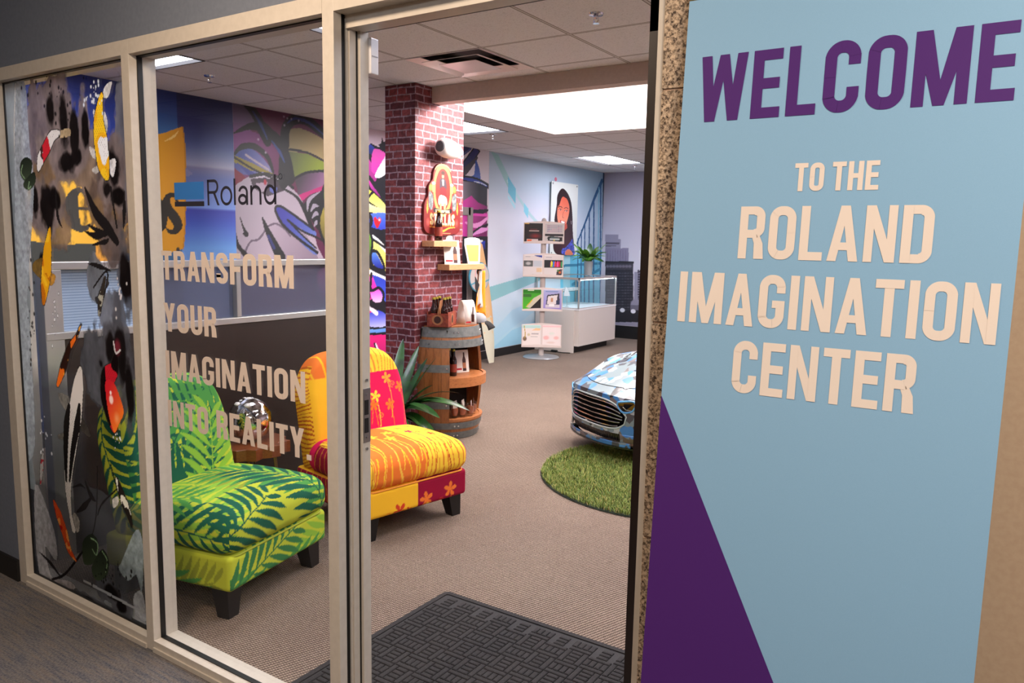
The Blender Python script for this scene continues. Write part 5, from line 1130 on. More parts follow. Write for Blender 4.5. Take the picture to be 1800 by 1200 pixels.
# ================================================================ FLOOR PLANT beside the barrel
def leaf_strip(b, base, dr, L_, w, droop, twist=0.0, n=12, col=None, lift=1.0, fold=.25):
    """one strap leaf: arching rib with a folded blade"""
    dx, dy = math.cos(dr), math.sin(dr); V = []
    for i in range(n + 1):
        t = i / n; r = L_ * (t * .55 + .45 * t * t * droop); z = L_ * (lift * t - droop * .95 * t * t); ww = w * math.sin(PI * min(.06 + .94 * t, 1)) ** .65 * (1 if i < n else .05)
        c_ = Vector((base[0] + dx * r, base[1] + dy * r, base[2] + z)); tw = twist * t; side = Vector((-dy * math.cos(tw), dx * math.cos(tw), math.sin(tw)))
        V += [c_ - side * ww + Vector((0, 0, fold * ww)), c_, c_ + side * ww + Vector((0, 0, fold * ww))]
    F = [(3 * i + k_, 3 * i + k_ + 1, 3 * i + k_ + 4, 3 * i + k_ + 3) for i in range(n) for k_ in (0, 1)]
    b.add(V, F, col)
def leafmat(name, a, b_):
    m = mat(name, a, .32, coat=.25); k = NT(m); k.base(k.ramp(k.noise(k.mp(k.obj(), (1, 1, 1)), 12, 3), [(.35, a), (.65, b_)])); return m
m_leaf = leafmat('dark_strap_leaf', (14, 44, 14), (42, 92, 34)); m_leaf2 = leafmat('bright_leaf', (50, 110, 30), (112, 160, 52))
pl = thing('floor_plant', 'dark green strap-leaved plant on the floor between chair and barrel', 'plant', (-3.80, 2.60, 0))
b = MB(); b.lathe((0, 0, 0), [(.001, 0), (.085, 0), (.11, .20), (.118, .215), (.105, .215), (.1, .19), (.001, .185)], 28); pot = b.build('pot', mat('grey_ceramic', (120, 116, 112), .4), pl, smooth=True)
b = MB(); b.lathe((0, 0, .19), [(.001, .004), (.1, 0)], 20); b.build('soil', mat('soil', (38, 28, 22), .9), pl)
rs = np.random.RandomState(12)
LV_ = [(-1.3, .52, .03, .45), (-.7, .55, .034, .62), (-.2, .50, .036, .75), (.3, .46, .034, .8), (-.45, .6, .034, .85), (.05, .62, .034, .95), (2.4, .55, .032, .15), (1.9, .62, .03, .08), (2.9, .60, .032, .12), (1.4, .5, .03, .2), (-2.0, .5, .032, .4), (3.6, .5, .032, .3), (.8, .48, .032, .5), (-1.0, .42, .034, .95), (-.1, .42, .034, 1.05), (-2.6, .46, .03, .6), (-.9, .62, .032, .7), (.5, .6, .03, .9)]
LV = [(2.4, .50, .040, .05), (1.6, .58, .042, .03), (.9, .56, .04, .10), (2.9, .44, .04, .2), (.25, .50, .046, .55), (-.1, .56, .046, .78), (.35, .66, .040, .80), (-.5, .46, .05, 1.0), (.0, .44, .05, 1.15), (-.9, .5, .046, .8), (.7, .60, .04, .62), (3.6, .42, .04, .5), (-1.5, .44, .044, .7), (-2.2, .4, .04, .5), (.15, .34, .05, 1.25), (-.3, .62, .04, .72), (2.0, .62, .045, .02), (1.2, .52, .045, .06), (2.7, .56, .045, .06), (.6, .44, .05, .3), (1.75, .46, .05, .15), (-.2, .40, .055, .95), (.45, .52, .05, .70), (-.65, .40, .055, 1.1)]
for a_, L_, w_, d_ in LV:
    b = MB(); leaf_strip(b, (.03 * math.cos(a_), .03 * math.sin(a_), .19), a_, L_, w_, d_, rs.uniform(-.6, .6), 14); b.build('leaf', m_leaf, pl, smooth=True)

# ================================================================ HALF BARREL against the column
BCX, BCY = -3.853, 3.325
ba = thing('barrel_shelf', 'upright wooden half barrel with steel hoops and open shelves against the brick column', 'barrel', (BCX, BCY, 0))
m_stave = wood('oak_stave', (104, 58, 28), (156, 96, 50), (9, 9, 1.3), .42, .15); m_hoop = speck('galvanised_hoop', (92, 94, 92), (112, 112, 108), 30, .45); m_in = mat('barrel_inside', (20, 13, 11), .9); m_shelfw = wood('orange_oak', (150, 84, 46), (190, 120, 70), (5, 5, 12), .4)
BH = .90
def BR(z): u_ = (z - BH / 2) / (BH / 2); return .338 - .062 * u_ * u_
OA0, OA1 = math.radians(-44), math.radians(60)
def bpatch(a0, a1, z0, z1, dr=0.0, th=.022, nz=14, name=None, m=None, par=ba, seg=None):
    n = seg or max(3, int((a1 - a0) / .09)); V = []; 
    for k_ in range(nz + 1):
        z = z0 + (z1 - z0) * k_ / nz
        for r in (BR(z) + dr, BR(z) + dr - th):
            for i in range(n + 1): a = a0 + (a1 - a0) * i / n; V.append((r * math.cos(a), r * math.sin(a), z))
    N = n + 1; F = []
    for k_ in range(nz):
        for i in range(n):
            for q in (0, 1): p0 = (k_ * 2 + q) * N + i; F.append((p0, p0 + 1, p0 + 2 * N + 1, p0 + 2 * N))
        for i in (0, n): p0 = k_ * 2 * N + i; F.append((p0, p0 + N, p0 + 3 * N, p0 + 2 * N))
    for k_ in (0, nz):
        for i in range(n): p0 = k_ * 2 * N + i; F.append((p0, p0 + 1, p0 + N + 1, p0 + N))
    b = MB(); b.add(V, F); return b.build(name, m, par, smooth=True)
hp = PI / 2
for i in range(4):
    a0 = -hp + (OA0 + hp) * i / 4; a1 = -hp + (OA0 + hp) * (i + 1) / 4; bpatch(a0 + .004, a1 - .002, 0.012, BH - .01, name='stave', m=m_stave)
for i in range(2): a0 = OA1 + (hp - OA1) * i / 2; a1 = OA1 + (hp - OA1) * (i + 1) / 2; bpatch(a0 + .002, a1 - .002, .012, BH - .01, name='stave', m=m_stave)
bpatch(OA0, OA1, .012, .150, name='lower_front', m=m_stave); bpatch(OA0, OA1, .735, BH - .01, name='upper_front', m=m_stave)
bpatch(OA0 - .01, OA1 + .01, .425, .500, dr=.006, th=.024, name='shelf_front', m=m_shelfw); bpatch(OA0, OA1, .148, .168, dr=.004, th=.026, name='shelf_lip', m=m_shelfw)
for z0, z1, a0, a1 in ((BH - .085, BH - .008, -hp, hp), (BH - .165, BH - .105, -hp, hp), (.545, .605, -hp, OA0 + .0), (.255, .315, -hp, OA0), (.085, .138, -hp, hp), (.004, .060, -hp, hp)):
    hpn = bpatch(a0, a1, z0, z1, dr=.003, th=.004, nz=3, name='hoop', m=m_hoop, seg=30); R_ = BR((z0 + z1) / 2)
    b = MB()
    for a in ([-1.30, -.62, -.52, .45, .62] if a1 > 1 else [-1.30, -.84]):
        d = Vector((math.cos(a), math.sin(a), 0)); c_ = d * (R_ + .002); b.tube([c_ + Vector((0, 0, (z0 + z1) / 2)), c_ + d * .006 + Vector((0, 0, (z0 + z1) / 2))], .007, 8)
    b.build_each('rivet', mat('bright_rivet', (206, 206, 206), .25, .9), hpn)
def half_disc(z, r, th, name, m):
    b = MB(); P = [(r * math.cos(-hp + PI * i / 24), r * math.sin(-hp + PI * i / 24), z) for i in range(25)]; b.prism(P, (0, 0, th)); return b.build(name, m, ba)
half_disc(BH - .02, BR(BH - .01) - .02, .018, 'top_board', m_stave); half_disc(.474, BR(.47) - .022, .018, 'shelf_board', m_shelfw); half_disc(.150, BR(.15) - .022, .014, 'bottom_board', m_shelfw)
b = MB(); b.box((.001, -.30, .02), (.010, .30, BH - .02)); b.build('back_board', m_in, ba)
b = MB(); b.box((.008, -.215, .165), (.20, -.205, .474)); b.box((.008, -.215, .492), (.20, -.205, BH - .03)); b.build('inner_side', m_in, ba, fix=False)
ZT = BH - .001

# bottles
m_brown = mat('brown_bottle_glass', (40, 12, 8), .06, coat=.5); m_cap = mat('gold_crown_cap', (196, 176, 70), .3, .6); m_lab = mat('red_brown_label', (150, 60, 44), .5); m_lab2 = mat('cream_label', (222, 206, 186), .5)
def bottle(label, loc, s=1.0, group='beer bottles', rz=0):
    t = thing('beer_bottle', label, 'bottle', loc, rz, group)
    b = MB(); b.lathe((0, 0, 0), [(.001, 0), (.028 * s, 0), (.030 * s, .006), (.030 * s, .125 * s), (.027 * s, .145 * s), (.016 * s, .172 * s), (.0135 * s, .215 * s), (.0145 * s, .218 * s), (.0145 * s, .228 * s), (.001, .228 * s)], 24); b.build('bottle_body', m_brown, t, smooth=True)
    b = MB(); b.lathe((0, 0, 0), [(.0306 * s, .035 * s), (.0306 * s, .105 * s)], 24); b.build('label_band', m_lab, t, smooth=True)
    b = MB(); b.lathe((0, 0, 0), [(.0150 * s, .216 * s), (.0158 * s, .222 * s), (.0135 * s, .2325 * s), (.001, .2335 * s)], 18); b.build('cap', m_cap, t, smooth=True); return t
# six-pack carrier
sp6 = thing('bottle_carrier', 'printed cardboard six-pack carrier on top of the barrel', 'carrier', (-3.745, 3.155, ZT), math.radians(22))
m_card = speck('maroon_card', (110, 40, 30), (150, 66, 40), 40, .6); m_card2 = mat('kraft_gold', (160, 104, 66), .6)
CW, CD_, CH = .115, .085, .115
b = MB()
for a, c_ in (((-CD_, -CW, .0), (-CD_ + .003, CW, CH)), ((CD_ - .003, -CW, 0), (CD_, CW, CH)), ((-CD_, -CW, 0), (CD_, -CW + .003, CH * .82)), ((-CD_, CW - .003, 0), (CD_, CW, CH * .82)), ((-CD_, -CW, 0), (CD_, CW, .003))): b.box(a, c_)
b.build('carton', m_card, sp6, fix=False)
b = MB(); b.prism([(-.0015, -CW + .004, .003), (-.0015, CW - .004, .003), (-.0015, CW - .004, .10), (-.0015, .05, .20), (-.0015, -.05, .20), (-.0015, -CW + .004, .10)], (.003, 0, 0)); b.build('handle_divider', m_card2, sp6)
b = MB(); P = [(CD_ + .0008, .035 * math.cos(a), .055 + .045 * math.sin(a)) for a in [i * 2 * PI / 20 for i in range(20)]]; b.prism(P, (.0006, 0, 0)); P = [(.045 * math.cos(a), -CW - .0008, .055 + .04 * math.sin(a)) for a in [i * 2 * PI / 20 for i in range(20)]]; b.prism(P, (0, -.0006, 0)); b.build_each('arch_emblem', m_card2, sp6)
b = MB(); P = [(CD_ + .0016, .022 * math.cos(a), .055 + .032 * math.sin(a)) for a in [i * 2 * PI / 16 for i in range(16)]]; b.prism(P, (.0006, 0, 0)); P = [(.028 * math.cos(a), -CW - .0016, .055 + .028 * math.sin(a)) for a in [i * 2 * PI / 16 for i in range(16)]]; b.prism(P, (0, -.0006, 0)); b.build_each('arch_centre', mat('dark_emblem', (56, 24, 22), .5), sp6)
M6 = Matrix.Rotation(math.radians(22), 3, 'Z'); nmz = [('left', 'front'), ('left', 'back'), ('middle', 'front'), ('middle', 'back'), ('right', 'front'), ('right', 'back')]
i = 0
for yy in (-.073, 0, .073):
    for xx_ in (.042, -.042):
        q = M6 @ Vector((xx_, yy, 0)); a_, b_2 = nmz[i]; i += 1
        bottle('brown bottle with gold cap in the cardboard carrier, %s slot of the %s row' % (a_, b_2), (-3.745 + q.x, 3.155 + q.y, ZT + .0035), .95)
# small pieces on the shelves
m_pl = wood('pale_plank', (176, 122, 82), (206, 152, 106), (10, 2, 14), .5)
def shelf(label, y0, y1, z, d=.12):
    b = MB(); b.box((-3.853, y0, z), (-3.853 + d, y1, z + .045)); o = b.build('wall_shelf', m_pl, bevel=.003); tag(o, label, 'shelf', 'floating shelves on the column'); return z + .045
zs1 = shelf('upper short oak shelf on the brick column below the sign', 3.04, 3.33, 1.513)
zs2 = shelf('lower oak shelf sticking out past the brick column corner', 3.23, 3.71, 1.329)
bottle('lone dark bottle standing on the upper shelf in front of the oval sign', (-3.79, 3.165, zs1 + .001), 1.0)
def easel_card(label, loc, w, h, rz, kind):
    t = thing('display_card', label, 'card', loc, rz, 'display cards'); m_c = mat('ivory_card', (232, 222, 212), .5); lean = .18
    b = MB()
    def pf(y_, z_, e=0): return (-lean * z_ + e, y_, z_)
    if kind == 'glass':
        P = [(-w * .36, 0), (w * .36, 0), (w * .42, h * .3), (w * .5, h * .72), (w * .47, h * .95), (w * .2, h), (-w * .2, h * .99), (-w * .47, h * .94), (-w * .5, h * .72), (-w * .42, h * .3)]
        b.prism([pf(a, c_) for a, c_ in P], (-.003, 0, 0)); b.build('card_face', m_c, t)
        b = MB(); P = [(-w * .28, .02), (w * .28, .02), (w * .40, h * .72), (-w * .40, h * .72)]; b.prism([pf(a, c_, .0006) for a, c_ in P], (.0006, 0, 0)); b.build('beer_print', mat('amber_print', (238, 168, 70), .5), t)
        b = MB(); P = [(-w * .40, h * .72), (w * .40, h * .72), (w * .44, h * .9), (0, h * .97), (-w * .44, h * .9)]; b.prism([pf(a, c_, .0006) for a, c_ in P], (.0006, 0, 0)); b.build('foam_print', mat('foam_print', (246, 226, 206), .5), t)
    else:
        b.prism([pf(-w / 2, 0), pf(w / 2, 0), pf(w / 2, h), pf(-w / 2, h)], (-.003, 0, 0)); b.build('card_face', m_c, t)
        b = MB(); s = h * .98 / .235; P = [(.028, 0), (.028, .12), (.012, .16), (.011, .20), (-.011, .20), (-.012, .16), (-.028, .12), (-.028, 0)]
        b.prism([pf(w * .2 + a * s * .75, c_ * s + .01, .0006) for a, c_ in P], (.0006, 0, 0)); b.build('bottle_print', mat('bottle_print', (70, 30, 22), .4), t)
        b = MB(); b.prism([pf(w * .2 + a * s * .75, c_ * s + .01, .0014) for a, c_ in ((.027, .03), (.027, .09), (-.027, .09), (-.027, .03))], (.0004, 0, 0)); b.build('label_print', mat('tan_print', (176, 110, 74), .5), t)
        b = MB(); b.prism([pf(-w * .42, .02, .0006), pf(w * .02, .02, .0006), pf(w * .02, .035, .0006), pf(-w * .42, .035, .0006)], (.0005, 0, 0)); b.build('red_bar', mat('red_print', (190, 30, 40), .5), t)
    b = MB(); b.prism([(-.003, -.012, .0), (-.003 - lean * h * 1.25, -.012, 0), (-lean * h * .8, -.012, h * .75)], (0, .002, 0)); b.build('prop_foot', m_c, t)
    return t
easel_card('upright white card with a brown bottle picture on the lower shelf', (-3.765, 3.315, zs2 + .001), .14, .19, math.radians(-25), 'bottle')
easel_card('beer glass shaped cutout card at the right end of the lower shelf', (-3.765, 3.60, zs2 + .001), .15, .215, math.radians(-25), 'glass')
easel_card('small beer glass cutout card tucked behind the white card under the upper shelf', (-3.815, 3.345, zs2 + .001), .085, .23, math.radians(-25), 'glass')
easel_card('white card with a bottle picture standing inside the barrel', (-3.735, 3.41, .4935), .14, .18, math.radians(-25), 'bottle')
easel_card('small beer glass cutout card behind the carrier on the barrel', (-3.80, 3.31, ZT), .09, .19, math.radians(-25), 'glass')
bottle('dark bottle standing at the front inside the barrel upper shelf', (-3.695, 3.245, .493), .92)
bottle('dark bottle standing behind another inside the barrel upper shelf', (-3.755, 3.265, .493), .92)
# curved ring card on the barrel
t = thing('arched_card', 'curved white promotional card standing on the right of the barrel top', 'card', (-3.685, 3.40, ZT), math.radians(-20)); m_c = mat('ivory_card', (232, 222, 212), .5)
b = MB(); n = 22; Pa = [(-.05 + .10 * i / n, .19 * math.sin(PI * i / n) ** .55) for i in range(n + 1)]
V = []; 
for x_, z_ in Pa: V += [(x_ * 1.25, -.055, z_), (x_ * 1.25, .055, z_)]
b.add(V, [(2 * i, 2 * i + 1, 2 * i + 3, 2 * i + 2) for i in range(n)]); b.build('card_arch', m_c, t, solid=.002, smooth=True)
b = MB(); 
for i in range(4): b.tube([(.062, .02, .02 + .03 * i), (.0615, .02, .05 + .03 * i)], (.012 if i < 2 else .005), 8)
b.build('bottle_print', mat('bottle_print', (70, 30, 22), .4), t)
b = MB(); b.box((.0625, -.045, .012), (.0635, .0, .024)); b.build('red_bar', mat('red_print', (190, 30, 40), .5), t)
# tasting glasses in the bottom of the barrel
m_glass = glass_mat('tumbler_glass', (.93, .9, .88), 1.4); m_beer = mat('tan_liner', (170, 96, 66), .4)
gl = None; spots = [(-3.64, 3.195), (-3.73, 3.195), (-3.685, 3.25), (-3.665, 3.325), (-3.61, 3.26), (-3.59, 3.335), (-3.62, 3.41)]
gl_l = ['foremost small glass with a paper insert at the bottom of the barrel', 'leftmost small glass with a paper insert at the bottom of the barrel', 'small glass just behind the foremost in the barrel bottom', 'small glass at the dark back of the barrel bottom', 'small glass right of the foremost in the barrel bottom', 'rightmost small glass in the barrel bottom', 'small glass behind the rightmost in the barrel bottom']
for i, (x_, y_) in enumerate(spots):
    if gl is None:
        gl = thing('tasting_glass', gl_l[0], 'glass', (x_, y_, .165), 0, 'small glasses in the barrel')
        b = MB(); b.lathe((0, 0, 0), [(.001, .004), (.020, .0), (.024, .02), (.031, .055), (.030, .085), (.026, .105), (.0245, .105), (.0285, .085), (.0295, .055), (.022, .022), (.001, .012)], 22); b.build('bowl', m_glass, gl, smooth=True)
        b = MB(); b.lathe((0, 0, 0), [(.001, .014), (.0205, .022), (.028, .055), (.027, .080), (.001, .080)], 20); b.build('amber_fill', m_beer, gl, smooth=True)
        b = MB(); b.prism([(.010, -.017, .06), (.010, .017, .06), (.006, .019, .128), (.006, -.019, .122)], (.0008, 0, 0)); b.build('paper_insert', m_c, gl)
        g_ = gl
    else: g_ = copy_tree(gl)
    g_.location = (x_, y_, .165); g_['label'] = gl_l[i]; g_.rotation_euler = (0, 0, -.5 + .2 * i)
# cap on the barrel edge
t = thing('baseball_cap', 'black and grey baseball cap hanging over the right edge of the barrel top', 'cap', (-3.70, 3.575, ZT), math.radians(35))
m_capb = mat('black_twill', (24, 22, 24), .85); m_capg = mat('grey_mesh', (150, 148, 150), .8)
b = MB(); b.lathe((0, 0, -.002), [(.072, .002), (.075, .02), (.066, .05), (.04, .072), (.001, .08)], 24); b.build('crown', m_capg, t, smooth=True)
b = MB(); b.grid(lambda u_, v_: ((.06 + .085 * v_ * math.sin(PI * (.12 + .76 * u_))), (u_ - .5) * .15 * (1 - .15 * v_), .012 - .055 * v_ * v_ - .02 * (2 * u_ - 1) ** 2), 14, 8); b.build('brim', m_capb, t, solid=.004, smooth=True)
b = MB(); b.lathe((0, 0, .079), [(.001, .006), (.008, .003), (.008, -.002)], 10); b.build('button', m_capb, t, smooth=True)

# oval plaque on the column
pq = thing('plaque', 'maroon shaped brewery plaque with orange lettering on the lit face of the column', 'sign', (-3.853, 3.27, 1.60))
XPQ = -3.853; cy_ = 3.27
half = [(0, 2.155), (.05, 2.150), (.09, 2.125), (.115, 2.08), (.125, 2.03), (.15, 2.005), (.175, 1.97), (.18, 1.90), (.205, 1.87), (.225, 1.82), (.23, 1.70), (.225, 1.655), (.20, 1.625), (.15, 1.612), (0, 1.60)]
hs = [tuple(p) for p in catmull(half, 4)]; outl = [(cy_ + a, z_) for a, z_ in hs] + [(cy_ - a, z_) for a, z_ in reversed(hs)]
ol = [outl[0]]
for p in outl[1:]:
    if (p[0] - ol[-1][0]) ** 2 + (p[1] - ol[-1][1]) ** 2 > 1e-6: ol.append(p)
b = MB(); b.prism([(XPQ, a, z_) for a, z_ in ol], (.018, 0, 0)); b.build('board', mat('maroon_board', (110, 26, 26), .45), pq, world=True)
c = Canvas((XPQ + .0188, cy_ - .24, 1.59), (0, 1, 0), (0, 0, 1), .48, .58, .0032, base=(116, 28, 28))
U, V = c.U - .24, c.V + 1.59
poly = np.array([(a - cy_ + .24, z_ - 1.59) for a, z_ in ol]); inside = c.inside(poly * 1.0)
def pf_(pts): return [(a + .24, z_ - 1.59) for a, z_ in pts]
c.put(np.clip((V - 1.6) / .5, 0, 1), (150, 44, 34), .6)
ring = np.abs(np.hypot(U / .105, (V - 1.955) / .185) - 1); c.put((ring < .12), (222, 150, 84), .95); c.put((np.hypot(U / .09, (V - 1.955) / .162) < 1), (128, 40, 28))
c.stroke(pf_([(-.10, 2.11), (-.06, 2.14), (0, 2.15), (.06, 2.14), (.10, 2.11)]), .016, (236, 180, 110), 4)
c.blob(pf_([(-.15, 1.965)])[0], .03, .04, (110, 200, 70), .9, .8); c.blob(pf_([(.15, 1.965)])[0], .03, .04, (110, 200, 70), .9, .8)
for s_ in (-1, 1):
    c.fill(pf_([(s_ * .135, 1.99), (s_ * .095, 1.99), (s_ * .1, 1.93), (s_ * .13, 1.93)]), (232, 150, 90)); c.blob(pf_([(s_ * .115, 2.0)])[0], .026, .014, (250, 226, 206), 1, .4); c.fill(pf_([(s_ * .17, 1.93), (s_ * .12, 1.9), (s_ * .13, 1.80), (s_ * .17, 1.82)]), (110, 116, 116), tex=.9, smooth=4); c.blob(pf_([(s_ * .18, 1.70)])[0], .03, .04, (216, 110, 96), .6, .8)
    c.fill(pf_([(s_ * .19, 1.88), (s_ * .175, 1.8), (s_ * .19, 1.76), (s_ * .2, 1.8)]), (226, 150, 60))
c.blob(pf_([(0, 2.06)])[0], .018, .022, (226, 140, 110), 1, .3); c.blob(pf_([(0, 2.085)])[0], .026, .018, (70, 40, 30), 1, .3)
c.fill(pf_([(-.035, 2.035), (.03, 2.035), (.045, 1.96), (-.03, 1.95)]), (70, 54, 62), smooth=4); c.fill(pf_([(-.012, 2.035), (.014, 2.035), (.01, 1.99), (-.004, 1.99)]), (236, 226, 216)); c.fill(pf_([(-.03, 1.97), (.035, 1.97), (.04, 1.90), (-.03, 1.9)]), (120, 24, 30), smooth=4)
c.fill(pf_([(-.04, 1.91), (.04, 1.9), (.05, 1.84), (-.05, 1.84)]), (236, 214, 186), smooth=4); c.fill(pf_([(-.04, 1.85), (-.012, 1.85), (-.016, 1.79), (-.034, 1.79)]), (232, 160, 110)); c.fill(pf_([(.01, 1.85), (.042, 1.85), (.034, 1.79), (.014, 1.79)]), (232, 160, 110))
c.stroke(pf_([(-.10, 1.795), (0, 1.785), (.10, 1.795)]), .034, (40, 26, 26), 4)
def canvas_text(c, txt, s0, s1, z0, z1, col, arch=0.0):
    P, w = text_polys(txt, .2, .09)
    for q in P: c.fill([(.24 + s0 + a / w * (s1 - s0), z0 - 1.59 + b_ * (z1 - z0) - arch * ((a / w) * 2 - 1) ** 2) for a, b_ in q], col)
canvas_text(c, 'STEAMPUNK', -.09, .09, 1.778, 1.800, (236, 206, 160))
canvas_text(c, 'STELLAS', -.158, .158, 1.672, 1.775, (206, 110, 30), .0); canvas_text(c, 'STELLAS', -.152, .152, 1.680, 1.768, (246, 214, 160))
c.stroke(pf_([(-.16, 1.665), (-.08, 1.66), (0, 1.635), (.08, 1.66), (.16, 1.665)]), [.004, .012, .018, .012, .004], (232, 150, 60)); c.stroke(pf_([(-.1, 1.618), (.1, 1.618)]), .006, (206, 130, 90), 0)
c.A[...] = inside
m_pq = mat('plaque_print', rough=.4, vcol=True)
# keep only samples inside the outline
P_ = c.o + c.U.ravel()[:, None] * c.ud + c.V.ravel()[:, None] * c.vd; idx = np.arange(c.nu * c.nv).reshape(c.nv, c.nu); ins = inside
F_ = np.stack([idx[:-1, :-1], idx[:-1, 1:], idx[1:, 1:], idx[1:, :-1]], -1).reshape(-1, 4); ok = ins.ravel()[F_].all(1)
inv = np.array(world_of(pq).inverted()); raw_mesh('printed_face', P_ @ inv[:3, :3].T + inv[:3, 3], F_[ok], c.C.reshape(-1, 3), m_pq, pq)

# white canister spotlight above the plaque
t = thing('wall_speaker', 'white rounded canister speaker with dark end on the column above the sign', 'speaker', (-3.853, 3.25, 2.265))
m_can = mat('white_plastic', (236, 226, 222), .35)
Mx = Matrix.Rotation(math.radians(-84), 3, 'Z') @ Matrix.Rotation(math.radians(86), 3, 'Y')
o3 = Vector((.085, -.0, 0))
def canl(prof): b = MB(); b.lathe((0, 0, 0), prof, 36, M=Mx); b.v = [tuple(Vector(v) + o3 + Vector((0, 0, 0))) for v in b.v]; return b
canl([(.001, -.145), (.045, -.14), (.058, -.11), (.070, -.04), (.074, .03), (.068, .085), (.056, .108), (.042, .118)]).build('canister', m_can, t, smooth=True)
canl([(.0425, .1175), (.036, .126), (.001, .130)]).build('grille', speck('charcoal_grille', (64, 62, 66), (96, 94, 98), 300, .6), t, smooth=True)
canl([(.038, -.142), (.042, -.15), (.03, -.16), (.001, -.161)]).build('end_cap', mat('grey_plastic', (150, 146, 148), .5), t, smooth=True)
b = MB(); b.tube([(0, 0, 0), (.085, 0, 0)], .02, 12); b.build('bracket', m_can, t)
# shirt hanging under the end of the lower shelf
t = thing('hanging_shirt', 'orange and white shirt hanging under the right end of the lower shelf', 'shirt', (-3.78, 3.68, 1.30))
def cloth(y0, y1, z0, z1, ph, dx):
    b = MB(); b.grid(lambda u_, v_: (-3.78 + dx + .012 * math.sin(u_ * 9 + ph + v_ * 2), y0 + (y1 - y0) * (u_ - .5) * (.5 + .5 * v_) + (y0 + y1) / 2 * 0 + 0 + (y1 - y0) / 2, z1 - (z1 - z0) * v_ - .02 * math.sin(u_ * 7 + ph) * v_), 16, 18); return b
cloth(3.63, 3.82, .93, 1.315, 0, .0).build('orange_body', mat('orange_jersey', (250, 146, 20), .8), t, world=True, solid=.004, smooth=True)
cloth(3.65, 3.73, 1.02, 1.318, 2, .016).build('white_panel', mat('white_jersey', (226, 220, 214), .8), t, world=True, solid=.004, smooth=True)
b = MB(); b.prism([(-3.752, 3.60, 1.27), (-3.752, 3.605, 1.17), (-3.752, 3.63, 1.13), (-3.752, 3.66, 1.2)], (.004, 0, 0)); b.build('black_sleeve', m_capb, t, world=True)
b = MB(); b.lathe((-3.78, 3.70, 1.309), [(.001, -.03), (.02, -.022), (.024, 0), (.018, .018)], 14); b.build('hook_knob', mat('black_plastic', (20, 20, 20), .4), t, smooth=True, world=True)

# surfboard with round badge, leaning at the mural wall
sb = thing('surfboard', 'tan and cream surfboard standing against the graffiti mural beside the doorway', 'surfboard', (-5.70, 6.50, 0))
c_ = []; Hs = 1.56
def sw(z): u_ = z / Hs; return .175 * (math.sin(PI * min(1, .10 + .86 * (1 - u_) ** .85)) ** .55) if u_ < 1 else .0
b = MB(); n = 40; V = []
for i in range(n + 1):
    z = Hs * i / n; w = max(sw(z), .01) * (1 - .45 * (z / Hs)); x = .22 * (1 - z / Hs) - .0 + .04; th = .03 * math.sin(PI * min(max(.08 + .9 * i / n, 0), 1))
    cc = (206, 200, 176) if fbm(np.array([i * .3]), np.array([1.0]), 2, 2)[0] + (z / Hs - .45) * 1.6 < .5 else (226, 184, 130)
    V += [(-5.86 + x + th * q[1], 6.52 + w * q[0], z) for q in ((-1, 0), (-.6, .8), (0, 1), (.6, .8), (1, 0), (.6, -.8), (0, -1), (-.6, -.8))]
F = [(i * 8 + k_, i * 8 + (k_ + 1) % 8, (i + 1) * 8 + (k_ + 1) % 8, (i + 1) * 8 + k_) for i in range(n) for k_ in range(8)] + [tuple(range(8)), tuple(n * 8 + k_ for k_ in range(8))]
b.add(V, F); m_sb = mat('worn_board', (222, 184, 134), .5); k = NT(m_sb); sx = k.n('SeparateXYZ'); k.l(k.obj(), sx.inputs[0]); k.base(k.ramp(k.math('ADD', k.noise(k.obj(), 9, 4, .7), k.math('MULTIPLY', k.math('SUBTRACT', sx.outputs[2], .55), .9)), [(.46, (206, 202, 180)), (.50, (226, 178, 122))])); b.build('board', m_sb, sb, world=True, smooth=True)
BGX = -5.675; bp_ = at(843, 487, 0, BGX); bpy_, bpz_ = float(bp_[1]), float(bp_[2])
t = thing('round_badge', 'round white badge sign with a teal wave and faded lettering on the surfboard', 'sign', (BGX, bpy_, bpz_))
c = Canvas((BGX + .003, bpy_ - .23, bpz_ - .20), (0, 1, 0), (0, 0, 1), .46, .40, .005, base=(206, 196, 190)); cyl = MB(); cyl.prism([(BGX, bpy_ + .215 * math.cos(a), bpz_ + .19 * math.sin(a)) for a in [i * 2 * PI / 40 for i in range(40)]], (-.015, 0, 0)); cyl.build('badge_plate', mat('teal_rim', (70, 150, 176), .5), t, world=True)
c.fill([(0, 0), (.46, 0), (.46, .12), (.3, .14), (.24, .17), (.12, .12), (0, .10)], (198, 186, 182)); c.stroke([(0, .10), (.12, .13), (.2, .17), (.26, .15), (.34, .14), (.46, .17)], .02, (90, 160, 180)); 
P, w = text_polys('TES', .12, .12)
for q in P: c.fill([(.10 + a / w * .26, .19 + z_ * .15) for a, z_ in q], (226, 170, 160))
P, w = text_polys('ONLY LEGS', .2, .1)
for q in P: c.fill([(.13 + a / w * .2, .07 + z_ * .03) for a, z_ in q], (222, 84, 76))
ins = np.hypot((c.U - .23) / .205, (c.V - .20) / .18) < 1; P_ = c.o + c.U.ravel()[:, None] * c.ud + c.V.ravel()[:, None] * c.vd; idx = np.arange(c.nu * c.nv).reshape(c.nv, c.nu); F_ = np.stack([idx[:-1, :-1], idx[:-1, 1:], idx[1:, 1:], idx[1:, :-1]], -1).reshape(-1, 4); ok = ins.ravel()[F_].all(1)
inv = np.array(world_of(t).inverted()); raw_mesh('badge_print', P_ @ inv[:3, :3].T + inv[:3, 3], F_[ok], c.C.reshape(-1, 3), PAPER, t)

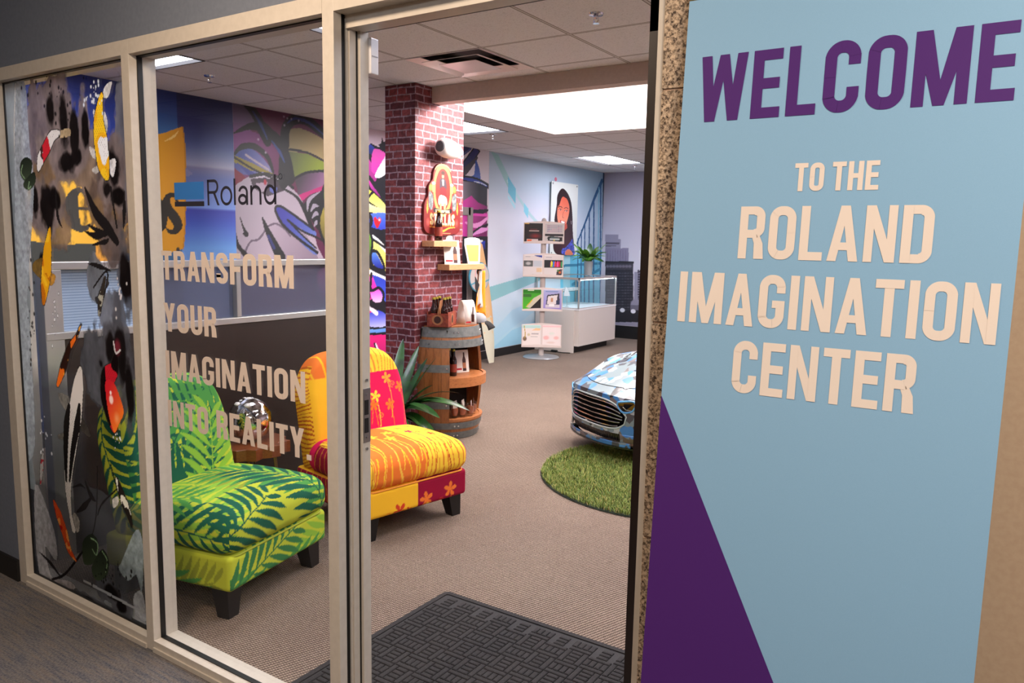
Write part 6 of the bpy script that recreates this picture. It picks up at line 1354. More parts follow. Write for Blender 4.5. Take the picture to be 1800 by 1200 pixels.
# ================================================================ BROCHURE STAND
bs = thing('brochure_stand', 'tall silver brochure stand with four double racks beside the white display counter', 'display stand', (-5.36, 7.36, 0), math.radians(33))
m_silv = mat('silver_powdercoat', (190, 178, 172), .4, .35); m_rack = mat('pale_rack', (222, 206, 198), .45)
b = MB(); b.lathe((0, 0, 0), [(.001, 0), (.245, 0), (.25, .006), (.235, .018), (.05, .028), (.001, .028)], 48); b.build('base_disc', mat('brushed_steel', (176, 180, 184), .3, .7), bs, smooth=True)
b = MB(); P = [(.028 * math.cos(a) * 1.3, .018 * math.sin(a)) for a in [i * 2 * PI / 20 for i in range(20)]]; b.prism([(p[0], p[1], .02) for p in P], (0, 0, 1.80)); b.lathe((0, 0, 1.82), [(.036, 0), (.036, .03), (.025, .055), (.001, .065)], 16); b.build('pole', m_silv, bs, smooth=True)
RK = [(1.545, 1.84), (1.10, 1.415), (.640, .955), (.145, .472)]
def photo(c, u0, v0, w, h, kind):
    f = lambda x, y: (u0 + x * w, v0 + y * h); R = lambda x0, y0, x1, y1, a, b_=None: c.fill([f(x0, y0), f(x1, y0), f(x1, y1), f(x0, y1)], a, b_ or a)
    if kind == 0: R(0, 0, 1, 1, (24, 16, 20)); c.blob(f(.6, .35), w * .45, h * .18, (150, 26, 30), .9, .9); R(.25, .58, .8, .62, (200, 170, 160)); R(.14, .03, .74, .20, (220, 200, 196)); R(.16, .05, .4, .18, (236, 100, 40)); R(.3, .66, .7, .69, (120, 40, 50)); R(.02, .95, .25, .99, (220, 170, 60))
    if kind == 1:
        R(0, 0, 1, 1, (206, 196, 194)); R(0, .36, 1, .46, (40, 36, 40)); c.fill([f(.1, .25), f(.3, .36), f(.9, .30), f(.95, .2), f(.8, .06), f(.3, .1)], (70, 84, 84)); R(.15, .12, .3, .32, (30, 30, 34)); R(.75, .1, .95, .3, (34, 34, 38)); R(.25, .18, .8, .24, (196, 206, 206)); c.blob(f(.5, .15), w * .06, h * .04, (220, 190, 60)); 
        for j in range(4):
            for i in range(12): R(.1 + i * .07, .56 + j * .09, .15 + i * .07, .62 + j * .09, (150 + (i * 37 + j * 11) % 40, 156, 170))
    if kind == 2: R(0, 0, 1, 1, (222, 212, 208)); R(0, .46, .5, .74, (90, 92, 90)); c.blob(f(.25, .6), w * .18, h * .1, (186, 184, 182)); R(.52, .46, 1, .74, (196, 200, 206)); c.fill([f(.5, 1), f(1, 1), f(1, .88), f(.75, .92)], (40, 60, 150)); R(.7, .2, .98, .4, (226, 196, 160)); R(.45, .04, .9, .10, (80, 80, 84)); R(.08, .9, .35, .93, (150, 150, 160))
    if kind == 3:
        R(0, 0, 1, 1, (222, 212, 208)); R(0, .42, 1, .78, (36, 40, 44))
        for x_, cc in ((.38, (240, 60, 160)), (.40, (250, 220, 40)), (.52, (60, 120, 220)), (.60, (230, 60, 60)), (.72, (236, 80, 160)), (.82, (200, 40, 60)), (.94, (60, 150, 90))): c.fill([f(x_ - .06, .46), f(x_ + .06, .46), f(x_ + .04, .70), f(x_ - .03, .74)], cc)
        c.blob(f(.42, .52), w * .05, h * .05, (150, 220, 60)); c.fill([f(.65, .06), f(.95, .08), f(.98, .36), f(.7, .32)], (60, 50, 60), tex=2.); c.blob(f(.85, .2), w * .09, h * .08, (236, 120, 60), .9); c.blob(f(.75, .28), w * .06, h * .05, (120, 190, 80), .9); R(.08, .88, .4, .91, (150, 150, 160))
    if kind == 4: R(0, 0, 1, 1, (60, 150, 40), (90, 190, 50)); R(0, .82, 1, 1, (40, 120, 30)); R(.25, .92, .6, .96, (210, 220, 190)); c.fill([f(.3, .04), f(1, .62), f(1, 0), f(.3, 0)], (40, 38, 36)); c.fill([f(.15, .16), f(.6, .6), f(1, .78), f(1, .64), f(.4, .1)], (206, 196, 170)); c.stroke([f(.2, .18), f(.5, .48)], w * .05, (226, 190, 60), 0); R(0, .62, .45, .78, (60, 110, 50))
    if kind == 5: R(0, 0, 1, 1, (176, 180, 216), (150, 130, 200)); c.fill([f(.14, .26), f(.2, .74), f(.86, .82), f(.9, .3)], (60, 56, 70)); c.fill([f(.2, .3), f(.25, .68), f(.76, .75), f(.74, .32)], (226, 216, 214)); R(.4, .42, .52, .6, (190, 140, 110)); R(.1, .14, .9, .28, (206, 196, 206)); R(.3, .2, .6, .3, (240, 236, 236)); R(.7, .3, .9, .5, (50, 60, 90)); R(.1, .88, .8, .92, (120, 140, 190))
    if kind == 6: R(0, 0, 1, 1, (238, 226, 220)); R(0, .84, 1, 1, (190, 222, 214)); c.blob(f(.14, .36), w * .12, h * .12, (120, 96, 80), 1, .3); c.stroke([f(.1, .95), f(.16, .6), f(.14, .4)], w * .04, (190, 160, 60)); c.blob(f(.35, .55), w * .1, h * .08, (210, 196, 160)); c.fill([f(.5, .74), f(.75, .86), f(1, .84), f(.95, .74)], (246, 200, 150)); R(.5, .56, .9, .63, (190, 176, 172)); R(.45, .44, .85, .48, (206, 196, 190))
    if kind == 7: R(0, 0, 1, 1, (240, 226, 222)); R(0, .9, 1, .98, (244, 200, 200)); c.blob(f(.2, .42), w * .2, h * .12, (240, 180, 176), .9); c.blob(f(.75, .42), w * .18, h * .1, (240, 186, 180), .9); c.blob(f(.5, .62), w * .2, h * .08, (226, 226, 216), .9); c.blob(f(.45, .2), w * .3, h * .06, (230, 206, 196), .9)
for r, (z0, z1) in enumerate(RK):
    b = MB(); n = 16
    # curved-back rack: tray with arched top and bottom lip
    top = [(-.27 + .54 * i / n, z1 - .022 + .022 * math.sin(PI * i / n)) for i in range(n + 1)]; pts = [(a, -.035, c_) for a, c_ in top] + [(.27, -.035, z0), (-.27, -.035, z0)]
    b.prism(pts, (0, .008, 0)); rk = b.build('rack_back', m_rack, bs, fix=True)
    b = MB(); lip = [(-.272 + .544 * i / n, z0 + .022 + .016 * math.sin(PI * i / n)) for i in range(n + 1)]; b.prism([(a, -.062, c_) for a, c_ in lip] + [(.272, -.062, z0 - .002), (-.272, -.062, z0 - .002)], (0, .004, 0)); b.box((-.272, -.062, z0 - .002), (.272, -.03, z0 + .003)); b.build('rack_lip', m_rack, bs, fix=True)
    b = MB(); b.box((-.272, -.064, z0), (-.266, -.030, z1 - .02)); b.box((.266, -.064, z0), (.272, -.030, z1 - .02)); b.box((-.012, -.046, z0), (.012, -.036, z1)); b.build('rack_divider', m_rack, bs, fix=False)
    for s_ in (0, 1):
        x0 = -.262 + s_ * .276; hh = z1 - z0 - .03
        c = Canvas((x0, -.044, z0 + .006), (1, 0, 0), (0, 0, 1), .248, hh, .006); photo(c, 0, 0, .248, hh, r * 2 + s_)
        lb = ['dark red cover', 'printer picture', 'grey machine photos', 'rainbow paint photos', 'green and black cover', 'screen photo on lilac', 'pale jewellery sheet', 'pale pink sheet'][r * 2 + s_]
        o = c.build('brochure', PAPER, bs, world=False); 
        b = MB(); b.box((x0, -.0432, z0 + .006), (x0 + .248, -.040, z0 + .006 + hh)); b.build('sheet_stack', m_rack, o)

# ================================================================ DISPLAY COUNTER
dc = thing('display_counter', 'white display counter with aluminium framed glass case on top', 'counter', (-5.49, 8.6, 0))
m_lam = mat('white_laminate', (218, 208, 200), .4); CX0, CX1, CY0, CY1 = -5.845, -5.13, 7.98, 9.18
b = MB(); b.box((CX0, CY0 + .018, .10), (CX1, CY1, .615)); b.build('cabinet_body', m_lam, dc, world=True, bevel=.002)
b = MB(); b.box((CX0, CY0, 0), (CX1 - .07, CY0 + .018, .615)); b.build('end_panel', m_lam, dc, world=True, bevel=.002)
b = MB(); b.box((CX0, CY0 + .03, 0), (CX1 - .09, CY1 - .1, .10)); b.build('toe_kick', m_base, dc, world=True)
b = MB(); b.box((CX0, CY0 - .002, .615), (CX1 + .004, CY1 + .002, .635)); b.build('deck', mat('bright_white_deck', (240, 240, 242), .35), dc, world=True, bevel=.002)
b = MB(); q = .010
for x_, y_ in ((CX0 + q, CY0 + q), (CX1 - q, CY0 + q), (CX1 - q, CY1 - q), (CX0 + q, CY1 - q)): b.box((x_ - q, y_ - q, .635), (x_ + q, y_ + q, 1.06))
b.build_each('corner_post', m_alu, dc, world=True, fix=False)
b = MB(); 
for a, c_ in (((CX0, CY0, 1.045), (CX1, CY0 + .022, 1.075)), ((CX0, CY1 - .022, 1.045), (CX1, CY1, 1.075)), ((CX1 - .022, CY0, 1.045), (CX1, CY1, 1.075)), ((CX0, CY0, 1.045), (CX0 + .022, CY1, 1.075)), ((CX0, CY0, .635), (CX1, CY0 + .012, .645)), ((CX1 - .012, CY0, .635), (CX1, CY1, .645))): b.box(a, c_)
b.build('top_rail', m_silv, dc, world=True, fix=False)
mg = glass_mat('showcase_glass', (.90, .96, .96), 1.2)
for nm, V in (('front_glass', [(CX1 - .010, CY0 + .02, .645), (CX1 - .010, CY1 - .02, .645), (CX1 - .010, CY1 - .02, 1.045), (CX1 - .010, CY0 + .02, 1.045)]), ('end_glass', [(CX0 + .02, CY0 + .010, .645), (CX1 - .02, CY0 + .010, .645), (CX1 - .02, CY0 + .010, 1.045), (CX0 + .02, CY0 + .010, 1.045)]),
              ('far_glass', [(CX0 + .02, CY1 - .010, .645), (CX1 - .02, CY1 - .010, .645), (CX1 - .02, CY1 - .010, 1.045), (CX0 + .02, CY1 - .010, 1.045)]), ('top_glass', [(CX0 + .02, CY0 + .02, 1.070), (CX1 - .02, CY0 + .02, 1.070), (CX1 - .02, CY1 - .02, 1.070), (CX0 + .02, CY1 - .02, 1.070)])):
    b = MB(); b.add(V, [(0, 1, 2, 3)]); b.build(nm, mg, dc, world=True)
b = MB(); b.box((CX0 + .03, CY0 + .03, .850), (CX0 + .36, CY1 - .03, .857)); sg = b.build('shelf_glass', glass_mat('green_shelf_glass', (.82, .95, .92), 1.2), dc, world=True)
b = MB(); b.lathe((CX1 - .012, CY0 + .012, 1.035), [(.001, .006), (.024, .004), (.026, -.004), (.001, -.008)], 18, M=Matrix.Rotation(math.radians(90), 3, 'X')); b.build('corner_disc', m_wmet, dc, world=True, smooth=True)
b = MB(); b.box((CX1 - .05, CY0 + .05, 1.034), (CX1 - .035, CY1 - .05, 1.044)); b.build('led_strip', mat('case_led', (255, 255, 255), .4, emit=(235, 245, 255), es=18.0), dc, world=True)
for i, (y_, z_) in enumerate(((8.35, .857), (8.55, .857), (8.75, .857))):
    t = thing('sample_plaque', ['white scored sample strip on the case shelf nearest the brochure stand', 'white scored sample strip in the middle of the case shelf', 'white scored sample strip at the far end of the case shelf'][i], 'sample', (-5.64, y_, z_ + .001), 0, 'samples in the glass case')
    b = MB(); b.box((-.05, -.085, 0), (.05, .085, .03)); b.build('block', m_wmet, t, bevel=.004); b = MB(); 
    for j in range(4): b.box((.0502, -.07 + j * .038, .006), (.052, -.045 + j * .038, .024))
    b.build('print_marks', mat('light_grey_print', (176, 180, 186), .5), t, fix=False)
t = thing('white_fan_sample', 'white blade shaped sample standing at the near end of the glass case', 'sample', (-5.45, 8.16, .857 - .2)); b = MB(); b.prism([(-5.45, 8.10, .80), (-5.45, 8.14, .93), (-5.45, 8.20, .90), (-5.45, 8.28, .80), (-5.45, 8.27, .79)], (.008, 0, 0)); b.build('blade', m_wmet, t, world=True); b = MB(); b.tube([(-5.446, 8.2, .636), (-5.446, 8.2, .80)], .004, 8); b.lathe((-5.446, 8.2, .636), [(.001, .004), (.03, .003), (.031, 0)], 16); b.build('rod', m_alu, t, world=True)
t = thing('power_cable', 'small black cable on the carpet in front of the counter end', 'cable', (-5.5, 7.93, .01)); b = MB(); b.tube([tuple(p) for p in catmull([(-5.75, 7.93, .008), (-5.6, 7.90, .008), (-5.45, 7.92, .01), (-5.35, 7.89, .008), (-5.22, 7.93, .008)], 6)], .006, 8); b.build('cord', m_base, t, world=True, smooth=True); b = MB(); b.cbox((-5.47, 7.91, .016), (.09, .05, .03)); b.build('adapter', m_base, t, world=True, bevel=.004)

# potted plant on the counter
pp = thing('potted_plant', 'green leafy plant in a grey cylinder pot on top of the glass case', 'plant', (-5.40, 8.60, 1.0755))
# pot sits where the sightline through pixel 1039,483 meets the case top
P_ = at(1039, 484, 2, 1.0755); pp.location = (float(P_[0]) - .05, float(P_[1]), 1.0755)
b = MB(); b.lathe((0, 0, 0), [(.001, 0), (.058, 0), (.068, .20), (.070, .215), (.060, .215), (.056, .17), (.001, .165)], 28); b.build('pot', mat('zinc_pot', (140, 138, 140), .5), pp, smooth=True)
b = MB(); b.lathe((0, 0, .17), [(.001, .005), (.058, 0)], 18); b.build('soil', mat('soil', (38, 28, 22), .9), pp)
rs = np.random.RandomState(5)
for i in range(30):
    a = i * 2.4; lv = i / 30; b = MB(); leaf_strip(b, (.02 * math.cos(a), .02 * math.sin(a), .18), a, rs.uniform(.28, .37) * (.78 + .3 * lv), rs.uniform(.036, .050), 1.0 - .85 * lv + rs.uniform(-.1, .1), rs.uniform(-.5, .5), 10, lift=1.0); b.build('leaf', m_leaf2 if i % 3 else m_leaf, pp, smooth=True)

# ================================================================ PORTRAIT POSTER (standoff mounted)
po = thing('portrait_poster', 'acrylic portrait poster of a smiling long-haired woman on the blue wall', 'poster', (XW + .03, 8.72, 1.38))
PYa, PYb, PZa, PZb = 8.32, 9.13, 1.37, 2.455; PXp = XW + .035
b = MB(); b.box((PXp - .008, PYa, PZa), (PXp, PYb, PZb)); b.build('acrylic_panel', mat('acrylic_panel', (206, 214, 214), .2), po, world=True)
c = Canvas((PXp + .001, PYa, PZa), (0, 1, 0), (0, 0, 1), PYb - PYa, PZb - PZa, .006, base=(226, 230, 224), ax=0, val=PXp + .001)
Q = lambda u, v: (860 + u / 5.4545, 260 + v / 5.4545)
def q_(L_): return [Q(*p) for p in L_]
HR = (44, 26, 28)
c.fill(q_([(650, 1020), (612, 930), (640, 800), (625, 690), (645, 560), (655, 450), (700, 388), (750, 430), (785, 520), (798, 660), (800, 800), (805, 1020)]), HR, (60, 30, 34), None, 5)
c.fill(q_([(740, 1025), (690, 1000), (730, 920), (770, 840), (800, 880), (815, 960), (812, 1025)]), (66, 76, 170), (80, 90, 190), None, 4, tex=1.6); c.fill(q_([(730, 1025), (735, 985), (765, 970), (795, 1000), (800, 1025)]), (226, 130, 90), smooth=4)
c.fill(q_([(655, 690), (652, 600), (672, 510), (705, 462), (745, 490), (768, 560), (762, 640), (740, 720), (712, 790), (690, 760), (668, 730)]), (226, 100, 74), (240, 150, 118), (Q(720, 480), Q(700, 700)), 5)
c.fill(q_([(700, 780), (740, 720), (745, 800), (700, 860)]), (190, 80, 62), smooth=3); c.fill(q_([(700, 830), (760, 760), (800, 790), (790, 880), (720, 960), (690, 930)]), HR, (80, 36, 40), None, 4)
for x_, y_ in ((680, 592), (738, 604)): c.blob(Q(x_, y_), .034, .013, (226, 206, 200), 1, .5); c.blob(Q(x_ + 2, y_), .015, .014, (44, 36, 46), 1, .3); c.stroke(q_([(x_ - 18, y_ - 2), (x_, y_ - 9), (x_ + 18, y_ - 2)]), .007, (60, 26, 26)); c.stroke(q_([(x_ - 20, y_ - 24), (x_, y_ - 32), (x_ + 20, y_ - 20)]), .012, (90, 40, 36))
c.stroke(q_([(712, 610), (702, 660), (716, 668)]), .010, (190, 84, 66)); c.fill(q_([(680, 690), (700, 700), (730, 706), (722, 734), (700, 742), (686, 724)]), (190, 40, 50), smooth=4); c.fill(q_([(688, 700), (724, 708), (716, 722), (696, 720)]), (248, 240, 236), smooth=3)
c.blob(Q(690, 660), .03, .03, (250, 160, 130), .6, .9); c.blob(Q(745, 670), .025, .03, (240, 140, 110), .6, .9); c.stroke(q_([(785, 700), (788, 730)]), .010, (220, 216, 214))
c.fill(q_([(665, 560), (700, 470), (740, 480), (700, 400), (655, 460)]), HR, None, None, 4); c.fill(q_([(745, 480), (775, 560), (770, 680), (795, 640), (780, 500), (750, 440)]), HR, None, None, 4)
c.build('portrait_print', PAPER, po)
b = MB()
for y_ in (PYa + .04, PYb - .04):
    for z_ in (PZa + .04, PZb - .03): b.tube([(XW + .003, y_, z_), (PXp + .006, y_, z_)], .012, 12)
b.build_each('standoff', m_steel, po, world=True, smooth=True)
t = thing('wall_dot', 'small pink round sticker on the wall above the portrait poster', 'sticker', (XW + .003, 8.52, 2.52)); P_ = at(977, 315, 0, XW + .004); b = MB(); b.prism([(XW + .002, P_[1] + .035 * math.cos(a), P_[2] + .03 * math.sin(a)) for a in [i * PI / 8 for i in range(16)]], (.002, 0, 0)); b.build('disc', mat('pink_dot', (216, 120, 140), .5), t, world=True)

# ================================================================ ROUND GRASS MAT
gm = thing('grass_mat', 'round artificial green grass mat under the nose of the car', 'mat', (-1.84, 3.27, 0))
m_turf = speck('turf_base', (52, 84, 26), (84, 118, 40), 60, .95); GR = .885
b = MB(); b.lathe((0, 0, 0), [(.001, .001), (GR, .001), (GR + .006, .004), (GR, .010), (.001, .010)], 96); b.build('backing', mat('dark_green_backing', (24, 36, 20), .9), gm)
rs = np.random.RandomState(3); NB = 60000
r = GR * np.sqrt(rs.rand(NB)); a = rs.rand(NB) * 2 * PI; x = r * np.cos(a); y = r * np.sin(a); h = rs.uniform(.016, .030, NB); ya = rs.rand(NB) * 2 * PI; ln = rs.uniform(.006, .026, NB); w = .0019
dx, dy = np.cos(ya), np.sin(ya); sx_, sy_ = -dy * w, dx * w
p0 = np.stack([x - sx_, y - sy_, np.full(NB, .009)], 1); p1 = np.stack([x + sx_, y + sy_, np.full(NB, .009)], 1)
p2 = np.stack([x + sx_ * .8 + dx * ln * .35, y + sy_ * .8 + dy * ln * .35, .009 + h * .6], 1); p3 = np.stack([x - sx_ * .8 + dx * ln * .35, y - sy_ * .8 + dy * ln * .35, .009 + h * .6], 1); p4 = np.stack([x + dx * ln, y + dy * ln, .009 + h], 1)
P = np.stack([p0, p1, p2, p3, p4], 1).reshape(-1, 3); i = np.arange(NB)[:, None] * 5
tri = np.concatenate([i + np.array([[0, 1, 2]]), i + np.array([[0, 2, 3]]), i + np.array([[3, 2, 4]])])
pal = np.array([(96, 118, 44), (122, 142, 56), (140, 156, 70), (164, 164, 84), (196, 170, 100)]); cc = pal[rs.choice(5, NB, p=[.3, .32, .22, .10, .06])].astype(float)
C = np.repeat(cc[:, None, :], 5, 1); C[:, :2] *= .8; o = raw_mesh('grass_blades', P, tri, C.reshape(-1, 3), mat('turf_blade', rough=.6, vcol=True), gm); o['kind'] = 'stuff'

# ================================================================ CAR (small show car, camouflage wrap)
CF0 = np.array([-2.85, 3.72]); dax = np.array([.825, -.565]); bax = np.array([.565, .825]); CW_ = 1.16
cen = CF0 + dax * CW_ / 2
car = thing('show_car', 'sports car nose in blue, white and grey camouflage wrap over the grass mat', 'car', (-2.559, 3.423, 0.012), -.519)
car.scale = (.80, .80, 1.045)
# local axes: x across (right headlight +x), y back along the body, z up
m_camo = mat('camouflage_wrap', (150, 170, 180), .34, coat=.22); k = NT(m_camo)
nz = k.n('TexNoise'); k.l(k.obj(), nz.inputs['Vector']); nz.inputs['Scale'].default_value = 7
off = k.n('VectorMath', _operation='MULTIPLY_ADD'); k.l(nz.outputs['Color'], off.inputs[0]); off.inputs[1].default_value = (.09, .09, .09); k.l(k.obj(), off.inputs[2])
vo = k.n('TexVoronoi'); k.l(k.mp(off.outputs[0], (1, .8, 1.4)), vo.inputs['Vector']); vo.inputs['Scale'].default_value = 12.5; sx = k.n('SeparateXYZ'); k.l(vo.outputs['Color'], sx.inputs[0])
k.base(k.ramp(sx.outputs[0], [(0.0, (122, 138, 142)), (.30, (66, 126, 188)), (.48, (74, 76, 82)), (.60, (176, 182, 186)), (.74, (112, 102, 100)), (.82, (40, 44, 50)), (.90, (76, 138, 198))], True))
m_blk = mat('gloss_black', (14, 14, 16), .15, coat=.5); m_slat = mat('polished_slat', (206, 196, 192), .16, 1.0); m_win = mat('dark_window', (20, 22, 26), .05, coat=1)
HW = CW_ / 2; LC = 2.75
def nose(x): return .20 * (abs(x) / HW) ** 2.6
def halfw(y): return HW * (1 - .06 * max(0, (.35 - y) / .35) ** 2) * (1 + .03 * math.sin(PI * min(y / LC, 1))) * (1 - .10 * max(0, (y - 2.1) / .65) ** 2)
def top(y):   # centre-line height
    pts = [(-.02, .455), (.10, .50), (.3, .56), (.6, .645), (.9, .705), (1.05, .73), (1.45, .90), (1.75, .93), (2.2, .85), (2.55, .72), (2.75, .64)]; return float(np.interp(y, [p[0] for p in pts], [p[1] for p in pts]))
def should(y): return float(np.interp(y, [0, .2, .45, .8, 1.2, 2.0, 2.4, 2.75], [.445, .50, .56, .62, .61, .63, .60, .54]))
def body_pt(u, v):
    """u 0..1 across (left to right), v 0..1 nose to tail: hood, glasshouse and deck"""
    y = LC * v; s = 2 * u - 1; hw = halfw(y); a = abs(s); x = s * hw
    zt, zs = top(y), should(y)
    arch = .035 * math.exp(-((y - .52) / .22) ** 2) + .05 * math.exp(-((y - 2.15) / .25) ** 2)
    if y > 1.0: k_ = min((y - 1.0) / .4, 1); wroof = .62; f = 1 if a < wroof * .8 else max(0, 1 - ((a - wroof * .8) / (1 - wroof * .8)) ** 1.0); z = zs + (zt - zs) * (f ** .8 * k_ + (1 - a ** 2.2) * (1 - k_))
    else: z = zs + (zt - zs) * (1 - a ** 2.4)
    z += arch * max(0, 1 - ((a - .82) / .18) ** 2) - .02 * max(0, (a - .88) / .12) ** 2
    z -= .012 * math.exp(-((a - .55) / .03) ** 2) * (y < 1.0) * (y > .12)
    return (x, y + nose(x) * (1 - min(v * 3, 1)), z)
b = MB(); b.grid(body_pt, 64, 90); b.build('upper_body', m_camo, car, smooth=True, fix=False)
# flanks with wheel cut-outs
WZ, WR = .235, .235; WY = (.60, 2.18)
def flank(s):
    b = MB(); nu, nv = 120, 16; V = []; F = []
    for i in range(nu + 1):
        y = LC * i / nu; xt, yt, zt = body_pt(1 if s > 0 else 0, i / nu); zb = .13
        for w_ in WY:
            d = abs(y - w_)
            if d < WR + .02: zb = max(zb, WZ + math.sqrt((WR + .02) ** 2 - d * d) - .0)
        zb = min(zb, zt - .02)
        for j in range(nv + 1): t_ = j / nv; z = zt + (zb - zt) * t_; V.append((xt + s * .022 * math.sin(PI * min((zt - z) / .36, 1)), yt, z))
    for i in range(nu):
        for j in range(nv): p = i * (nv + 1) + j; F.append((p, p + 1, p + nv + 2, p + nv + 1))
    b.add(V, F); return b.build('side_panel', m_camo, car, smooth=True)
flank(1); flank(-1)
# front fascia: bumper skin around grille and lower intake
def fy(x, z): return nose(x) - .018 * math.sin(PI * min(max((z - .12) / .34, 0), 1)) 
GRL = lambda x: .428 - .085 * (abs(x) / .44) ** 5; GRB = lambda x: .232 + .045 * (abs(x) / .44) ** 8
def fascia():
    b = MB(); N = 100
    def strip(zf0, zf1, x0, x1, n=6):
        V = []; M_ = max(2, int(N * (x1 - x0) / CW_))
        for i in range(M_ + 1):
            x = x0 + (x1 - x0) * i / M_
            for j in range(n + 1): z = zf0(x) + (zf1(x) - zf0(x)) * j / n; V.append((x, fy(x, z), z))
        b.add(V, [(i * (n + 1) + j, (i + 1) * (n + 1) + j, (i + 1) * (n + 1) + j + 1, i * (n + 1) + j + 1) for i in range(M_) for j in range(n)])
    topz = lambda x: body_pt((x / halfw(0) + 1) / 2, 0)[2] if abs(x) < halfw(0) else .37
    X = .44
    strip(GRL, topz, -X, X); strip(lambda x: .205, GRB, -X, X); strip(lambda x: .205, topz, -HW * .94, -X); strip(lambda x: .205, topz, X, HW * .94)
    return b
fascia().build('front_bumper', m_camo, car, smooth=True)
b = MB(); V = []; n = 60   # lower part of the bumper: intake frame and splitter
def lowstrip(b, z0, z1, x0, x1, off=0.0, n=4, m=40):
    V = []
    for i in range(m + 1):
        x = x0 + (x1 - x0) * i / m
        for j in range(n + 1): z = z0 + (z1 - z0) * j / n; V.append((x, fy(x, z) + off, z))
    b.add(V, [(i * (n + 1) + j, (i + 1) * (n + 1) + j, (i + 1) * (n + 1) + j + 1, i * (n + 1) + j + 1) for i in range(m) for j in range(n)])
b = MB(); lowstrip(b, .125, .205, .40, HW * .95); lowstrip(b, .125, .205, -HW * .95, -.40); b.build('bumper_corner', m_camo, car, smooth=True, solid=.006)
b = MB(); lowstrip(b, .118, .150, -.50, .50, -.022); b.build('splitter', m_camo, car, smooth=True, solid=.008)
b = MB(); m = 50; V = []
for i in range(m + 1):
    x = -.53 + 1.06 * i / m
    for q in (-.03, .06): V.append((x, nose(x) + q, .112))
b.add(V, [(2 * i, 2 * i + 1, 2 * i + 3, 2 * i + 2) for i in range(m)]); b.build('splitter_floor', m_blk, car, solid=.01, fix=False)
b = MB(); lowstrip(b, .150, .206, -.42, .42, .030); b.build('lower_intake', m_blk, car, smooth=True)
b = MB()
for i in range(46):
    x = -.40 + .80 * i / 45; b.tube([(x, fy(x, .15) + .022, .152), (x + .012, fy(x + .012, .2) + .022, .204)], .0022, 5)
b.build('intake_mesh', mat('mesh_grey', (120, 108, 104), .3, .8), car)
# grille
b = MB(); V = []; m = 60
for i in range(m + 1):
    x = -.45 + .9 * i / m
    for z in (.225, .44): V.append((x, nose(x) + .045, z))
b.add(V, [(2 * i, 2 * i + 1, 2 * i + 3, 2 * i + 2) for i in range(m)]); b.build('grille_back', mat('matt_black', (6, 6, 7), .9, spec=.1), car)
for kz in range(6):
    f_ = (kz + .6) / 6.2; b = MB(); pts = []
    xe = .425 - .02 * abs(kz - 2.5)
    for i in range(41):
        x = -xe + 2 * xe * i / 40; z = GRB(x) + (GRL(x) - GRB(x)) * f_; pts.append((x, fy(x, z) + .010, z))
    b.tube(pts, .0075, 8, flat=.8); b.build('grille_slat', m_slat, car, smooth=True)
b = MB(); ring = [(-.44 + .88 * i / 40, GRL(-.44 + .88 * i / 40)) for i in range(41)] + [(.455, .33)] + [(.44 - .88 * i / 40, GRB(.44 - .88 * i / 40)) for i in range(41)] + [(-.455, .33)]
ring = [(x, fy(x, z) - .002, z) for x, z in ring]; b.tube(ring + [ring[0]], .006, 8); b.build('grille_surround', mat('wrap_pale', (186, 200, 198), .25, coat=.6), car, smooth=True)
# headlights
for s in (-1, 1):
    b = MB(); P = catmull([(.375, .418), (.43, .432), (.49, .440), (.518, .430), (.518, .40), (.49, .368), (.43, .358), (.39, .382)], 5, True); V = []
    b.add([(s * x, nose(x) * 1.0 - .013 + .35 * max(0, z - .43), z) for x, z in P], [tuple(range(len(P)))]); hl = b.build('headlight', m_win, car, solid=.012)
    b = MB(); rim = [(s * x, nose(x) - .020 + .35 * max(0, z - .43), z) for x, z in P]; b.tube(rim + [rim[0]], .007, 8); b.build('headlight_rim', mat('wrap_blue', (96, 168, 226), .25, coat=.6), hl, smooth=True)
    b = MB(); b.tube([(s * x, nose(x) - .022, z) for x, z in ((.425, .395), (.455, .378), (.50, .376), (.53, .388))], .004, 6); b.build('lamp_strip', m_slat, hl, smooth=True)
    b = MB(); P = [(.43, .195), (.53, .185), (.55, .145), (.50, .135), (.43, .16)]; b.add([(s * x, nose(x) - .012, z) for x, z in P], [tuple(range(5))]); b.build('corner_vent', mat('mesh_grey', (120, 108, 104), .3, .8), car, solid=.006)
# hood shut line, hood vents, badge
b = MB(); pts = [body_pt(u_, .035 + .05 * (abs(2 * u_ - 1)) ** 2) for u_ in np.linspace(.16, .84, 40)]; b.tube([(p[0], p[1], p[2] + .0005) for p in pts], .0032, 6); b.build('hood_seam', m_blk, car, smooth=True)
for s in (-1, 1):
    for kk in (0, 1):
        b = MB(); pts = [body_pt(.5 + s * (.24 + .012 * i), .17 + .012 * i + kk * .035) for i in range(8)]; b.tube([(p[0], p[1], p[2] + .002) for p in pts], .008, 6, flat=.4); b.build('hood_vent', m_blk, car, smooth=True)
b = MB(); 
for (u_, v_) in ((.60, .15), (.615, .17), (.63, .155), (.645, .175), (.66, .16), (.65, .14)):
    p = body_pt(u_, v_); b.lathe((p[0], p[1], p[2] - .006), [(.001, .009), (.010, .008), (.014, .004)], 8)
b.build('hood_emblem', mat('emblem_dark', (40, 60, 90), .3), car)
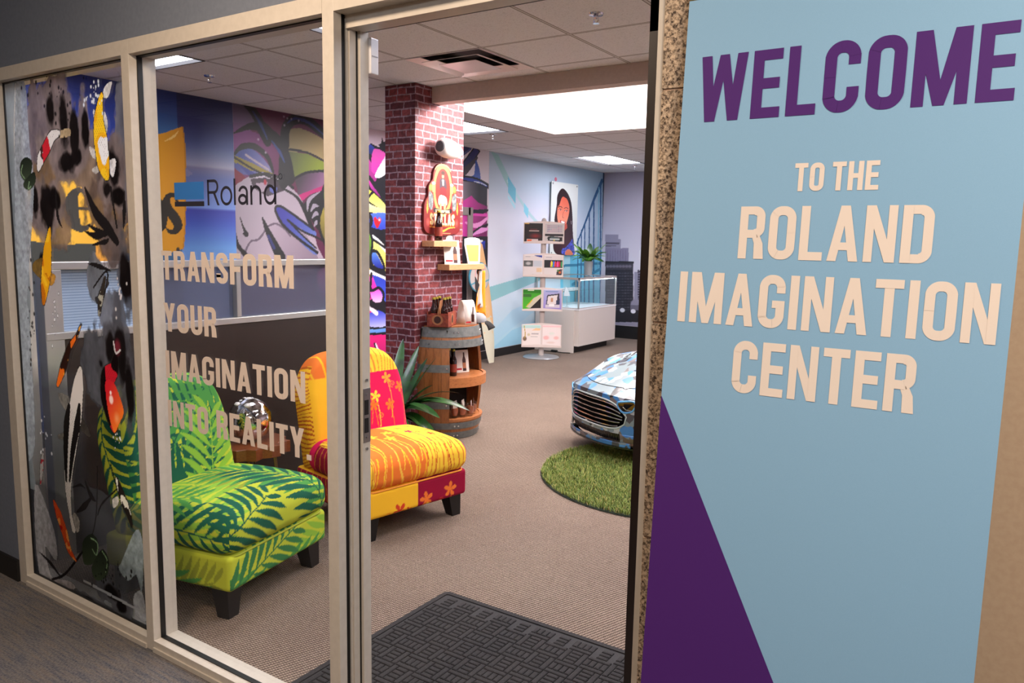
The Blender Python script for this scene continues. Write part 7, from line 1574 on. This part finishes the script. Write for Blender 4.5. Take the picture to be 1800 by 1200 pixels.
# glasshouse
def winpt(u, v, y0, y1, u0, u1): p = body_pt(u0 + (u1 - u0) * u, (y0 + (y1 - y0) * v) / LC); return (p[0], p[1], p[2] + .004)
for nm, y0, y1 in (('windshield', 1.06, 1.42), ('rear_window', 1.95, 2.35)):
    b = MB(); b.grid(lambda u, v: winpt(u, v, y0, y1, .20, .80), 20, 12); b.build(nm, m_win, car, smooth=True, fix=False)
for s in (-1, 1):
    b = MB(); b.grid(lambda u, v: winpt(u, v, 1.35, 1.95, .83 if s > 0 else .17, .94 if s > 0 else .06), 8, 12); b.build('side_window', m_win, car, smooth=True, fix=False)
    b = MB(); p = body_pt(.985 if s > 0 else .015, 1.2 / LC); b.cbox((p[0] + s * .03, p[1], p[2] + .04), (.10, .05, .05)); b.build('wing_mirror', m_camo, car, bevel=.02, bseg=3)
b = MB(); V = []; 
for i in range(21):
    u_ = i / 20; p = body_pt(u_, 1.0); V += [p, (p[0] * .97, p[1] + .02, .16)]
b.add(V, [(2 * i, 2 * i + 1, 2 * i + 3, 2 * i + 2) for i in range(20)]); b.build('rear_panel', m_camo, car, smooth=True)
b = MB(); b.box((-.50, .18, .10), (.50, LC - .05, .14)); b.build('underbody', m_blk, car)
m_tyre = mat('tyre_rubber', (22, 22, 23), .8)
for s in (-1, 1):
    for y_ in WY:
        R_ = Matrix.Rotation(math.radians(90 * s), 3, 'Y'); b = MB(); b.lathe((s * .455, y_, WZ), [(.14, -.075), (.215, -.075), (.235, -.06), (.235, .06), (.215, .075), (.14, .075)], 40, M=R_); w_ = b.build('tyre', m_tyre, car, smooth=True)
        b = MB(); b.lathe((s * .455, y_, WZ), [(.15, .07), (.135, .05), (.03, .055), (.001, .06)], 30, M=R_)
        for q in range(10): a = q * PI / 5; b.tube([(s * .525, y_ + .03 * math.cos(a), WZ + .03 * math.sin(a)), (s * .525, y_ + .14 * math.cos(a), WZ + .14 * math.sin(a))], .010, 6)
        b.build('rim', mat('alloy_grey', (120, 122, 126), .3, .8), w_, smooth=True)
